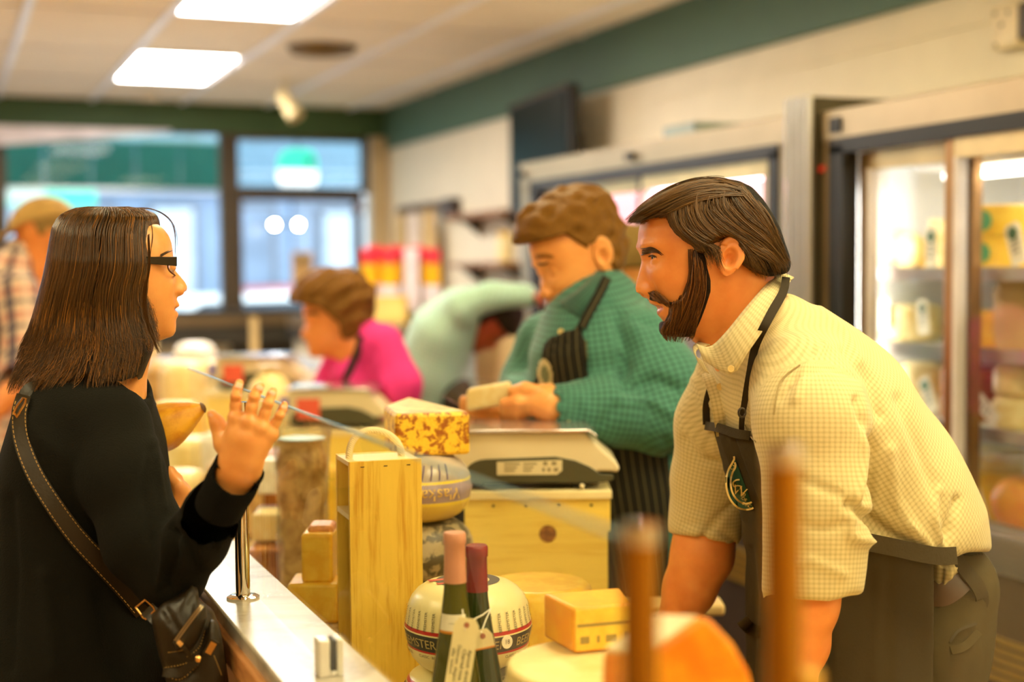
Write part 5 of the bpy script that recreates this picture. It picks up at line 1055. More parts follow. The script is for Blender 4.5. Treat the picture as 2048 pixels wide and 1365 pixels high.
# ------------------------------------------------------------------ cloth, skin and hair materials
def skin_mat(name, c, c2):
    t = NT(name); v = t.coord(); f = t.noise(v, 22, 4); g = t.noise(v, 260, 2)
    t.color(t.ramp(f, [(.3, lin(c2)), (.7, lin(c))])); t.set(Roughness=.38); t.b.inputs['Subsurface Weight'].default_value = .22; t.b.inputs['Subsurface Radius'].default_value = (.010, .0035, .0015); t.b.inputs['Subsurface Scale'].default_value = 1.0
    t.bump(g, .12, .001); return t.m
def check_mat(name, base, line, period, duty=.38, strength=.75, axis_only=False, base2=None):
    """woven check on the 'weave' coordinates (metres)"""
    t = NT(name); a = t.n('ShaderNodeAttribute', attribute_name='weave'); s = t.n('ShaderNodeSeparateXYZ'); t.l(a.outputs['Vector'], s.inputs[0]); fs = []
    for k in ('X', 'Y'):
        fr = t.math('FRACT', t.math('DIVIDE', s.outputs[k], period)); tri = t.math('ABSOLUTE', t.math('SUBTRACT', fr, .5)); mr = t.n('ShaderNodeMapRange'); mr.inputs[1].default_value = .5 - duty / 2 - .08; mr.inputs[2].default_value = .5 - duty / 2 + .08; t.l(tri, mr.inputs[0]); fs.append(mr.outputs[0])
    tot = t.math('MULTIPLY', t.math('ADD', fs[0], fs[1]), .5 * strength); v = t.coord(); b = t.mix(t.noise(v, 9, 4), lin(base), lin(base2 or tuple(x * .94 for x in base)))
    t.color(t.mix(tot, b, lin(line))); t.set(Roughness=.82); t.b.inputs['Sheen Weight'].default_value = .15; t.bump(t.noise(v, 26, 5, .6, .5), .35, .006); return t.m
def cloth_mat(name, c, stripe=None, period=.01, bump=.3, bscale=30, rough=.85, knit=False):
    t = NT(name); v = t.coord(); n = t.noise(v, bscale, 5, .6, .4); base = t.mix(n, lin(c), tuple(x * .8 for x in lin(c)))
    if stripe:
        a = t.n('ShaderNodeAttribute', attribute_name='weave'); s = t.n('ShaderNodeSeparateXYZ'); t.l(a.outputs['Vector'], s.inputs[0]); fr = t.math('FRACT', t.math('DIVIDE', s.outputs['Y'], period)); base = t.mix(t.math('LESS_THAN', fr, .14), base, lin(stripe))
    t.color(base); t.set(Roughness=rough); t.b.inputs['Specular IOR Level'].default_value = .18
    t.bump(t.noise(v, 420, 2) if knit else n, bump, .003 if knit else .006); return t.m
def hair_mat(name, c1, c2, rough=.36):
    t = NT(name); hi = t.n('ShaderNodeHairInfo'); v = t.coord(); n = t.noise(v, 30, 3); f = t.math('ADD', t.math('MULTIPLY', hi.outputs['Random'], .7), t.math('MULTIPLY', n, .45))
    t.color(t.ramp(f, [(.1, lin(c2)), (.75, lin(c1))])); t.set(Roughness=rough); t.b.inputs['Specular IOR Level'].default_value = .45; return t.m
M_eye = mat('eye_white', (222, 206, 184), .12, var=.03); M_iris = mat('iris_brown', (74, 46, 24), .1)
M_skin = skin_mat('skin_fair', (234, 168, 96), (224, 150, 80)); M_skin2 = skin_mat('skin_warm', (238, 158, 88), (224, 136, 68)); M_lip = skin_mat('lip', (206, 126, 104), (196, 112, 92)); M_nail = mat('nail', (240, 190, 160), .2, var=.02)
# ------------------------------------------------------------------ the bearded man leaning on the counter
def person(label, px, d):
    g = at(px, 700, d); return thing('person', label, 'person', (g[0], g[1], 0.))
def px_head(s, ox, oy, d, yaw, prof, back, wid, nose, eye, sub, tip, mouth, **kw):
    H = dict(s=s, o=cp(ox, oy, d), yaw=yaw); v_ = lambda y: (CY - y) * d / F - H['o'][1]
    H['prof'] = from_px(H, prof, d); H['back'] = from_px(H, back, d); H['wid'] = [(v_(y), w) for y, w in wid]; H['nose'] = (v_(nose[0]), v_(nose[1])); H['sub'], H['tip'], H['mouth'] = v_(sub), v_(tip), v_(mouth)
    H['eye'] = (abs(cp(eye[0], eye[1], d)[0] - H['o'][0]) / math.cos(yaw) + kw.pop('eye_off', 0), v_(eye[1]), eye[2]); H.update(kw); return H
man = person('bearded man in a cream checked shirt and dark apron leaning on the counter', 1790, 2.33)
DM = 2.2
HM = px_head(-1, 1420, 519, DM, math.radians(5),
    [(1420, 377), (1360, 386), (1318, 403), (1294, 424), (1283, 445), (1279, 465), (1278, 487), (1279, 503), (1284, 522), (1280, 541), (1274, 563), (1271.5, 577), (1274, 587), (1284, 590.5), (1296.5, 590), (1299, 598), (1304, 606), (1311, 611), (1318, 615), (1317.5, 622), (1320, 632), (1328, 642), (1330, 656), (1333, 666), (1345, 673), (1390, 676)],
    [(1420, 377), (1470, 390), (1512, 418), (1538, 458), (1550, 500), (1546, 540), (1528, 575), (1500, 610), (1470, 676)],
    [(377, .008), (384, .034), (397, .053), (415, .066), (445, .0755), (480, .079), (520, .0785), (560, .075), (600, .069), (640, .056), (660, .043), (676, .026)],
    (522, 594), (1302, 519, .0325), 590, 578, 616, ear=(-.001, .0305), ear_tilt=.22, lid=(.0030, .0030), eye_off=-.006, lips=(.006, .011))
fM, VH, QH, MH = build_head(HM, .0021, [(cp(1455, 570, DM), .062), (cp(1478, 640, DM + .01), .066), (cp(1525, 720, DM + .02), .072)])
# arms, hands and the core of the body
def arm_field(lo, hi, h): return Field(lo, hi, h)
fa = Field(cp(1270, 1500, 2.45) + [-.02, -.02, -.5], cp(1760, 1040, 2.3) + [.05, .06, .38], .0042)
E1, W1, K1 = cp(1412, 1050, 2.42), cp(1352, 1238, 2.44), cp(1328, 1268, 2.44)
fa.tube([(E1, .053), (cp(1405, 1110, 2.42), .0505), (cp(1378, 1180, 2.43), .043), (W1, .030)], .02)
fa.limb([(W1, .030, .026), (K1, .042, .018), (cp(1312, 1283, 2.44), .040, .014)], .02)
for k in range(4): finger(fa, [cp(1318 - 1 * k, 1276, 2.405 + .024 * k), cp(1300 - 1 * k, 1288, 2.402 + .024 * k), cp(1296, 1300, 2.402 + .024 * k)], .0105, .009)
finger(fa, [cp(1345, 1255, 2.395), cp(1335, 1275, 2.37), cp(1318, 1288, 2.365)], .012, .0095)
E2, W2 = cp(1628, 1160, 2.0), cp(1592, 1372, 2.06)
fa.tube([(E2, .040), (cp(1618, 1210, 2.005), .0385), (cp(1607, 1290, 2.03), .0335), (W2, .026)], .02)
fa.limb([(W2, .026, .025), (cp(1578, 1410, 2.065), .042, .018), (cp(1562, 1432, 2.07), .040, .014)], .02)
for k in range(4): finger(fa, [cp(1566, 1428, 2.035 + .024 * k), cp(1545, 1440, 2.03 + .024 * k), cp(1536, 1452, 2.03 + .024 * k)], .0105, .009)
finger(fa, [cp(1585, 1402, 2.03), cp(1572, 1425, 2.0), cp(1550, 1440, 1.995)], .012, .0095)
VA, QA = fa.mesh()
# torso under the shirt (joins head, arms and legs into one body)
fb = Field(cp(1300, 1700, 2.6) + [0, 0, -.55], cp(1960, 560, 2.4) + [.05, 0, .42], .012)
fb.limb([(cp(1840, 1270, 2.33), .15, .12), (cp(1770, 1100, 2.32), .15, .11), (cp(1640, 830, 2.25), .17, .12), (cp(1560, 725, 2.21), .15, .08), (cp(1520, 680, 2.21), .06, .06)], .05)
fb.tube([(cp(1600, 765, 2.06), .06), (cp(1632, 960, 2.0), .05), (E2, .042)], .03).tube([(cp(1470, 770, 2.36), .06), (cp(1430, 920, 2.40), .05), (E1, .044)], .03)
for dz in (-.09, .1): fb.tube([(cp(1845, 1290, 2.33 + dz), .085), (cp(1800, 1560, 2.33 + dz), .07), (cp(1800, 1690, 2.33 + dz), .06)], .03)
# ---- shirt
def weave(V, bones): return {'weave': fab_uv(V, bones)}
M_shirt = check_mat('cream_check', (218, 202, 150), (148, 132, 82), .0066, .42, .52)
tors = [(cp(1812, 1150, 2.33), .165, .10), (cp(1780, 1075, 2.33), .205, .140), (cp(1708, 965, 2.30), .205, .152), (cp(1622, 818, 2.25), .195, .138), (cp(1570, 735, 2.215), .165, .095), (cp(1530, 672, 2.2), .085, .068)]
sl_n = [(cp(1600, 770, 2.075), .074), (cp(1622, 850, 2.02), .075), (cp(1634, 1000, 2.0), .068), (cp(1630, 1100, 2.0), .064), (cp(1626, 1165, 2.0), .060)]
sl_f = [(cp(1470, 760, 2.36), .068), (cp(1436, 850, 2.38), .066), (cp(1420, 960, 2.41), .060), (cp(1413, 1040, 2.42), .056)]
fs = Field(cp(1340, 1240, 2.45) + [-.03, 0, -.54], cp(1960, 540, 2.4) + [.02, .02, .3], .0062)
fs.limb(tors, .05); fs.cut([(1640, 1072), (1700, 1078), (1790, 1098), (1870, 1114), (1912, 1116), (1932, 1105), (2100, 1105), (2100, 1500), (1300, 1500), (1300, 1072)], .004); fs.tube(sl_n, .035); fs.tube(sl_f, .035)
# rolled cuffs
fs.limb([(cp(1628, 1132, 1.998), .072, .072), (cp(1624, 1178, 2.0), .073, .070)], .004); fs.limb([(cp(1416, 1014, 2.42), .067, .066), (cp(1411, 1052, 2.42), .068, .064)], .004)
fs.put(lambda x, y, z: np.sqrt(((x - E2[0]) / .048) ** 2 + ((z - E2[2]) / .048) ** 2) * .05 - .05 + np.maximum(0, y - cp(1, 1120, 2.0)[1]) * 3 + 0 * y, E2 - .12, E2 + .1, .004, 'sub')
fs.put(lambda x, y, z: np.sqrt(((x - E1[0]) / .05) ** 2 + ((z - E1[2]) / .05) ** 2) * .05 - .05 + np.maximum(0, y - cp(1, 1035, 2.42)[1]) * 3 + 0 * y, E1 - .1, E1 + .08, .004, 'sub')
fs.tube([(cp(1470, 600, 2.2), .067), (cp(1530, 700, 2.215), .066)], .012, 'sub')           # neck opening
fs.cut([(1530, 1188), (1600, 1200), (1660, 1204), (1700, 1192), (1740, 1190), (1740, 1330), (1530, 1330)], .004); fs.cut([(1330, 1068), (1400, 1076), (1475, 1094), (1500, 1090), (1500, 1180), (1330, 1180)], .004)
VS, QS = fs.mesh(); VS = relax(VS, QS, 2, .5)
ftb = Field(cp(1500, 1240, 2.45) + [-.03, 0, -.5], cp(1960, 540, 2.4) + [.02, .02, .3], .016); ftb.limb(tors, .05); tors_mesh = ftb.mesh()
fold = [([(1735, 1000), (1745, 900), (1715, 800)], 9, -.010), ([(1700, 1060), (1725, 960), (1733, 860)], 8, .008), ([(1700, 1010), (1800, 1085), (1880, 1135)], 11, -.014), ([(1705, 1075), (1790, 1095), (1850, 1120)], 9, .010), ([(1915, 1000), (1900, 1060), (1880, 1110)], 8, -.010), ([(1880, 980), (1870, 1040), (1890, 1100)], 7, .008), ([(1800, 800), (1840, 900), (1880, 1000), (1895, 1060)], 14, -.007),
        ([(1690, 700), (1740, 760), (1760, 830)], 10, -.008), ([(1650, 690), (1610, 740), (1590, 800)], 8, .006), ([(1560, 800), (1590, 760), (1650, 735), (1715, 755)], 5, -.004), ([(1560, 900), (1600, 960), (1680, 990)], 9, -.005), ([(1580, 1040), (1640, 1060), (1690, 1050)], 8, -.005), ([(1570, 1140), (1620, 1120), (1690, 1150)], 6, .005),
        ([(1405, 1075), (1440, 1030), (1478, 1000)], 6, -.007), ([(1370, 880), (1400, 920), (1450, 930)], 8, -.006), ([(1390, 760), (1410, 800), (1440, 820)], 8, .005), ([(1365, 1050), (1420, 1052), (1470, 1085)], 4, -.006), ([(1820, 1050), (1850, 1080), (1875, 1115)], 6, .007), ([(1780, 900), (1790, 1000), (1830, 1070)], 12, .006), ([(1640, 620), (1690, 660), (1720, 720)], 9, .004)]
VS = crease(VS, QS, fold)
bones = [(tors[i][0], tors[i + 1][0], (tors[i][1] + tors[i][2]) / 2) for i in range(1, 4)]; bones = [(tors[1][0], tors[4][0], .16)] + [(sl_n[1][0], sl_n[4][0], .068), (sl_f[0][0], sl_f[3][0], .062)]
cmesh('shirt', VS, QS, M_shirt, man, attrs=weave(VS, bones))
dS = Drape((VS, QS), (VH, QH))
# collar leaves
def loft(A, B, n=26, m=7, bow=0.):
    A, B = resample(A, n), resample(B, n); V = []
    for j in range(m):
        t = j / (m - 1)
        for i in range(n):
            p = A[i] * (1 - t) + B[i] * t; p = p * (1 - bow * math.sin(PI * t) / np.linalg.norm(p)); V.append(p)
    return np.array(V), [(j * n + i, j * n + i + 1, (j + 1) * n + i + 1, (j + 1) * n + i) for j in range(m - 1) for i in range(n - 1)]
def thick(o, t=.0016):
    s_ = o.modifiers.new('thickness', 'SOLIDIFY'); s_.thickness = t; s_.offset = 0; return o
def cl(*q): return [cp(*p) for p in q]
cA = cl((1392, 688, 2.125), (1420, 694, 2.10), (1452, 665, 2.07), (1490, 618, 2.085), (1530, 572, 2.14), (1556, 549, 2.21), (1562, 545, 2.24))
cB = cl((1408, 722, 2.10), (1463, 749, 2.045), (1495, 706, 2.03), (1532, 652, 2.04), (1562, 600, 2.10), (1580, 565, 2.18), (1584, 556, 2.24))
V_, Q_ = loft(cA, cB, bow=.006); colm = (V_, Q_); thick(cmesh('collar', V_, Q_, M_shirt, man, attrs={'weave': np.stack([np.tile(np.linspace(0, .2, 26), 7), np.repeat(np.linspace(0, .07, 7), 26), np.zeros(182)], 1)}))
V_, Q_ = loft(cl((1396, 684, 2.19), (1386, 694, 2.165), (1392, 712, 2.13), (1405, 722, 2.115)), cl((1420, 690, 2.16), (1392, 703, 2.14), (1402, 735, 2.11), (1418, 748, 2.095)), 16, 5, .004); thick(cmesh('collar', V_, Q_, M_shirt, man, attrs={'weave': np.stack([np.tile(np.linspace(0, .1, 16), 5), np.repeat(np.linspace(0, .05, 5), 16), np.zeros(80)], 1)}))
V_, Q_ = loft(cl((1556, 547, 2.21), (1560, 543, 2.26), (1558, 548, 2.33)), cl((1582, 560, 2.19), (1588, 556, 2.26), (1582, 560, 2.34)), 10, 4, 0); thick(cmesh('collar', V_, Q_, M_shirt, man, attrs={'weave': V_ * 1.}))
M_btn = mat('button_cream', (222, 196, 130), .3)
def button(px, py, par, dr, r=.0055, m=None):
    c = dr.hit(px, py, .003); c = c if c is not None else cp(px, py, 2.1); v = -c / np.linalg.norm(c); MB().lathe([(0, 0), (r * .8, 0), (r, .001), (r, .0022), (r * .75, .0024), (r * .7, .0018), (0, .0018)], to_world(c), 18, tuple(v @ AX)).build('button', m or M_btn, par, True, True)
ribbon('placket', [(1422, 745, 2.1), (1440, 800, 2.1), (1452, 870, 2.1)], .030, .003, M_shirt, man, dS, .002); dP = Drape((VS, QS))
for q in ((1440, 774), (1446, 830)): button(q[0], q[1], man, dS, .0055)
button(1462, 738, man, Drape(colm, (VS, QS)), .005)
ribbon('sleeve_seam', [(1600, 730, 2.0), (1560, 765, 2.0), (1548, 830, 2.0)], .002, .0012, mat('seam_olive', (150, 132, 86), .8), man, dS, .0015)
ribbon('pocket_edge', [(1512, 885, 2.05), (1500, 872, 2.05), (1490, 850, 2.05)], .002, .0012, mat('seam_olive', (150, 132, 86), .8), man, dS, .0015)
# ---- trousers, belt, shirt tail
M_trou = cloth_mat('olive_trousers', (70, 60, 32), bump=.35); M_apr = cloth_mat('brown_grey_apron', (64, 55, 36), bump=.3, bscale=40)
ft_ = Field(cp(1560, 1760, 2.45) + [0, 0, -.37], cp(2000, 1080, 2.4) + [.02, 0, .3], .009)
ft_.limb([(cp(1876, 1165, 2.33), .165, .085), (cp(1838, 1260, 2.33), .165, .098), (cp(1830, 1330, 2.33), .165, .10)], .04)
for dz in (-.085, .095): ft_.limb([(cp(1835, 1300, 2.33 + dz), .095, .095), (cp(1800, 1560, 2.33 + dz), .085, .09), (cp(1795, 1740, 2.33 + dz), .075, .08)], .03)
VT, QT = ft_.mesh(); VT = crease(VT, QT, [([(1905, 1290), (1930, 1285), (1960, 1262)], 5, -.006), ([(1870, 1200), (1875, 1290)], 8, -.004), ([(1945, 1240), (1957, 1300), (1940, 1400)], 8, .004)])
cmesh('trousers', VT, QT, M_trou, man); dT = Drape((VT, QT))
ribbon('pocket_welt', [(1902, 1302, 2.2), (1930, 1293, 2.2), (1958, 1265, 2.2)], .012, .003, M_trou, man, dT, .003)
ribbon('pocket_flap', [(1900, 1285, 2.2), (1918, 1262, 2.2), (1953, 1248, 2.2)], .004, .002, mat('trouser_seam', (58, 50, 30), .8), man, dT, .003)
ribbon('belt', [(1846, 1172, 2.2), (1875, 1192, 2.2), (1905, 1180, 2.2), (1935, 1150, 2.3)], .034, .004, mat('brown_belt', (84, 56, 30), .35), man, dT, .004)
tl = inflate([(1862, 1118), (1912, 1118), (1922, 1140), (1905, 1152), (1880, 1178), (1862, 1192)], 2.20, .03, .004, squash=1.4); V_, Q_ = tl.mesh(); V_ = crease(V_, Q_, [([(1885, 1125), (1880, 1180)], 5, -.005), ([(1905, 1120), (1900, 1155)], 4, .004)]); cmesh('shirt_tail', V_, Q_, M_shirt, man, attrs={'weave': V_[:, [0, 1, 2]] * 1.})
fb.under([fs, ft_], .03); fb.cut([(1868, 1090), (2040, 1090), (2040, 1300), (1900, 1270), (1868, 1215)])
VB, QB = fb.mesh()
Vb, Qb, Mb = join([(VH, QH, MH), (VA, QA, 0), (VB, QB, 0)])
cmesh('body', Vb, Qb, [M_skin2, M_lip], man, mi=Mb)
eye_parts(HM, man, (-.93, .05, -.36), M_iris)
# ---- apron: a cloth shell over the front of torso and legs
fg = Field(cp(1380, 1760, 2.45) + [-.02, 0, -.42], cp(1930, 780, 2.4) + [.02, .02, .26], .0062)
fg.limb([(p, a + .004, b + .006) for p, a, b in tors[1:5]], .05); fg.limb([(cp(1800, 1190, 2.33), .19, .16), (cp(1740, 1400, 2.33), .2, .2), (cp(1720, 1740, 2.33), .2, .2)], .05)
fg.limb([(cp(1600, 1010, 2.235), .12, .085), (cp(1645, 1200, 2.31), .16, .10), (cp(1650, 1500, 2.37), .17, .11)], .05)     # the bib hangs clear of the belly
sheet = np.abs(fg.F) - .0065
x, y, z = fg.grid((slice(None),) * 3); gx, gy = CX + F * x / z, CY - F * y / z
mask = poly_sd([(1411, 790), (1416, 850), (1440, 852), (1470, 862), (1500, 868), (1522, 905), (1560, 985), (1600, 1062), (1690, 1068), (1760, 1080), (1868, 1103), (1868, 1800), (1470, 1800), (1492, 1290), (1480, 1130), (1484, 1040), (1460, 960), (1430, 910), (1414, 860)], np.broadcast_to(gx, fg.F.shape), np.broadcast_to(gy, fg.F.shape)) * 2.2 / F
fg.F = np.maximum(sheet, mask).astype(np.float32); VG, QG = fg.mesh(); VG = relax(VG, QG, 2, .5)
VG = crease(VG, QG, [([(1420, 860), (1436, 920), (1470, 1000)], 4, -.006), ([(1445, 870), (1465, 930), (1492, 1000)], 4, .006), ([(1465, 880), (1490, 950), (1515, 1010)], 4, -.006), ([(1440, 930), (1470, 970), (1490, 1040)], 4, .004), ([(1500, 1100), (1510, 1200), (1500, 1360)], 8, -.006), ([(1660, 1150), (1650, 1360)], 12, -.008), ([(1760, 1120), (1750, 1360)], 10, .006)])
bonesA = [(cp(1600, 1400, 2.2), cp(1500, 800, 2.2), .2)]
cmesh('apron', VG, QG, M_apr, man, attrs=weave(VG, bonesA)); dG = Drape((VG, QG)); dGS = Drape((VG, QG), (VS, QS))
ribbon('bib_hem', [(1412, 852, 2.1), (1440, 857, 2.1), (1470, 867, 2.1), (1500, 872, 2.1)], .014, .004, M_apr, man, dGS, .004)
ribbon('waistband', [(1722, 1082, 2.1), (1790, 1096, 2.1), (1868, 1112, 2.13), (1912, 1112, 2.2)], .026, .004, M_apr, man, Drape((VG, QG), tors_mesh), .004)
M_strap = cloth_mat('apron_strap', (52, 44, 32), bump=.1)
ribbon('neck_strap', [(1572, 556, 2.24, .012), (1566, 585, 2.13, .013), (1540, 632, 2.08, .0135), (1512, 690, 2.04, .012), (1499, 750, 2.04, .010), (1490, 800, 2.05, .008), (1484, 838, 2.06, .008), (1483, 866, 2.06, .008)], .02, .0025, M_strap, man, Drape((VS, QS), colm), .005, 44)
ribbon('neck_strap', [(1422, 775, 2.2), (1413, 810, 2.2), (1413, 850, 2.2)], .012, .003, M_strap, man, dS, .005)
MB().tube([to_world(cp(1484 + 7 * math.cos(a), 826 + 9 * math.sin(a), 2.03)) for a in np.linspace(0, 2 * PI, 16, endpoint=False)], .0017, 6, closed=True).build('strap_ring', mat('dark_buckle', (60, 52, 40), .3, .5), man, True, True)
# tie at the back, hanging in a loop
ribbon('apron_tie', [(1908, 1108, 2.19), (1930, 1140, 2.17), (1955, 1172, 2.16), (1964, 1200, 2.17), (1952, 1222, 2.18), (1944, 1216, 2.19)], .024, .0022, M_apr, man, None, 0, 24, side=(.2, .3, -.9)); ribbon('apron_tie', [(1908, 1112, 2.2), (1912, 1150, 2.19), (1920, 1190, 2.19)], .018, .002, M_apr, man, None, 0, 16, side=(.5, 0, -.8))
ribbon('apron_pocket', [(1484, 1240, 2.2), (1500, 1258, 2.2), (1520, 1266, 2.2)], .02, .004, M_apr, man, dG, .004)
# embroidered round patch, part of it tucked into the fold of the bib
def patch_poly(name, pts, lift, m, par, dr, fallback=2.1, sub=1):
    P = [dr.hit(px, py, lift, fallback) for px, py in pts]; return cmesh(name, np.array(P), [tuple(range(len(P)))], m, par, False)
def drape_fill(name, pts, lift, m, par, dr, step=3.0, d0=2.1):
    """filled shape laid on cloth: a fine triangulated grid clipped to the pixel polygon"""
    P = np.array(pts, float); lo, hi = P.min(0), P.max(0); nx, ny = [max(2, int(math.ceil((hi[i] - lo[i]) / step))) for i in (0, 1)]; xs, ys = np.linspace(lo[0], hi[0], nx + 1), np.linspace(lo[1], hi[1], ny + 1); V, idx, Q = [], {}, []
    cx_, cy_ = np.meshgrid((xs[1:] + xs[:-1]) / 2, (ys[1:] + ys[:-1]) / 2, indexing='ij'); ins = poly_sd(P, cx_, cy_) < 0
    zs = []
    def vid(i, j):
        if (i, j) not in idx:
            h = dr.hit(xs[i], ys[j], lift, None); h = h if h is not None else cp(xs[i], ys[j], zs[-1] if zs else d0); zs.append(h[2]); idx[(i, j)] = len(V); V.append(h)
        return idx[(i, j)]
    for i in range(nx):
        for j in range(ny):
            if ins[i, j]: Q.append((vid(i, j), vid(i + 1, j), vid(i + 1, j + 1), vid(i, j + 1)))
    return cmesh(name, np.array(V), Q, m, par, 'all') if Q else None
def half_disc(sc):   # the visible part of the patch: oval, cut by the fold line on the right
    c = np.array([1492., 966.]); out = []
    for a in np.linspace(math.radians(105), math.radians(292), 26): out.append((c[0] + 41 * sc * math.cos(a), c[1] - 56 * sc * math.sin(a)))
    return [(min(x, 1469 + (y - 925) * .44 if y > 925 else 1469 + (y - 925) * .1), y) for x, y in out]
M_thr = mat('gold_thread', (232, 206, 132), .6); M_pg = mat('patch_green', (18, 66, 38), .7)
emb = drape_fill('emblem_patch', half_disc(1.0), .0035, M_pg, man, dG, 1.6)
def ring(sc, w, lift):
    P = [p for p in half_disc(sc)][:26]; return ribbon('emblem_ring', [(x, y, 2.1) for x, y in P[::2] + [P[-1]]], w, .001, M_thr, emb, dG, lift, 48)
emb_o = emb; ring(.97, .0028, .0068); ring(.75, .0028, .0068)
ORG[emb_o] = ORG[man]
def drape_text(s, sz, cx_, cy_, ang, m, par, dr, lift, arc=None):
    V, Fc = text_geo(s, sz); ca, sa = math.cos(ang), math.sin(ang); out = []
    for x, y, _ in V:
        if arc: a = arc[0] + x / arc[1]; px, py = cx_ + (arc[1] + y) * math.cos(a) * arc[2], cy_ + (arc[1] + y) * math.sin(a)
        else: px, py = cx_ + x * ca + y * sa, cy_ + x * sa - y * ca
        h = dr.hit(px, py, lift, 2.1); out.append(h)
    return cmesh('lettering', np.array(out), Fc, m, par, False)
drape_text('W', 27, 1479, 984, .35, M_thr, emb, dG, .0078); drape_text('20', 10, 1486, 990, .5, M_thr, emb, dG, .0078) ; drape_text('IDE', 8, 1488, 999, .55, M_thr, emb, dG, .0078)
for ch, x_, y_, a_ in (('C', 1464, 937, -1.0), ('H', 1469, 931, -.8), ('S', 1487, 1008, .5), ('Y', 1491, 1010, .45), ('N', 1495, 1012, .4), ('C', 1499, 1013, .4)): drape_text(ch, 9, x_, y_, a_, M_thr, emb, dG, .0078)
ribbon('emblem_shape', [(1467, 973, 2.1), (1466, 966, 2.1), (1472, 961, 2.1), (1479, 960, 2.1)], .0022, .001, M_thr, emb, dG, .0078, 12); ribbon('emblem_shape', [(1468, 974, 2.1), (1476, 972, 2.1), (1484, 974, 2.1)], .0018, .001, M_thr, emb, dG, .0078, 10)
# ---- hair and beard
M_hairM = hair_mat('hair_brown', (98, 66, 22), (12, 8, 4)); M_hairMb = cloth_mat('hair_base_brown', (20, 14, 7), bump=.5, bscale=120, rough=.6)
hp_ = [(1256, 441), (1275, 419), (1308, 397), (1350, 374), (1391, 361), (1436, 360), (1472, 366), (1495, 380), (1514, 405), (1531, 433), (1547, 461), (1558, 491), (1570, 516), (1573, 536), (1566, 549), (1550, 553), (1530, 556), (1505, 552), (1485, 545), (1468, 532), (1462, 510), (1456, 488), (1442, 480), (1422, 484), (1404, 498), (1401, 515), (1380, 512), (1375, 500), (1355, 487), (1340, 474), (1330, 458), (1324, 440), (1300, 434), (1283, 441)]
def hair_solid(H, poly, d, W, ytop, ymid, uf, ub, h, n=2.4, zc=None, front_taper=.5):
    P = np.array([cp(x, y, d)[:2] for x, y in poly]); o = H['o']; f = Field(np.append(P.min(0) - .012, d - W - .02), np.append(P.max(0) + .012, d + W + .02), h); x, y, z = f.grid((slice(None),) * 3)
    sd = poly_sd(P, x[:, :, 0] * 1., y[:, :, 0] * 1.)[:, :, None]; vt, vm = cp(0, ytop, d)[1], cp(0, ymid, d)[1]; a = np.clip((y - vm) / (vt - vm + .004), 0, 1); u = H['s'] * (x - o[0]); b = np.where(u > 0, np.clip(u / uf, 0, 1.2), np.clip(-u / ub, 0, 1.2))
    q = ((np.abs(z - d - (0 if zc is None else zc)) / W) ** n + a ** n * .93 + b ** n * .92) ** (1 / n); f.F = smax(sd + 0 * z, (q - 1) * W * .8, .008).astype(np.float32); return f
fh = hair_solid(HM, hp_, DM, .0905, 358, 500, .150, .128, .0032); fh.put(head_fn(HM), HM['o'] - .2, HM['o'] + .2, .002, 'sub') if False else None
VHa, QHa = fh.mesh(); VHa = relax(VHa, QHa, 2, .5); cmesh('hair', VHa, QHa, M_hairMb, man); dHa = Drape((VHa, QHa))
G1 = [[(1478, 372), (1436, 358), (1391, 360), (1340, 378), (1290, 410), (1252, 442)], [(1484, 378), (1436, 368), (1385, 374), (1335, 396), (1292, 420), (1254, 444)], [(1486, 386), (1430, 382), (1380, 392), (1335, 412), (1300, 430), (1262, 446)], [(1484, 392), (1425, 400), (1375, 413), (1340, 428), (1305, 440), (1284, 448)]]
G2 = [[(1350, 398), (1335, 425), (1338, 455), (1365, 488), (1400, 505)], [(1380, 392), (1370, 425), (1385, 460), (1425, 482), (1460, 492)], [(1410, 388), (1405, 420), (1430, 455), (1480, 485), (1550, 520)], [(1445, 384), (1445, 415), (1480, 450), (1530, 485), (1576, 535)], [(1475, 376), (1490, 400), (1520, 435), (1550, 475), (1577, 528)], [(1482, 368), (1508, 398), (1534, 436), (1556, 480), (1575, 520)]]
G3 = [[(1352, 455), (1372, 492), (1392, 510), (1398, 530)], [(1400, 462), (1430, 480), (1458, 494), (1466, 525), (1476, 548)], [(1435, 462), (1475, 488), (1495, 520), (1512, 558)], [(1470, 475), (1515, 505), (1545, 535), (1552, 558)], [(1510, 480), (1548, 505), (1568, 530), (1572, 552)]]
ss = comb(G1, 1000, 2.2, drape=dHa, d0=2.2, lift=(.0, .009), seed=1) + comb(G2, 2100, 2.4, drape=dHa, d0=2.18, lift=(.0, .009), seed=2, lenj=.35) + comb(G3, 1200, 2.4, drape=dHa, d0=2.16, lift=(-.001, .009), seed=3, lenj=.35)
strands('hair_strands', ss, M_hairM, man, .00040)
bp_ = [(1379, 484), (1398, 484), (1401, 500), (1406, 535), (1414, 562), (1415, 585), (1406, 618), (1396, 648), (1386, 674), (1355, 683), (1339, 682), (1327, 674), (1321, 660), (1322, 643), (1335, 640), (1338, 625), (1334, 612), (1323, 609), (1310, 604), (1301, 602), (1296, 586), (1306, 580), (1322, 590), (1334, 603), (1345, 605), (1356, 600), (1366, 585), (1374, 552), (1377, 530)]
hf = head_fn(HM); lo_, hi_ = cp(1285, 700, 2.2) + [0, 0, -.085], cp(1420, 490, 2.2) + [0, 0, .085]; fbd = Field(lo_, hi_, .0022); x, y, z = fbd.grid((slice(None),) * 3); P_ = np.array([cp(a, b, DM - .03)[:2] for a, b in bp_])
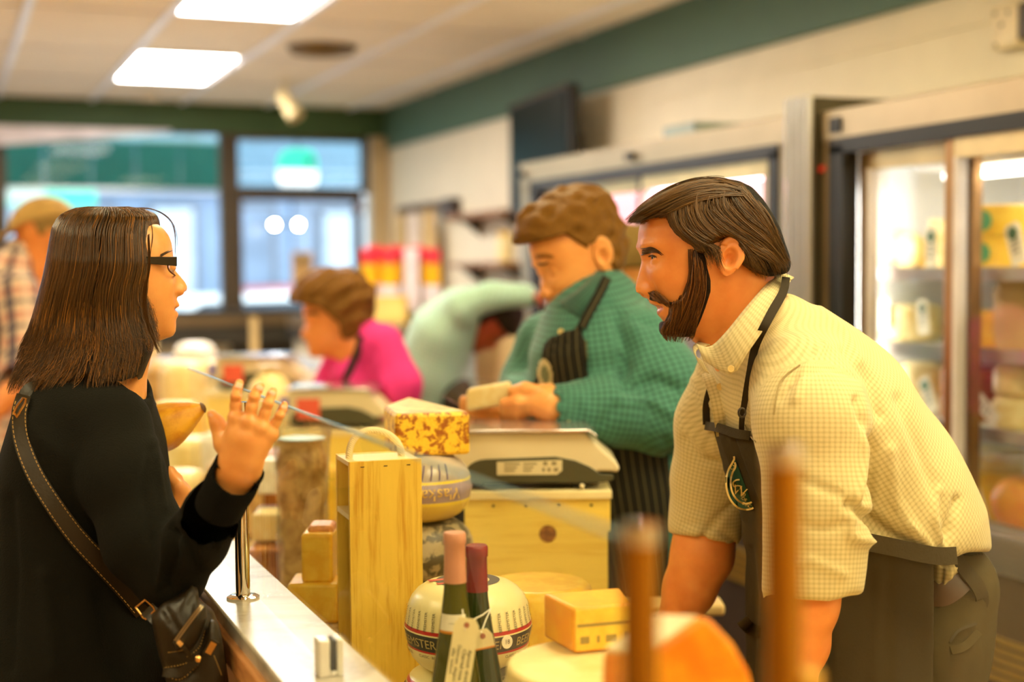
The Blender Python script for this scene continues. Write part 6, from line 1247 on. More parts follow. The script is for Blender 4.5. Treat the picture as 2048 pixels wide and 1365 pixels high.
tb = .0012 + .0045 * np.clip((cp(0, 490, DM)[1] - y) / .035, 0, 1) + .007 * np.clip((cp(0, 630, DM)[1] - y) / .03, 0, 1); fbd.F = smax(hf(x, y, z) - tb, poly_sd(P_, x[:, :, 0] * 1., y[:, :, 0] * 1.)[:, :, None] + 0 * z + .001, .004).astype(np.float32); VBd, QBd = fbd.mesh(); VBd = relax(VBd, QBd, 2, .5)
M_beard = hair_mat('beard_brown', (84, 48, 20), (13, 8, 4)); cmesh('beard', VBd, QBd, cloth_mat('beard_base', (32, 20, 10), bump=.6, bscale=160, rough=.7), man); dB = Drape((VBd, QBd), (VH, QH))
GB = [[(1378, 500), (1378, 550), (1366, 590), (1346, 640), (1340, 682)], [(1390, 500), (1392, 560), (1382, 610), (1362, 660), (1354, 685)], [(1402, 520), (1406, 570), (1396, 620), (1384, 660), (1370, 684)], [(1408, 560), (1404, 600), (1394, 640), (1388, 674), (1384, 680)]]
GB2 = [[(1345, 606), (1338, 630), (1328, 655), (1328, 676)], [(1356, 602), (1350, 635), (1340, 665), (1340, 684)], [(1366, 590), (1362, 630), (1352, 665), (1352, 686)]]; GB3 = [[(1298, 588), (1306, 600), (1322, 608), (1332, 614)], [(1305, 583), (1318, 594), (1330, 604), (1338, 616)], [(1312, 582), (1326, 592), (1338, 604), (1342, 620)]]
GB4 = [[(1336, 642), (1326, 648), (1322, 662), (1327, 676)], [(1344, 640), (1338, 652), (1334, 668), (1338, 684)]]
bb = comb(GB, 1500, 1.5, drape=dB, d0=2.13, lift=(.0, .007), seed=4, lenj=.55) + comb(GB2, 800, 1.5, drape=dB, d0=2.15, lift=(0, .009), seed=5, lenj=.4) + comb(GB3, 260, 1., drape=dB, d0=2.17, lift=(.0, .004), seed=6, lenj=.35) + comb(GB4, 260, 1., drape=dB, d0=2.17, lift=(.0, .006), seed=16, lenj=.35)
bb2 = bb[::3]; bb = [q for i, q in enumerate(bb) if i % 3]; strands('beard_strands', bb, M_beard, man, .00032); strands('beard_strands', bb2, hair_mat('beard_gold', (146, 92, 38), (70, 38, 14)), man, .00028)
dH = Drape((VH, QH)); eb = comb([[(1281, 498), (1292, 497), (1305, 496), (1324, 508)], [(1282, 505), (1294, 504), (1308, 501), (1326, 511)], [(1284, 510), (1296, 508), (1306, 505), (1320, 508)]], 320, .7, drape=dH, d0=2.15, lift=(.0005, .0025), seed=7, lenj=.55); strands('eyebrow', eb, M_beard, man, .00032)
ee = comb([[(1296, 514), (1304, 511), (1314, 515)], [(1296, 515), (1304, 512.5), (1314, 516)]], 60, .4, drape=dH, d0=2.15, lift=(.0005, .002), seed=8, lenj=.3); strands('eyelashes', ee, M_beard, man, .00022)
# ------------------------------------------------------------------ the woman in black
DW = 2.15
wom = person('woman with glasses and long brown hair in a black cardigan raising her hand', 170, 2.2)
HW = px_head(1, 262, 529, DW, math.radians(-17),
    [(215, 424), (262, 428), (290, 434), (312, 446), (328, 458), (338, 471), (343, 484), (345.5, 498), (347, 510), (349.5, 526), (352, 541), (362, 552), (372, 564), (376.5, 574), (374.5, 581), (367, 585), (355, 588), (353.5, 596), (356, 605), (357.5, 612), (351.5, 618.5), (355, 626), (354.5, 632), (352.5, 640), (353, 652), (352, 664), (346, 673), (322, 681), (290, 686)],
    [(215, 424), (180, 436), (155, 456), (140, 490), (138, 530), (150, 570), (170, 610), (190, 650), (200, 686)],
    [(424, .008), (430, .034), (444, .052), (462, .063), (490, .0705), (530, .0715), (570, .068), (605, .062), (640, .050), (660, .040), (675, .027), (686, .018)],
    (536, 589), (333, 531, .031), 588, 575, 618.5, eye_off=-.004, fem=1., lips=(.0055, .0075), lid=(.003, .003))
fW, VHW, QHW, MHW = build_head(HW, .0021, [(cp(240, 600, DW), .052), (cp(228, 680, DW), .050), (cp(215, 790, DW + .01), .058)], ear=False)
# raised right hand and the folded left one
DHd = 1.84
f1 = Field(cp(395, 1010, 1.84) + [0, 0, -.075], cp(600, 745, 1.84) + [0, 0, .075], .0021)
def Z(px, py, dz=0.): return cp(px, py, DHd + dz)
f1.limb([(Z(452, 1000, .034), .024, .020), (Z(478, 938, .006), .0265, .0200), (Z(486, 905, 0), .0275, .018)], .012, (1, .35, 0))
mc = [(472, 836, -.004), (498, 844, -.010), (522, 856, -.008), (541, 868, .0)]
for k, (x_, y_, z_) in enumerate(mc): f1.tube([(Z(475 + 8 * k, 912 + 3 * k, 0), .0140), (Z(*[(474 + 14 * k), (872 + 5 * k)], z_ * .6), .0130), (Z(x_, y_, z_), .0105)], .012)
for k, (x_, y_, z_) in enumerate(mc): f1.ball(Z(x_, y_ + 1, z_ - .004), .0088, .006)
finger(f1, [Z(472, 836, -.004), Z(471, 812, -.006), Z(472, 793, -.004), Z(475, 778, .0), Z(479, 767, .006)], .0080, .0056, .0025); finger(f1, [Z(498, 844, -.009), Z(503, 815, -.011), Z(509, 793, -.008), Z(516, 779, -.002), Z(521, 773, .005)], .0082, .0058, .0025)
finger(f1, [Z(522, 856, -.008), Z(530, 826, -.010), Z(537, 806, -.008), Z(543, 791, -.001), Z(546, 783, .006)], .0077, .0055, .0025); finger(f1, [Z(541, 868, 0), Z(551, 846, -.004), Z(560, 831, -.003), Z(566, 819, .002), Z(569, 810, .008)], .0066, .0049, .0025)
f1.tube([(Z(468, 905, .008), .015), (Z(452, 884, .012), .0155), (Z(441, 862, .014), .0100), (Z(434, 845, .012), .0084), (Z(424, 829, .012), .0062)], .008)
for q in ((471.5, 794, -.012), (508, 795, -.016), (536, 808, -.015), (559.5, 832, -.010)): f1.ball(Z(*q), (.0068, .005, .0048), .004)
V1, Q1 = f1.mesh()
f2 = Field(cp(315, 1090, 2.22) + [0, 0, -.10], cp(400, 925, 2.22) + [.02, 0, .07], .0024)
f2.limb([(cp(300, 985, 2.26), .030, .03), (cp(330, 985, 2.24), .034, .026), (cp(345, 990, 2.23), .036, .024)], .015)
for k, (a, b, c_) in enumerate((((338, 948), (356, 975), (352, 1015)), ((350, 960), (366, 985), (358, 1028)), ((360, 978), (373, 1003), (362, 1036)), ((364, 1000), (377, 1020), (362, 1044)))):
    finger(f2, [cp(330 + 4 * k, 960 + 10 * k, 2.235 + .006 * k), cp(a[0], a[1], 2.215 + .006 * k), cp(b[0], b[1], 2.20 + .006 * k), cp(c_[0], c_[1], 2.205 + .006 * k)], .0118, .0088)
finger(f2, [cp(332, 1010, 2.22), cp(340, 1035, 2.20), cp(352, 1048, 2.195)], .012, .009)
V2, Q2 = f2.mesh()
f3 = Field(cp(-60, 1650, 2.2) + [0, 0, -.25], cp(360, 740, 2.2) + [.05, 0, .32], .013)
f3.limb([(cp(215, 770, 2.16), .05, .05), (cp(190, 830, 2.17), .13, .07), (cp(180, 1000, 2.18), .13, .09), (cp(170, 1250, 2.18), .14, .10), (cp(170, 1600, 2.18), .15, .12)], .05)
f3.tube([(cp(226, 840, 2.03), .045), (cp(275, 1050, 1.99), .04), (cp(340, 1155, 1.97), .035), (cp(420, 1060, 1.91), .032), (cp(465, 960, 1.855), .024)], .03); f3.tube([(cp(230, 840, 2.33), .045), (cp(270, 1030, 2.36), .04), (cp(300, 985, 2.26), .028)], .03)
dH1 = Drape((V1, Q1))
for pts, w in (([(476, 776, 1.9), (480, 767, 1.9)], .0085), ([(517, 780, 1.9), (521, 773, 1.9)], .009), ([(543, 789, 1.9), (546, 783, 1.9)], .008), ([(567, 817, 1.9), (569, 811, 1.9)], .007), ([(420, 833, 1.9), (424, 828, 1.9)], .006)):
    ribbon('nail', pts, w, .0012, M_nail, wom, dH1, .0006, 8)
f2n = Drape((V2, Q2)); ribbon('nail', [(354, 1013, 2.2), (354, 1022, 2.2)], .008, .0012, M_nail, wom, f2n, .0006, 8)
# ---- cardigan
M_knit = cloth_mat('black_knit', (20, 20, 14), bump=.5, rough=.95, knit=True); M_rib = NT('ribbed_knit'); a_ = M_rib.n('ShaderNodeAttribute', attribute_name='weave'); s_ = M_rib.n('ShaderNodeSeparateXYZ'); M_rib.l(a_.outputs['Vector'], s_.inputs[0])
rv = M_rib.math('SINE', M_rib.math('MULTIPLY', s_.outputs['Y'], 6.283 / .0036)); M_rib.color(M_rib.mix(M_rib.math('ADD', M_rib.math('MULTIPLY', rv, .5), .5), lin((8, 8, 6)), lin((20, 19, 14)))); M_rib.set(Roughness=.95); M_rib.b.inputs['Specular IOR Level'].default_value = .15; M_rib.bump(rv, .6, .0012); M_rib = M_rib.m
SH, EL, CU = cp(226, 850, 2.055), cp(340, 1152, 1.975), cp(478, 955, 1.95)
fc = Field(cp(-90, 1480, 2.2) + [0, 0, -.34], cp(520, 700, 2.2) + [.02, 0, .30], .0066)
fc.limb([(cp(215, 772, 2.155), .045, .050), (cp(183, 822, 2.165), .155, .086), (cp(170, 960, 2.175), .160, .112), (cp(162, 1130, 2.18), .160, .118), (cp(160, 1300, 2.18), .18, .130), (cp(150, 1500, 2.18), .20, .145)], .05)
fc.tube([(SH, .056), (cp(246, 960, 2.01), .056), (cp(292, 1085, 1.985), .056), (EL, .047)], .025); fc.tube([(EL, .047), (cp(392, 1082, 1.92), .0415), (cp(428, 1026, 1.885), .038), (cp(446, 998, 1.868), .0345)], .018)
fc.tube([(cp(195, 850, 2.24), .055), (cp(230, 840, 2.3), .055), (cp(268, 1000, 2.33), .055), (cp(285, 1030, 2.32), .05)], .03)
fc.tube([(cp(240, 690, 2.15), .052), (cp(232, 755, 2.15), .054)], .01, 'sub')
VC, QC = fc.mesh(); VC = relax(VC, QC, 2, .5)
VC = crease(VC, QC, [([(340, 1060), (375, 1090), (392, 1140)], 6, -.007), ([(360, 1045), (398, 1075), (412, 1120)], 6, .005), ([(375, 1035), (415, 1060), (428, 1098)], 5, -.006), ([(395, 1018), (432, 1040), (446, 1075)], 5, .005), ([(345, 1062), (350, 1110), (335, 1180)], 8, -.008), ([(332, 1075), (330, 1120), (318, 1170)], 7, .006), ([(300, 900), (285, 980), (300, 1080)], 10, -.005), ([(20, 1000), (30, 1150), (20, 1340)], 12, -.006), ([(90, 1150), (110, 1340)], 14, .007), ([(200, 1180), (230, 1340)], 14, -.007), ([(310, 880), (318, 950), (330, 1020)], 5, .004)])
cmesh('cardigan', VC, QC, M_knit, wom); dC = Drape((VC, QC))
fk = Field(cp(395, 1060, 1.855) + [-.03, 0, -.07], cp(530, 900, 1.855) + [.02, .02, .07], .003); A_, B_ = cp(441, 1010, 1.877), cp(483, 928, 1.842); fk.limb([(A_, .0335, .0335), (cp(462, 970, 1.858), .0325, .0325), (B_, .0330, .0345)], .008)
ez = (B_ - A_) / np.linalg.norm(B_ - A_); tip_ = cp(480, 935, 1.843)
fk.put(lambda x, y, z: -((x - tip_[0]) * ez[0] + (y - tip_[1]) * ez[1] + (z - tip_[2]) * ez[2]) + 0., fk.lo - 1, fk.lo + 2, .0, 'sub') if False else None
x, y, z = fk.grid((slice(None),) * 3); pl_ = (x - tip_[0]) * ez[0] + (y - tip_[1]) * ez[1] + (z - tip_[2]) * ez[2] - .003; pl2 = -((x - A_[0]) * ez[0] + (y - A_[1]) * ez[1] + (z - A_[2]) * ez[2]) - .012; fk.F = smax(smax(fk.F, pl_, .003), pl2, .003).astype(np.float32)
fk.tube([(cp(474, 948, 1.845), .0300), (cp(500, 890, 1.84), .0315)], .003, 'sub')
VK, QK = fk.mesh(); VK = relax(VK, QK, 1, .4); cmesh('ribbed_cuff', VK, QK, M_rib, wom, attrs={'weave': fab_uv(VK, [(A_, B_, .034)])})
fi = inflate([(322, 960), (330, 1000), (345, 1048), (352, 1075), (330, 1080), (312, 1000)], 2.16, .035, .005); V_, Q_ = fi.mesh(); cmesh('cream_top', V_, Q_, mat('cream_top', (240, 220, 180), .8), wom)
f3.under([fc])
V3, Q3 = f3.mesh()
Vb, Qb, Mb = join([(VHW, QHW, MHW), (V1, Q1, 0), (V2, Q2, 0), (V3, Q3, 0)])
cmesh('body', Vb, Qb, [M_skin, M_lip], wom, mi=Mb)
eye_parts(HW, wom, (.95, -.02, .1), M_iris)
# ---- hair: a lofted mass with combed strands
Lx = [(413.5, 176), (416, 152), (424, 130), (436, 116), (455, 104), (485, 98), (520, 92), (560, 84), (600, 73), (640, 62), (680, 52), (720, 45), (750, 36), (775, 28)]
Rn = [(413.5, 252), (418, 280), (426, 294), (437, 302), (447, 298), (470, 296), (505, 299), (531, 300), (550, 297), (570, 291), (600, 289), (625, 291), (650, 297), (680, 303), (705, 302), (730, 292), (750, 284), (775, 272)]
Rf = [(413.5, 262), (418, 296), (426, 317), (440, 332), (468, 343), (494, 347), (520, 346), (560, 342), (620, 336), (660, 322), (700, 310), (775, 280)]
Wh = [(413.5, .012), (418, .034), (428, .055), (445, .071), (470, .083), (520, .092), (580, .094), (640, .094), (700, .098), (775, .108)]
ip = lambda T, y: float(np.interp(y, [q[0] for q in T], [q[1] for q in T]))
def hair_pt(th, py, off=0.):
    """point of the hair mass: th = 0 front, -pi/2 towards the camera, pi back"""
    L, R1, R2, w = ip(Lx, py), ip(Rn, py), ip(Rf, py), ip(Wh, py); xc = L + (R1 - L) * .52; c, s = math.cos(th), math.sin(th); m = (1 + s) / 2; R = R1 * (1 - m) + R2 * m; e = 2 / 2.6
    hx = (R - xc) if c > 0 else (xc - L); px = xc + hx * math.copysign(abs(c) ** e, c); z = DW + math.copysign(abs(s) ** e, s) * (w + off); return cp(px, py, z)
rows = np.concatenate([[413.5, 414.6, 416.5, 420, 425], np.linspace(432, 752, 56)]); NT_ = 150; r_ = np.random.default_rng(3)
gn = np.convolve(np.tile(r_.normal(0, 1, NT_), 3), [.2, .3, .3, .2], 'same')[NT_:2 * NT_]; gn2 = np.convolve(np.tile(r_.normal(0, 1, NT_), 3), np.ones(9) / 9, 'same')[NT_:2 * NT_]
Vh, Qh = [], []
for j, py in enumerate(rows):
    for i in range(NT_): Vh.append(hair_pt(2 * PI * i / NT_, py + (10 * gn2[i] + 9 * gn[i]) * max(0, (py - 700) / 50), -.004 + (.0016 * gn[i] + .003 * gn2[i]) * min(1, (py - 413) / 40)))
Qh = [(j * NT_ + i, j * NT_ + (i + 1) % NT_, (j + 1) * NT_ + (i + 1) % NT_, (j + 1) * NT_ + i) for j in range(len(rows) - 1) for i in range(NT_)]; Qh.append(tuple(range(NT_))[::-1]); Qh.append(tuple(range((len(rows) - 1) * NT_, len(rows) * NT_)))
cmesh('hair', np.array(Vh), Qh, cloth_mat('hair_base_dark', (34, 22, 10), bump=.3, bscale=90, rough=.5), wom)
M_hairW = hair_mat('hair_chestnut', (92, 60, 20), (18, 12, 5), .30); M_hairW2 = hair_mat('hair_tips', (176, 116, 42), (84, 52, 16), .3)
S1, S2 = [], []
for k in range(4200):
    near = r_.uniform() < .8; th = (PI + r_.beta(1.05, 1.05) * PI) if near else r_.uniform(0, PI); th0 = th; end = r_.uniform(690, 790) if near else r_.uniform(640, 760)
    if near and math.cos(th) > .75: end = r_.uniform(640, 735)
    end -= 34 * max(0, math.cos(th)) if near else 0; n = 22; Q = []; off = r_.uniform(-.004, .0035); dth = r_.normal(0, .05); ph = r_.uniform(0, 6.28); amp = r_.uniform(0, .03)
    tip_s = r_.uniform() < .22; st = r_.uniform(600, 690) if tip_s else 413.5 + r_.uniform(0, 1) ** 2 * 60
    for i in range(n):
        t = i / (n - 1); py = st + (end - st) * t; flick = max(0, t - .75) / .25; p = hair_pt(th0 + dth * t + amp * math.sin(3 * t + ph), min(py, 775), off + .004 * flick * r_.uniform(.3, 1)); p = p.copy()
        if py > 775: p[1] -= (py - 775) * DW / F
        if near: p[0] += (-1 if math.cos(th) < 0 else .7) * .006 * flick ** 2 * (1 + ph / 6)
        Q.append(p)
    (S2 if tip_s or r_.uniform() < .04 else S1).append(np.array(Q))
strands('hair_strands', S1, M_hairW, wom, .00040); strands('hair_strands', S2, M_hairW2, wom, .00036)
# loose locks: across the forehead, at the chin, stray ends
lk = comb([[(255, 416), (300, 415), (335, 432), (352, 462), (353, 512)], [(262, 414), (306, 420), (338, 445), (350, 480), (350, 512)]], 15, 1.8, d0=DW + .03, seed=11, lenj=.12) + comb([[(292, 560), (287, 610), (300, 660), (325, 706)], [(290, 560), (292, 620), (306, 668), (316, 712)]], 90, 2, d0=DW - .085, seed=12, lenj=.15) + comb([[(296, 470), (299, 530), (290, 590), (296, 650), (318, 672)], [(294, 470), (295, 540), (288, 600), (300, 660), (312, 700)]], 70, 1.2, d0=DW - .086, seed=13, lenj=.2)
lk += comb([[(100, 560), (78, 620), (60, 690), (24, 775)], [(110, 600), (88, 680), (70, 730), (58, 780)]], 70, 4, d0=DW - .03, seed=14, lenj=.2) + comb([[(300, 446), (303, 470), (302, 500)], [(304, 446), (306, 480), (303, 512)]], 10, 1, d0=DW - .07, seed=15, lenj=.1)
strands('loose_strands', lk, M_hairW, wom, .00030)
dHW = Drape((VHW, QHW)); ebw = comb([[(318, 512), (332, 504), (345, 499)], [(322, 514), (334, 507), (346, 503)]], 120, .6, drape=dHW, d0=DW - .04, lift=(.0005, .002), seed=21, lenj=.4); strands('eyebrow', ebw, M_hairW, wom, .0003)
# ---- glasses: worn, but a thing of their own
gl = thing('eyeglasses', 'black-framed eyeglasses worn by the woman in black', 'glasses', to_world(cp(345, 530, DW)))
M_frame = mat('black_acetate', (22, 18, 14), .18, var=.02)
HP = lambda u, v, w: head_point(HW, u, v, w)
pvW = np.array(sorted(HW['prof'])); uE = float(np.interp(HW['eye'][1], pvW[:, 0], pvW[:, 1])) - .002; vE = HW['eye'][1]
for sg in (-1, 1):
    P_ = []
    for dw_ in (.0014, -.0014):
        for u_, v_, w_ in ((uE - .066, vE + .0005, .0735), (uE - .066, vE + .0085, .0735), (uE + .001, vE + .0105, .0635), (uE + .001, vE - .0035, .0635)): P_.append(to_world(HP(u_, v_, sg * (w_ + dw_))))
    MB().add(P_, [(0, 1, 2, 3), (7, 6, 5, 4), (0, 4, 5, 1), (1, 5, 6, 2), (2, 6, 7, 3), (3, 7, 4, 0)]).build('temple', M_frame, gl, True, bevel=.0006)
    rim = [to_world(HP(uE - .012 * ((abs(math.cos(t)) if math.cos(t) * 1 > 0 else 0) ** 2), vE - .003 + .0135 * np.sign(math.sin(t)) * abs(math.sin(t)) ** .8, sg * (.034 + .0265 * np.sign(math.cos(t)) * abs(math.cos(t)) ** .75))) for t in np.linspace(0, 2 * PI, 40, endpoint=False)]
    MB().tube(rim, .0012, 6, closed=True).build('rim', mat('tortoise', (86, 40, 26), .2), gl, True, True)
    MB().add([np.mean(rim, 0)] + rim, [(0, 1 + i, 1 + (i + 1) % 40) for i in range(40)]).build('lens', glass_mat('lens', (.97, .97, .97), .5), gl, True)
MB().tube([to_world(HP(uE + .001, vE + .003, z_)) + np.array([0, 0, .002 * (1 - (z_ / .009) ** 2)]) for z_ in np.linspace(-.009, .009, 7)], .0014, 6).build('bridge', M_frame, gl, True, True)
# ---- bag with its strap
DB = 1.93
bag = thing('leather_handbag', 'black leather shoulder bag with gold fittings hanging at the woman\'s hip', 'bag', to_world(cp(385, 1300, DB)))
M_lea = NT('black_leather'); v_ = M_lea.coord(); M_lea.color(lin((40, 32, 18))); n_ = M_lea.noise(v_, 160, 4); M_lea.set(Roughness=.40); M_lea.b.inputs['Specular IOR Level'].default_value = .35; M_lea.bump(M_lea.math('ADD', n_, M_lea.math('MULTIPLY', M_lea.noise(v_, 18, 4), 2.)), .35, .002); M_lea = M_lea.m
M_gold = mat('gold_metal', (226, 176, 104), .2, .95, var=.03); M_stit = mat('tan_thread', (204, 160, 84), .7); M_zip = mat('zip_metal', (176, 160, 130), .3, .8)
b1_ = inflate([(303, 1232), (326, 1206), (362, 1188), (386, 1168), (396, 1200), (424, 1222), (440, 1262), (450, 1320), (458, 1380), (458, 1450), (350, 1450), (336, 1370), (318, 1300)], DB, .045, .0042); V_, Q_ = b1_.mesh(); V_ = crease(relax(V_, Q_), Q_, [([(330, 1220), (360, 1270), (350, 1300)], 7, -.004), ([(345, 1330), (400, 1350), (440, 1340)], 8, -.003), ([(390, 1180), (392, 1240)], 5, .003)]); cmesh('body', V_, Q_, M_lea, bag)
b2_ = inflate([(345, 1284), (398, 1208), (412, 1212), (414, 1236), (400, 1276), (384, 1300), (352, 1304)], DB - .042, .020, .003); V2_, Q2_ = b2_.mesh(); cmesh('zip_pocket', V2_, Q2_, M_lea, bag)
b3_ = inflate([(420, 1238), (432, 1244), (444, 1280), (452, 1340), (454, 1440), (352, 1440), (345, 1372), (390, 1335), (408, 1290)], DB - .034, .018, .0036); V3_, Q3_ = b3_.mesh(); cmesh('front_pocket', V3_, Q3_, M_lea, bag); dBg = Drape((V_, Q_), (V2_, Q2_), (V3_, Q3_))
for off in (0, 4): ribbon('zip_tape', [(349 + off, 1282 + off * .6, DB - .06), (375 + off, 1246 + off * .6, DB - .06), (402 + off, 1211 + off * .6, DB - .06)], .0022, .0015, M_zip, bag, dBg, .0015, 20)
ribbon('zip_pull', [(362, 1290, 1.87), (374, 1304, 1.87), (386, 1322, 1.87)], .006, .002, M_lea, bag, dBg, .004, 10); ribbon('zip_slider', [(356, 1284, 1.87), (364, 1292, 1.87)], .006, .003, M_gold, bag, dBg, .004, 6)
for pts in ([(336, 1306), (352, 1304), (366, 1301)], [(328, 1336), (360, 1331), (396, 1318)], [(328, 1350), (360, 1360), (398, 1330)], [(428, 1312), (444, 1352)], [(410, 1262), (398, 1296), (372, 1316)]): 
    for i in range(0, 26, 2): 
        P_ = resample(np.array(pts, float), 27); q0, q1 = P_[i], P_[i] + (P_[i + 1] - P_[i]) * .7
        globals().setdefault('_st', []).append((dBg.hit(*q0, .0012, DB - .05), dBg.hit(*q1, .0012, DB - .05)))
def stitches(name, segs, m, par):
    mb = MB()
    for a, b in segs: mb.tube([to_world(a), to_world(b)], .00055, 4)
    o = mb.build(name, m, par, True); o['kind'] = 'stuff'; return o
stitches('stitching', _st, M_stit, bag)
ribbon('side_strap', [(326, 1345, 1.88), (360, 1346, 1.87), (394, 1322, 1.86)], .012, .003, M_lea, bag, dBg, .003, 16)
c_ = dBg.hit(397, 1319, .004, 1.86); MB().lathe([(0, 0), (.0046, 0), (.005, .0012), (.0044, .002), (.002, .0026), (0, .0026)], to_world(c_), 18, tuple((-c_ / np.linalg.norm(c_)) @ AX)).build('stud', M_gold, bag, True, True)
ribbon('name_plate', [(416, 1308, 1.86), (428, 1286, 1.86)], .0085, .0022, M_gold, bag, dBg, .0035, 6); ribbon('plate_backing', [(413, 1312, 1.86), (430, 1282, 1.86)], .0125, .002, M_lea, bag, dBg, .002, 6)
sp = [(47, 792, 2.06, .020), (38, 830, 2.03, .020), (43, 880, 2.02, .021), (65, 940, 2.02, .022), (100, 1000, 2.02, .023), (150, 1070, 2.02, .026), (205, 1130, 2.01, .028), (252, 1180, 1.99, .030), (288, 1222, 1.96, .030)]
so, Cs, Ss = ribbon('shoulder_strap', sp, .024, .0035, M_lea, bag, dC, .006, 60)
ribbon('strap_top', [(78, 770, 2.12, .014), (58, 778, 2.08, .016), (45, 800, 2.05, .019)], .02, .003, M_lea, bag, dC, .006, 12)
vwd = lambda p: -p / np.linalg.norm(p) * .0026; W_ = resample([[q[3]] for q in sp], 60)[:, 0]; sg_ = []
for sgn in (-1, 1):
    for i in range(2, 58): a, b = Cs[i] + Ss[i] * sgn * W_[i] * .40, Cs[i + 1] + Ss[i + 1] * sgn * W_[i + 1] * .40; sg_.append((a + vwd(a), a + (b - a) * .62 + vwd(a)))
stitches('stitching', sg_, M_stit, bag)
def dring(pts, d): MB().tube([to_world(cp(x_, y_, d)) for x_, y_ in pts], .0019, 8, closed=True).build('strap_ring', M_gold, bag, True, True)
dring([(272, 1216), (287, 1236), (290, 1239), (310, 1222), (306, 1214), (290, 1200)], 1.93); dring([(28, 826), (33, 835), (50, 808), (52, 797), (46, 797), (34, 812)], 2.0)
ribbon('strap_tab', [(294, 1218, 1.93), (306, 1230, 1.93), (318, 1240, 1.92)], .02, .004, M_lea, bag, None, 0, 8)
# ---- pointed squash on her far arm
q0, q1 = cp(292, 874, 2.29), cp(411, 813, 2.29); ax_ = q1 - q0; Lq = np.linalg.norm(ax_); sq = thing('pointed_squash', 'golden pointed squash with a dark tip showing past the woman\'s chest', 'squash', to_world(q0))
prof_ = [(0, 0), (.03, .004), (.036, Lq * .15), (.0375, Lq * .32), (.031, Lq * .54), (.0185, Lq * .78), (.0075, Lq * .955), (.0045, Lq * .985)]
mb = MB().lathe([(r * (1 + .0), z) for r, z in [tuple(q) for q in resample(prof_, 30)]], (0, 0, 0), 40, tuple(ax_ @ AX)); 
A_n = (ax_ / Lq) @ AX; Vn = np.array(mb.V)
for i, v in enumerate(Vn):
    t = v @ A_n; rad_ = v - A_n * t; k = i % 40; Vn[i] = A_n * t + rad_ * (1 + .05 * math.cos(5 * 2 * PI * k / 40) + .02 * math.sin(3 * k))
mb.V = [tuple(v) for v in Vn]; mb.build('flesh', cheese_mat('squash_gold', (240, 176, 44), (214, 140, 30), scale=24, bump=.4), sq, smooth='all'); MB().lathe([(0, Lq * 1.0), (.006, Lq * .985), (.0095, Lq * .955)][::-1], (0, 0, 0), 14, tuple(ax_ @ AX)).build('dark_tip', mat('squash_tip', (96, 62, 20), .6), sq, smooth=True)
# ------------------------------------------------------------------ the people behind
def gen_head(s, px, py, d, yaw, pitch, k=1., roll=0., **kw):
    """generic head; (px,py) = the ear line at eye level"""
    H = dict(GEN); H.update(o=cp(px, py, d), s=s, yaw=math.radians(yaw), pitch=math.radians(pitch), roll=math.radians(roll), k=k, eye=(.076, 0., .031)); H.update(kw); return H
def shell_hair(H, h, thick, cond, name, m, parent, lump=0., lscale=90, seed=0):
    """hair as a thick lumpy shell over the skull where cond(u,v,w) < 0"""
    k = H.get('k', 1.); o = H['o']; f = Field(o - .17 * k, o + .17 * k, h); hf = head_fn(H); x, y, z = f.grid((slice(None),) * 3); u, v, w = head_local(x, y, z, H); r = np.random.default_rng(seed); n = 0
    for _ in range(7): a = r.normal(0, 1, 3); a /= np.linalg.norm(a); n = n + np.sin((u * a[0] + v * a[1] + w * a[2]) * lscale + r.uniform(0, 6))
    f.F = smax(hf(x, y, z) - thick(u, v, w) - lump * n / 2.6, cond(u, v, w), .006).astype(np.float32); V, Q = f.mesh(); V = relax(V, Q, 1, .4); cmesh(name, V, Q, m, parent); return V, Q
# ---- young man in the green checked shirt
DY = 3.1
ym = person('young man in green checked shirt and striped apron looking down at cheese in hand', 1240, 3.15)
HY = gen_head(-1, 1160, 512, DY, 22, 24, 1.06, ear=(-.006, .034), lid=(.0012, .0035))
fY, VHy, QHy, MHy = build_head(HY, .0034, [(cp(1168, 540, DY + .0), .064), (cp(1185, 600, DY), .068), (cp(1195, 665, DY), .078)])
M_hairY = cloth_mat('hair_sandy', (128, 88, 28), bump=1., bscale=110, rough=.5)
def condY(u, v, w):
    line = np.where(u > .045, .062 + (u - .045) * .1, np.where(u > .012, .012 + (u - .012) * 1.55, np.where(u > -.026, .022, -.055 + 0 * u))); return line - v
shell_hair(HY, .0036, lambda u, v, w: .007 + .016 * np.clip((v - .05) / .05, 0, 1) + .010 * np.clip((u - .03) / .05, 0, 1) * np.clip((v - .04) / .04, 0, 1), condY, 'hair', M_hairY, ym, .0030, 200, 5)
fy = Field(cp(905, 900, 2.9) + [0, 0, -.12], cp(1150, 735, 2.9) + [0, 0, .22], .0042)
fy.limb([(cp(1125, 815, 2.88), .034, .036), (cp(1095, 806, 2.88), .042, .036), (cp(1068, 800, 2.88), .040, .030)], .015)
for k in range(4): finger(fy, [cp(1066, 800 + 7 * k, 2.86 + .012 * k), cp(1034, 803 + 9 * k, 2.845 + .014 * k), cp(1008, 806 + 9 * k, 2.86 + .015 * k)], .0125, .010)
finger(fy, [cp(1085, 785, 2.86), cp(1050, 776, 2.85), cp(1025, 782, 2.86)], .0135, .010)
fy.limb([(cp(1035, 835, 3.02), .03, .03), (cp(990, 828, 2.99), .04, .03), (cp(962, 820, 2.98), .036, .026)], .015)
for k in range(3): finger(fy, [cp(968, 814 + 8 * k, 2.96), cp(945, 806 + 9 * k, 2.94), cp(928, 800 + 9 * k, 2.945)], .012, .0095)
V1, Q1 = fy.mesh()
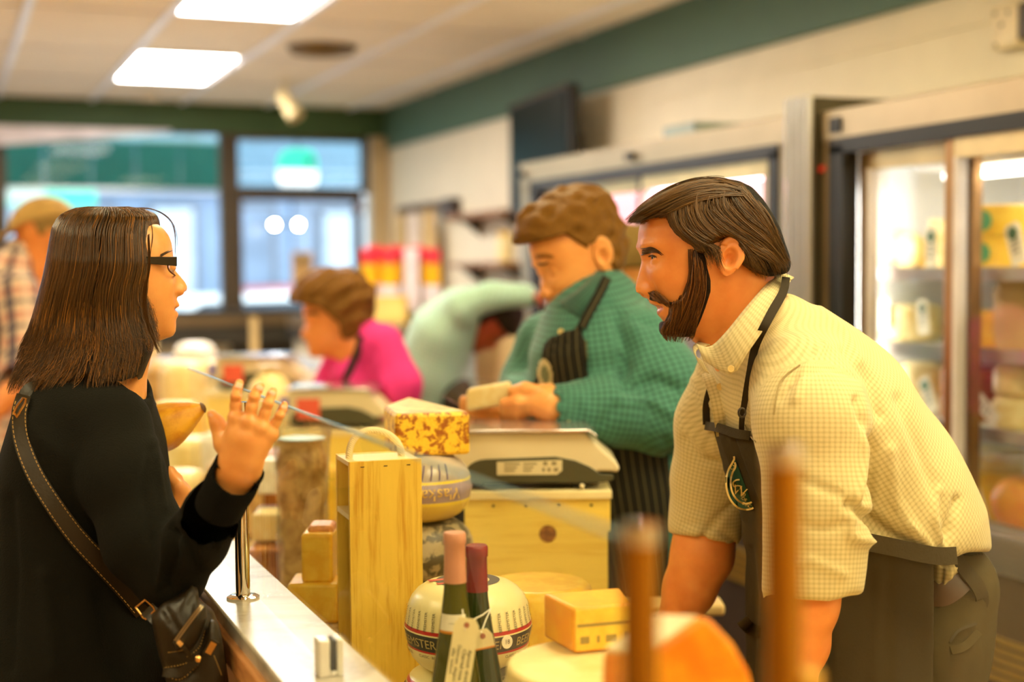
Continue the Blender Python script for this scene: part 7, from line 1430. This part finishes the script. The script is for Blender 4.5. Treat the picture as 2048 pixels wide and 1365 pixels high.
ty = [(cp(1268, 1110, 3.17), .19, .16), (cp(1250, 960, 3.14), .20, .168), (cp(1215, 800, 3.11), .20, .160), (cp(1200, 700, 3.10), .20, .142), (cp(1198, 648, 3.10), .15, .100), (cp(1190, 598, 3.1), .082, .076)]
ny = [(cp(1278, 690, 2.96), .082), (cp(1325, 765, 2.93), .080), (cp(1330, 835, 2.92), .070)]; ny2 = [(cp(1330, 835, 2.92), .070), (cp(1230, 822, 2.89), .064), (cp(1118, 812, 2.875), .046)]
fys = Field(cp(960, 1200, 3.2) + [0, 0, -.42], cp(1440, 540, 3.2) + [.02, 0, .32], .0085)
fys.limb(ty, .05); fys.tube(ny, .03); fys.tube(ny2, .03); fys.tube([(cp(1098, 690, 3.24), .078), (cp(1062, 770, 3.26), .068), (cp(1050, 815, 3.15), .06), (cp(1030, 830, 3.05), .045)], .03)
fys.tube([(cp(1335, 850, 3.14), .05), (cp(1352, 920, 3.16), .058), (cp(1345, 985, 3.17), .04)], .04); fys.tube([(cp(1150, 540, DY), .07), (cp(1187, 625, 3.1), .069)], .012, 'sub'); fys.tube([(cp(1112, 812, 2.875), .040), (cp(1060, 805, 2.87), .040)], .003, 'sub')
VY, QY = fys.mesh(); VY = relax(VY, QY, 2, .5)
VY = crease(VY, QY, [([(1230, 640), (1250, 700), (1245, 760)], 10, -.014), ([(1265, 640), (1290, 700), (1270, 760)], 12, .008), ([(1250, 780), (1310, 760), (1355, 780)], 10, -.012), ([(1240, 800), (1300, 800), (1350, 830)], 9, .010), ([(1200, 850), (1240, 800), (1290, 790)], 8, -.008), ([(1330, 880), (1350, 930), (1340, 980)], 8, -.008), ([(1160, 790), (1180, 830), (1170, 860)], 7, .005), ([(1215, 610), (1255, 640), (1310, 650)], 9, -.006)])
M_gchk = check_mat('green_check', (78, 146, 128), (16, 54, 50), .0115, .42, .75, base2=(64, 126, 110)); cmesh('shirt', VY, QY, M_gchk, ym, attrs=weave(VY, [(ty[0][0], ty[4][0], .18), (ny[0][0], ny[2][0], .075), (ny2[0][0], ny2[2][0], .058)])); dY = Drape((VY, QY))
def collar(par, A, B, m, n=18):
    V_, Q_ = loft(A, B, n, 5, .01); thick(cmesh('collar', V_, Q_, m, par, attrs={'weave': np.stack([np.tile(np.linspace(0, .2, n), 5), np.repeat(np.linspace(0, .07, 5), n), np.zeros(5 * n)], 1)}), .004)
M_gchk_shade = check_mat('green_check_collar', (50, 104, 90), (14, 46, 42), .0115, .42, .7)
collar(ym, cl((1118, 605, 3.000), (1150, 585, 2.970), (1180, 558, 2.990), (1199, 534, 3.060)), cl((1162, 640, 2.935), (1175, 615, 2.930), (1200, 585, 2.950), (1222, 558, 3.030)), M_gchk_shade); collar(ym, cl((1122, 602, 3.04), (1100, 612, 3.06), (1092, 622, 3.1)), cl((1145, 628, 2.98), (1120, 640, 3.0), (1100, 632, 3.06)), M_gchk_shade, 10)
for q in ((1155, 620), (1122, 664), (1138, 848)): button(q[0], q[1], ym, dY, .0065)
fya = Field(cp(1040, 1290, 3.2) + [0, 0, -.38], cp(1400, 640, 3.2), .0095); fya.limb([(a, b + .006, c_ + .009) for a, b, c_ in ty[:5]], .05); fya.limb([(cp(1262, 1080, 3.15), .2, .17), (cp(1270, 1300, 3.17), .2, .17)], .05)
x, y, z = fya.grid((slice(None),) * 3); mk = poly_sd([(1090, 676), (1163, 648), (1178, 700), (1180, 760), (1330, 850), (1345, 960), (1335, 1330), (1130, 1330), (1100, 900), (1058, 790), (1076, 730)], np.broadcast_to(CX + F * x / z, fya.F.shape), np.broadcast_to(CY - F * y / z, fya.F.shape)) * 3.1 / F
fya.F = np.maximum(np.maximum(np.abs(fya.F) - .006, mk), z - 3.2).astype(np.float32); VYa, QYa = fya.mesh(); VYa = relax(VYa, QYa, 1, .5); M_stripe = cloth_mat('black_stripe_apron', (34, 32, 26), (92, 88, 62), .016, .3)
cmesh('apron', VYa, QYa, M_stripe, ym, attrs=weave(VYa, [(cp(1262, 1100, 3.12), cp(1190, 650, 3.1), .18)])); dYa = Drape((VYa, QYa), (VY, QY))
ribbon('neck_strap', [(1163, 655, 3), (1178, 625, 3), (1200, 585, 3.0), (1214, 556, 3.1)], .02, .004, M_stripe, ym, None if False else dY, .012, 20)
oval = [(1090 + 15 * math.cos(a) + 5 * math.sin(a) * -.6, 750 - 32 * math.sin(a)) for a in np.linspace(0, 2 * PI, 24, endpoint=False)]; eo = drape_fill('emblem_patch', oval, .006, mat('patch_cream', (196, 186, 140), .7), ym, dYa, 3., 3.0); ORG[eo] = ORG[ym]; drape_fill('emblem_centre', [(1090 + (x_ - 1090) * .55, 750 + (y_ - 750) * .55) for x_, y_ in oval], .009, mat('patch_olive', (110, 120, 84), .7), eo, dYa, 3., 3.0)
fyl = Field(cp(1120, 1700, 3.2) + [0, 0, -.3], cp(1400, 1040, 3.2) + [0, 0, .3], .014); fyl.limb([(cp(1262, 1060, 3.17), .16, .13), (cp(1270, 1180, 3.18), .16, .13)], .04)
for dz in (-.09, .09): fyl.limb([(cp(1270, 1160, 3.18 + dz), .085, .09), (cp(1275, 1700, 3.18 + dz), .07, .07)], .03)
VT, QT = fyl.mesh(); cmesh('trousers', VT, QT, cloth_mat('dark_trousers', (70, 62, 46)), ym)
fyb = Field(cp(1000, 1300, 3.2) + [0, 0, -.4], cp(1400, 560, 3.2) + [0, 0, .3], .014); fyb.limb([(a, b * .85, c_ * .85) for a, b, c_ in ty], .05); fyb.tube([(p, r * .7) for p, r in ny + ny2[1:]], .03); fyb.under([fys, fyl]); V3, Q3 = fyb.mesh()
Vb, Qb, Mb = join([(VHy, QHy, MHy), (V1, Q1, 0), (V3, Q3, 0)]); cmesh('body', Vb, Qb, [M_skin, M_lip], ym, mi=Mb)
dHy = Drape((VHy, QHy)); strands('eyebrow', comb([[(1072, 512), (1088, 508), (1108, 512)], [(1074, 517), (1090, 513), (1108, 516)]], 160, 1., drape=dHy, d0=3.0, lift=(.001, .003), seed=31), M_hairW2, ym, .0005); strands('eyelashes', comb([[(1076, 527), (1088, 528), (1098, 522)], [(1076, 529), (1088, 530), (1098, 524)]], 120, .7, drape=dHy, d0=3.0, lift=(.001, .003), seed=32), M_hairM, ym, .0005)
c_ = to_world(cp(978, 792, 2.9)); ck = thing('cheese_packet', 'pale cheese piece in clear wrap held by the young man', 'cheese', c_)
MB().obox((0, 0, 0), RT * .045 + UP * .008, UP * .022, FW * .03).build('cheese', C_cream, ck, bevel=.008, seg=3); MB().prism([(-.085, .0), (-.03, .035), (.05, .03), (.06, -.02), (-.03, -.03)], -FW * .034 - RT * .01, RT, UP, FW * .066).build('clear_wrap', M_wrap, ck)
# ---- woman in pink
DK = 4.4
pk = person('woman in a bright pink shirt with short curly brown hair bending over the far scale', 745, 4.45)
HK = gen_head(-1, 668, 636, DK, 6, 8, .96)
_, VHk, QHk, MHk = build_head(HK, .0052, [(cp(680, 650, DK), .055), (cp(705, 700, DK), .055), (cp(730, 750, DK), .07)])
M_hairK = cloth_mat('hair_curly_brown', (116, 78, 26), bump=1., bscale=60, rough=.6)
shell_hair(HK, .0052, lambda u, v, w: .026 + .014 * np.clip((v - .03) / .06, 0, 1), lambda u, v, w: np.where(u > .03, .035 + (u - .03) * .35, np.where(u > -.015, -.025 + (u + .015) * 1.2, -.075 + 0 * u)) - v, 'hair', M_hairK, pk, .006, 130, 8)
fk_ = Field(cp(600, 960, 4.4) + [0, 0, -.3], cp(860, 620, 4.4) + [0, 0, .34], .011); tk = [(cp(775, 880, 4.52), .16, .11), (cp(752, 830, 4.46), .175, .125), (cp(735, 745, 4.43), .17, .105), (cp(728, 690, 4.42), .10, .07), (cp(718, 668, 4.41), .06, .06)]
fk_.limb(tk, .05); fk_.tube([(cp(762, 690, 4.27), .068), (cp(800, 770, 4.25), .062), (cp(800, 850, 4.3), .055)], .03); fk_.tube([(cp(690, 705, 4.58), .062), (cp(665, 770, 4.6), .055), (cp(640, 820, 4.5), .05)], .03); fk_.tube([(cp(690, 640, 4.4), .055), (cp(712, 720, 4.36), .055)], .012, 'sub')
VK_, QK_ = fk_.mesh(); VK_ = crease(VK_, QK_, [([(700, 740), (670, 780), (650, 800)], 7, -.012), ([(745, 700), (720, 760), (710, 790)], 8, -.01), ([(770, 760), (790, 810)], 8, .008)]); cmesh('shirt', VK_, QK_, cloth_mat('pink_cotton', (236, 64, 150), bump=.3), pk)
ribbon('apron_strap', [(722, 672, 4.3), (716, 700, 4.3), (700, 740, 4.3), (688, 770, 4.3)], .022, .006, M_black, pk, Drape((VK_, QK_)), .012, 14)
fkb = Field(cp(600, 1250, 4.45) + [0, 0, -.3], cp(900, 660, 4.45) + [0, 0, .3], .018); fkb.limb([(a, b * .85, c_ * .85) for a, b, c_ in tk], .05); fkb.under([fk_]); V3, Q3 = fkb.mesh()
fkh = Field(cp(600, 900, 4.3) + [0, 0, -.2], cp(830, 790, 4.3) + [0, 0, .3], .008); fkh.tube([(cp(800, 845, 4.3), .042), (cp(775, 865, 4.32), .034)], .02); fkh.limb([(cp(775, 865, 4.32), .034, .03), (cp(752, 872, 4.34), .04, .02)], .02)
for q in range(4): finger(fkh, [cp(754, 868 + 3 * q, 4.33 + .015 * q), cp(734, 872 + 3 * q, 4.33 + .015 * q), cp(724, 878 + 3 * q, 4.33 + .015 * q)], .010, .008)
V4, Q4 = fkh.mesh()
Vb, Qb, Mb = join([(VHk, QHk, MHk), (V3, Q3, 0), (V4, Q4, 0)]); cmesh('body', Vb, Qb, [M_skin2, M_lip], pk, mi=Mb); strands('eyebrow', comb([[(612, 627), (626, 624), (640, 630)], [(612, 630), (626, 627), (640, 632)]], 60, 1., drape=Drape((VHk, QHk)), d0=4.3, lift=(.001, .004), seed=33), M_hairM, pk, .0008)
legs = lambda nm, par, px, d, m, top=1.02, w=.17: [MB().lathe([(.06, 0), (.075, .3), (.095, top - .12), (.10, top)], tuple(np.maximum(at(px, 700, d)[:2], [1.42 if px > 300 else -9, 0]) + np.array([dx, .0])) + (0.02,), 18).build('trouser_leg', m, par, True, True) for dx in (-w / 2, w / 2)]
M_dk = cloth_mat('dark_cloth', (52, 48, 40)); legs('leg', pk, 762, 4.48, M_dk)
# ---- person bending down in a pale green shirt
DB_ = 5.0
bp = person('person in a pale green shirt bending far down behind the deck', 880, 5.05); HB = gen_head(1, 978, 636, DB_, 25, 62, .95)
_, VHb, QHb, MHb = build_head(HB, .0062, [(cp(962, 622, DB_), .06), (cp(940, 630, DB_), .065), (cp(915, 640, DB_), .075)]); shell_hair(HB, .0062, lambda u, v, w: .012 + 0 * u, lambda u, v, w: np.where(u > .03, .05, np.where(u > -.02, -.01, -.06)) - v, 'hair', cloth_mat('hair_dark', (46, 38, 24), bump=.6), bp, .003)
fB = Field(cp(800, 850, 5.0) + [0, 0, -.32], cp(1080, 555, 5.0) + [0, 0, .36], .011)
tb_ = [(cp(862, 790, 5.05), .175, .10), (cp(862, 735, 5.04), .18, .118), (cp(888, 665, 5.02), .185, .108), (cp(925, 620, 5.0), .17, .075), (cp(945, 608, 5.0), .09, .05)]
fB.limb(tb_, .05); fB.tube([(cp(930, 612, 4.86), .06), (cp(985, 592, 4.85), .045), (cp(1052, 592, 4.86), .042)], .03); fB.tube([(cp(930, 640, 5.16), .06), (cp(920, 720, 5.2), .05), (cp(930, 780, 5.15), .045)], .03); VB_, QB_ = fB.mesh()
cmesh('shirt', VB_, QB_, check_mat('pale_green_check', (176, 216, 204), (110, 160, 140), .014, .4, .5), bp, attrs=weave(VB_, [(tb_[0][0], tb_[3][0], .16)]))
fbb = Field(cp(800, 850, 5.0) + [0, 0, -.3], cp(1090, 560, 5.0) + [0, 0, .3], .016); fbb.limb([(a, b * .8, c_ * .8) for a, b, c_ in tb_], .05); fbb.under([fB]); V3, Q3 = fbb.mesh(); fbh = Field(cp(1030, 640, 4.86) + [0, 0, -.06], cp(1110, 560, 4.86) + [0, 0, .06], .007); fbh.tube([(cp(1045, 592, 4.86), .032), (cp(1062, 594, 4.86), .028)], .02)
for q in range(4): finger(fbh, [cp(1062, 590 + 3 * q, 4.84 + .014 * q), cp(1078, 596 + 3 * q, 4.83 + .014 * q), cp(1086, 606 + 2 * q, 4.83 + .014 * q)], .010, .008)
V4, Q4 = fbh.mesh(); Vb, Qb, Mb = join([(VHb, QHb, MHb), (V3, Q3, 0), (V4, Q4, 0)]); cmesh('body', Vb, Qb, [skin_mat('skin_ruddy', (190, 96, 52), (160, 74, 38)), M_lip], bp, mi=Mb)
fba = Field(cp(850, 900, 5.0) + [0, 0, -.3], cp(990, 700, 5.0) + [0, 0, .3], .012); fba.limb([(cp(915, 790, 4.98), .17, .06), (cp(925, 880, 5.0), .17, .08)], .04); V_, Q_ = fba.mesh(); cmesh('apron', V_, Q_, M_dk, bp); legs('leg', bp, 880, 5.06, M_dk, 1.1)
ct_ = at(975, 740, 5.3); t = thing('carton', 'open tan carton with a cream lining in front of the bending person', 'box', (ct_[0], ct_[1], 0.0), CA)
z0, z1 = at(975, 792, 5.3)[2], at(975, 690, 5.3)[2]
MB().prism([(-.10, z1), (.05, z1 + .01), (.02, z0), (-.03, z0 - .04)], (0, 0, 0), (1, 0, 0), (0, 0, 1), (0, .012, 0)).build('front_panel', mat('carton_tan', (196, 166, 116), .7), t); MB().prism([(.05, z1 + .01), (.11, z1 + .13), (.12, z0 - .04), (.02, z0)], (0, .02, 0), (1, 0, 0), (0, 0, 1), (0, .012, 0)).build('lid_flap', mat('carton_cream', (226, 206, 158), .7), t); MB().box((-.1, 0, 0), (.12, .2, z0 - .03)).build('lower_box', mat('carton_tan', (196, 166, 116), .7), t)
# ---- customer in plaid by the window
pl = person('customer in a plaid shirt and tan cap standing behind the woman in black', 10, 5.0); HP_ = gen_head(-1, 92, 472, 5.0, 15, 22, 1.)
_, VHp, QHp, MHp = build_head(HP_, .0062, [(cp(96, 490, 5.), .06), (cp(70, 540, 5.0), .065), (cp(50, 580, 5.0), .08)]); shell_hair(HP_, .0062, lambda u, v, w: .009 + .0 * u, lambda u, v, w: np.where(u > .02, .06, np.where(u > -.02, .0, -.05)) - v, 'hair', cloth_mat('hair_grey', (150, 120, 70)), pl)
M_capm = cloth_mat('tan_cap', (196, 160, 96)); fcp = Field(HP_['o'] - .19, HP_['o'] + .19, .006); hfp = head_fn(HP_); x, y, z = fcp.grid((slice(None),) * 3); u, v, w = head_local(x, y, z, HP_); dome = np.maximum(hfp(x, y, z) - .016, .052 - v + .12 * (u + .02)); brim = np.maximum(np.sqrt(((u - .085) / .085) ** 2 + (w / .078) ** 2) * .08 - .08, np.abs(v - .062 + .18 * (u - .08)) - .004); fcp.F = smin(dome, brim, .006).astype(np.float32); V_, Q_ = fcp.mesh(); cmesh('cap', V_, Q_, M_capm, pl)
fpl = Field(cp(-190, 1000, 5.0) + [0, 0, -.32], cp(140, 470, 5.0) + [0, 0, .32], .013); tp = [(cp(-25, 960, 5.02), .2, .14), (cp(-8, 760, 5.0), .21, .14), (cp(10, 600, 5.0), .20, .125), (cp(36, 540, 5.0), .12, .08), (cp(48, 505, 5.0), .07, .06)]
fpl.limb(tp, .05); fpl.tube([(cp(38, 580, 4.82), .07), (cp(48, 690, 4.78), .062), (cp(20, 790, 4.7), .055)], .03); VP2, QP2 = fpl.mesh()
def plaid():
    t = NT('plaid'); a = t.n('ShaderNodeAttribute', attribute_name='weave'); s = t.n('ShaderNodeSeparateXYZ'); t.l(a.outputs['Vector'], s.inputs[0]); col = lin((226, 200, 178))
    def band(k, per, lo, hi, off=0.): fr = t.math('FRACT', t.math('ADD', t.math('DIVIDE', s.outputs[k], per), off)); return t.math('MULTIPLY', t.math('GREATER_THAN', fr, lo), t.math('LESS_THAN', fr, hi))
    c = t.mix(t.math('MULTIPLY', band('X', .085, .0, .35), .7), col, lin((200, 130, 112))); c = t.mix(t.math('MULTIPLY', band('X', .085, .55, .72), .85), c, lin((56, 56, 84))); c = t.mix(t.math('MULTIPLY', band('Y', .11, .1, .35), .85), c, lin((50, 52, 82))); c = t.mix(t.math('MULTIPLY', band('Y', .11, .6, .8), .5), c, lin((240, 226, 210))); t.color(c); t.set(Roughness=.85); return t.m
cmesh('shirt', VP2, QP2, plaid(), pl, attrs=weave(VP2, [(tp[0][0], tp[3][0], .18), (cp(45, 580, 4.82), cp(62, 720, 4.78), .07)]))
fpb = Field(cp(-190, 1000, 5.0) + [0, 0, -.3], cp(140, 480, 5.0) + [0, 0, .3], .02); fpb.limb([(a, b * .85, c_ * .85) for a, b, c_ in tp], .05); fpb.under([fpl]); V3, Q3 = fpb.mesh(); fph = Field(cp(-60, 880, 4.7) + [0, 0, -.1], cp(60, 760, 4.7) + [0, 0, .1], .008); fph.tube([(cp(22, 786, 4.7), .04), (cp(0, 815, 4.68), .034)], .02)
for q in range(4): finger(fph, [cp(-4 + 2 * q, 818, 4.66 + .014 * q), cp(-12 + 2 * q, 838, 4.65 + .014 * q), cp(-10 + 2 * q, 852, 4.65 + .014 * q)], .010, .008)
V4, Q4 = fph.mesh(); Vb, Qb, Mb = join([(VHp, QHp, MHp), (V3, Q3, 0), (V4, Q4, 0)]); cmesh('body', Vb, Qb, [M_skin2, M_lip], pl, mi=Mb); legs('leg', pl, -20, 5.04, cloth_mat('jeans', (70, 84, 116)), .95)
# ---- person with an olive cap half hidden between the two men
hc_ = person('person in an olive cap half hidden between the young man and the bearded man', 1275, 4.5); HC = gen_head(-1, 1258, 533, 4.5, -40, 4, 1.)
_, VHc, QHc, MHc = build_head(HC, .006, [(cp(1262, 550, 4.5), .058), (cp(1270, 610, 4.5), .07)]); fcc = Field(HC['o'] - .19, HC['o'] + .19, .006); hfp = head_fn(HC); x, y, z = fcc.grid((slice(None),) * 3); u, v, w = head_local(x, y, z, HC); fcc.F = np.maximum(hfp(x, y, z) - .014, -.014 - v + .5 * np.clip(u, 0, 1)).astype(np.float32); V_, Q_ = fcc.mesh(); cmesh('cap', V_, Q_, cloth_mat('olive_cap', (122, 98, 50), bump=.5), hc_)
tc_ = [(cp(1290, 960, 4.55), .18, .14), (cp(1285, 720, 4.52), .2, .14), (cp(1278, 640, 4.5), .18, .1), (cp(1270, 600, 4.5), .08, .07)]; fc2 = Field(cp(1150, 1000, 4.5) + [0, 0, -.25], cp(1420, 560, 4.5) + [0, 0, .25], .014); fc2.limb(tc_, .05); V_, Q_ = fc2.mesh(); cmesh('shirt', V_, Q_, M_gchk, hc_, attrs=weave(V_, [(tc_[0][0], tc_[2][0], .16)]))
for sg_ in (.17, -.17):
    fa2 = Field(cp(1150, 960, 4.5) + [0, 0, -.4], cp(1420, 620, 4.5) + [0, 0, .4], .014); fa2.tube([(cp(1280, 670, 4.5 + sg_), .06), (cp(1280, 800, 4.5 + sg_ * 1.4), .052), (cp(1250, 900, 4.45 + sg_), .042)], .03); V_, Q_ = fa2.mesh(); cmesh('sleeve', V_, Q_, M_gchk, hc_, attrs={'weave': V_ * 1.})
fcb = Field(cp(1150, 1000, 4.5) + [0, 0, -.25], cp(1420, 560, 4.5) + [0, 0, .25], .02); fcb.limb([(a, b * .85, c_ * .85) for a, b, c_ in tc_], .05); fcb.under([fc2]); V3, Q3 = fcb.mesh(); Vb, Qb, Mb = join([(VHc, QHc, MHc), (V3, Q3, 0)]); cmesh('body', Vb, Qb, [M_skin, M_lip], hc_, mi=Mb); legs('leg', hc_, 1290, 4.55, M_dk)
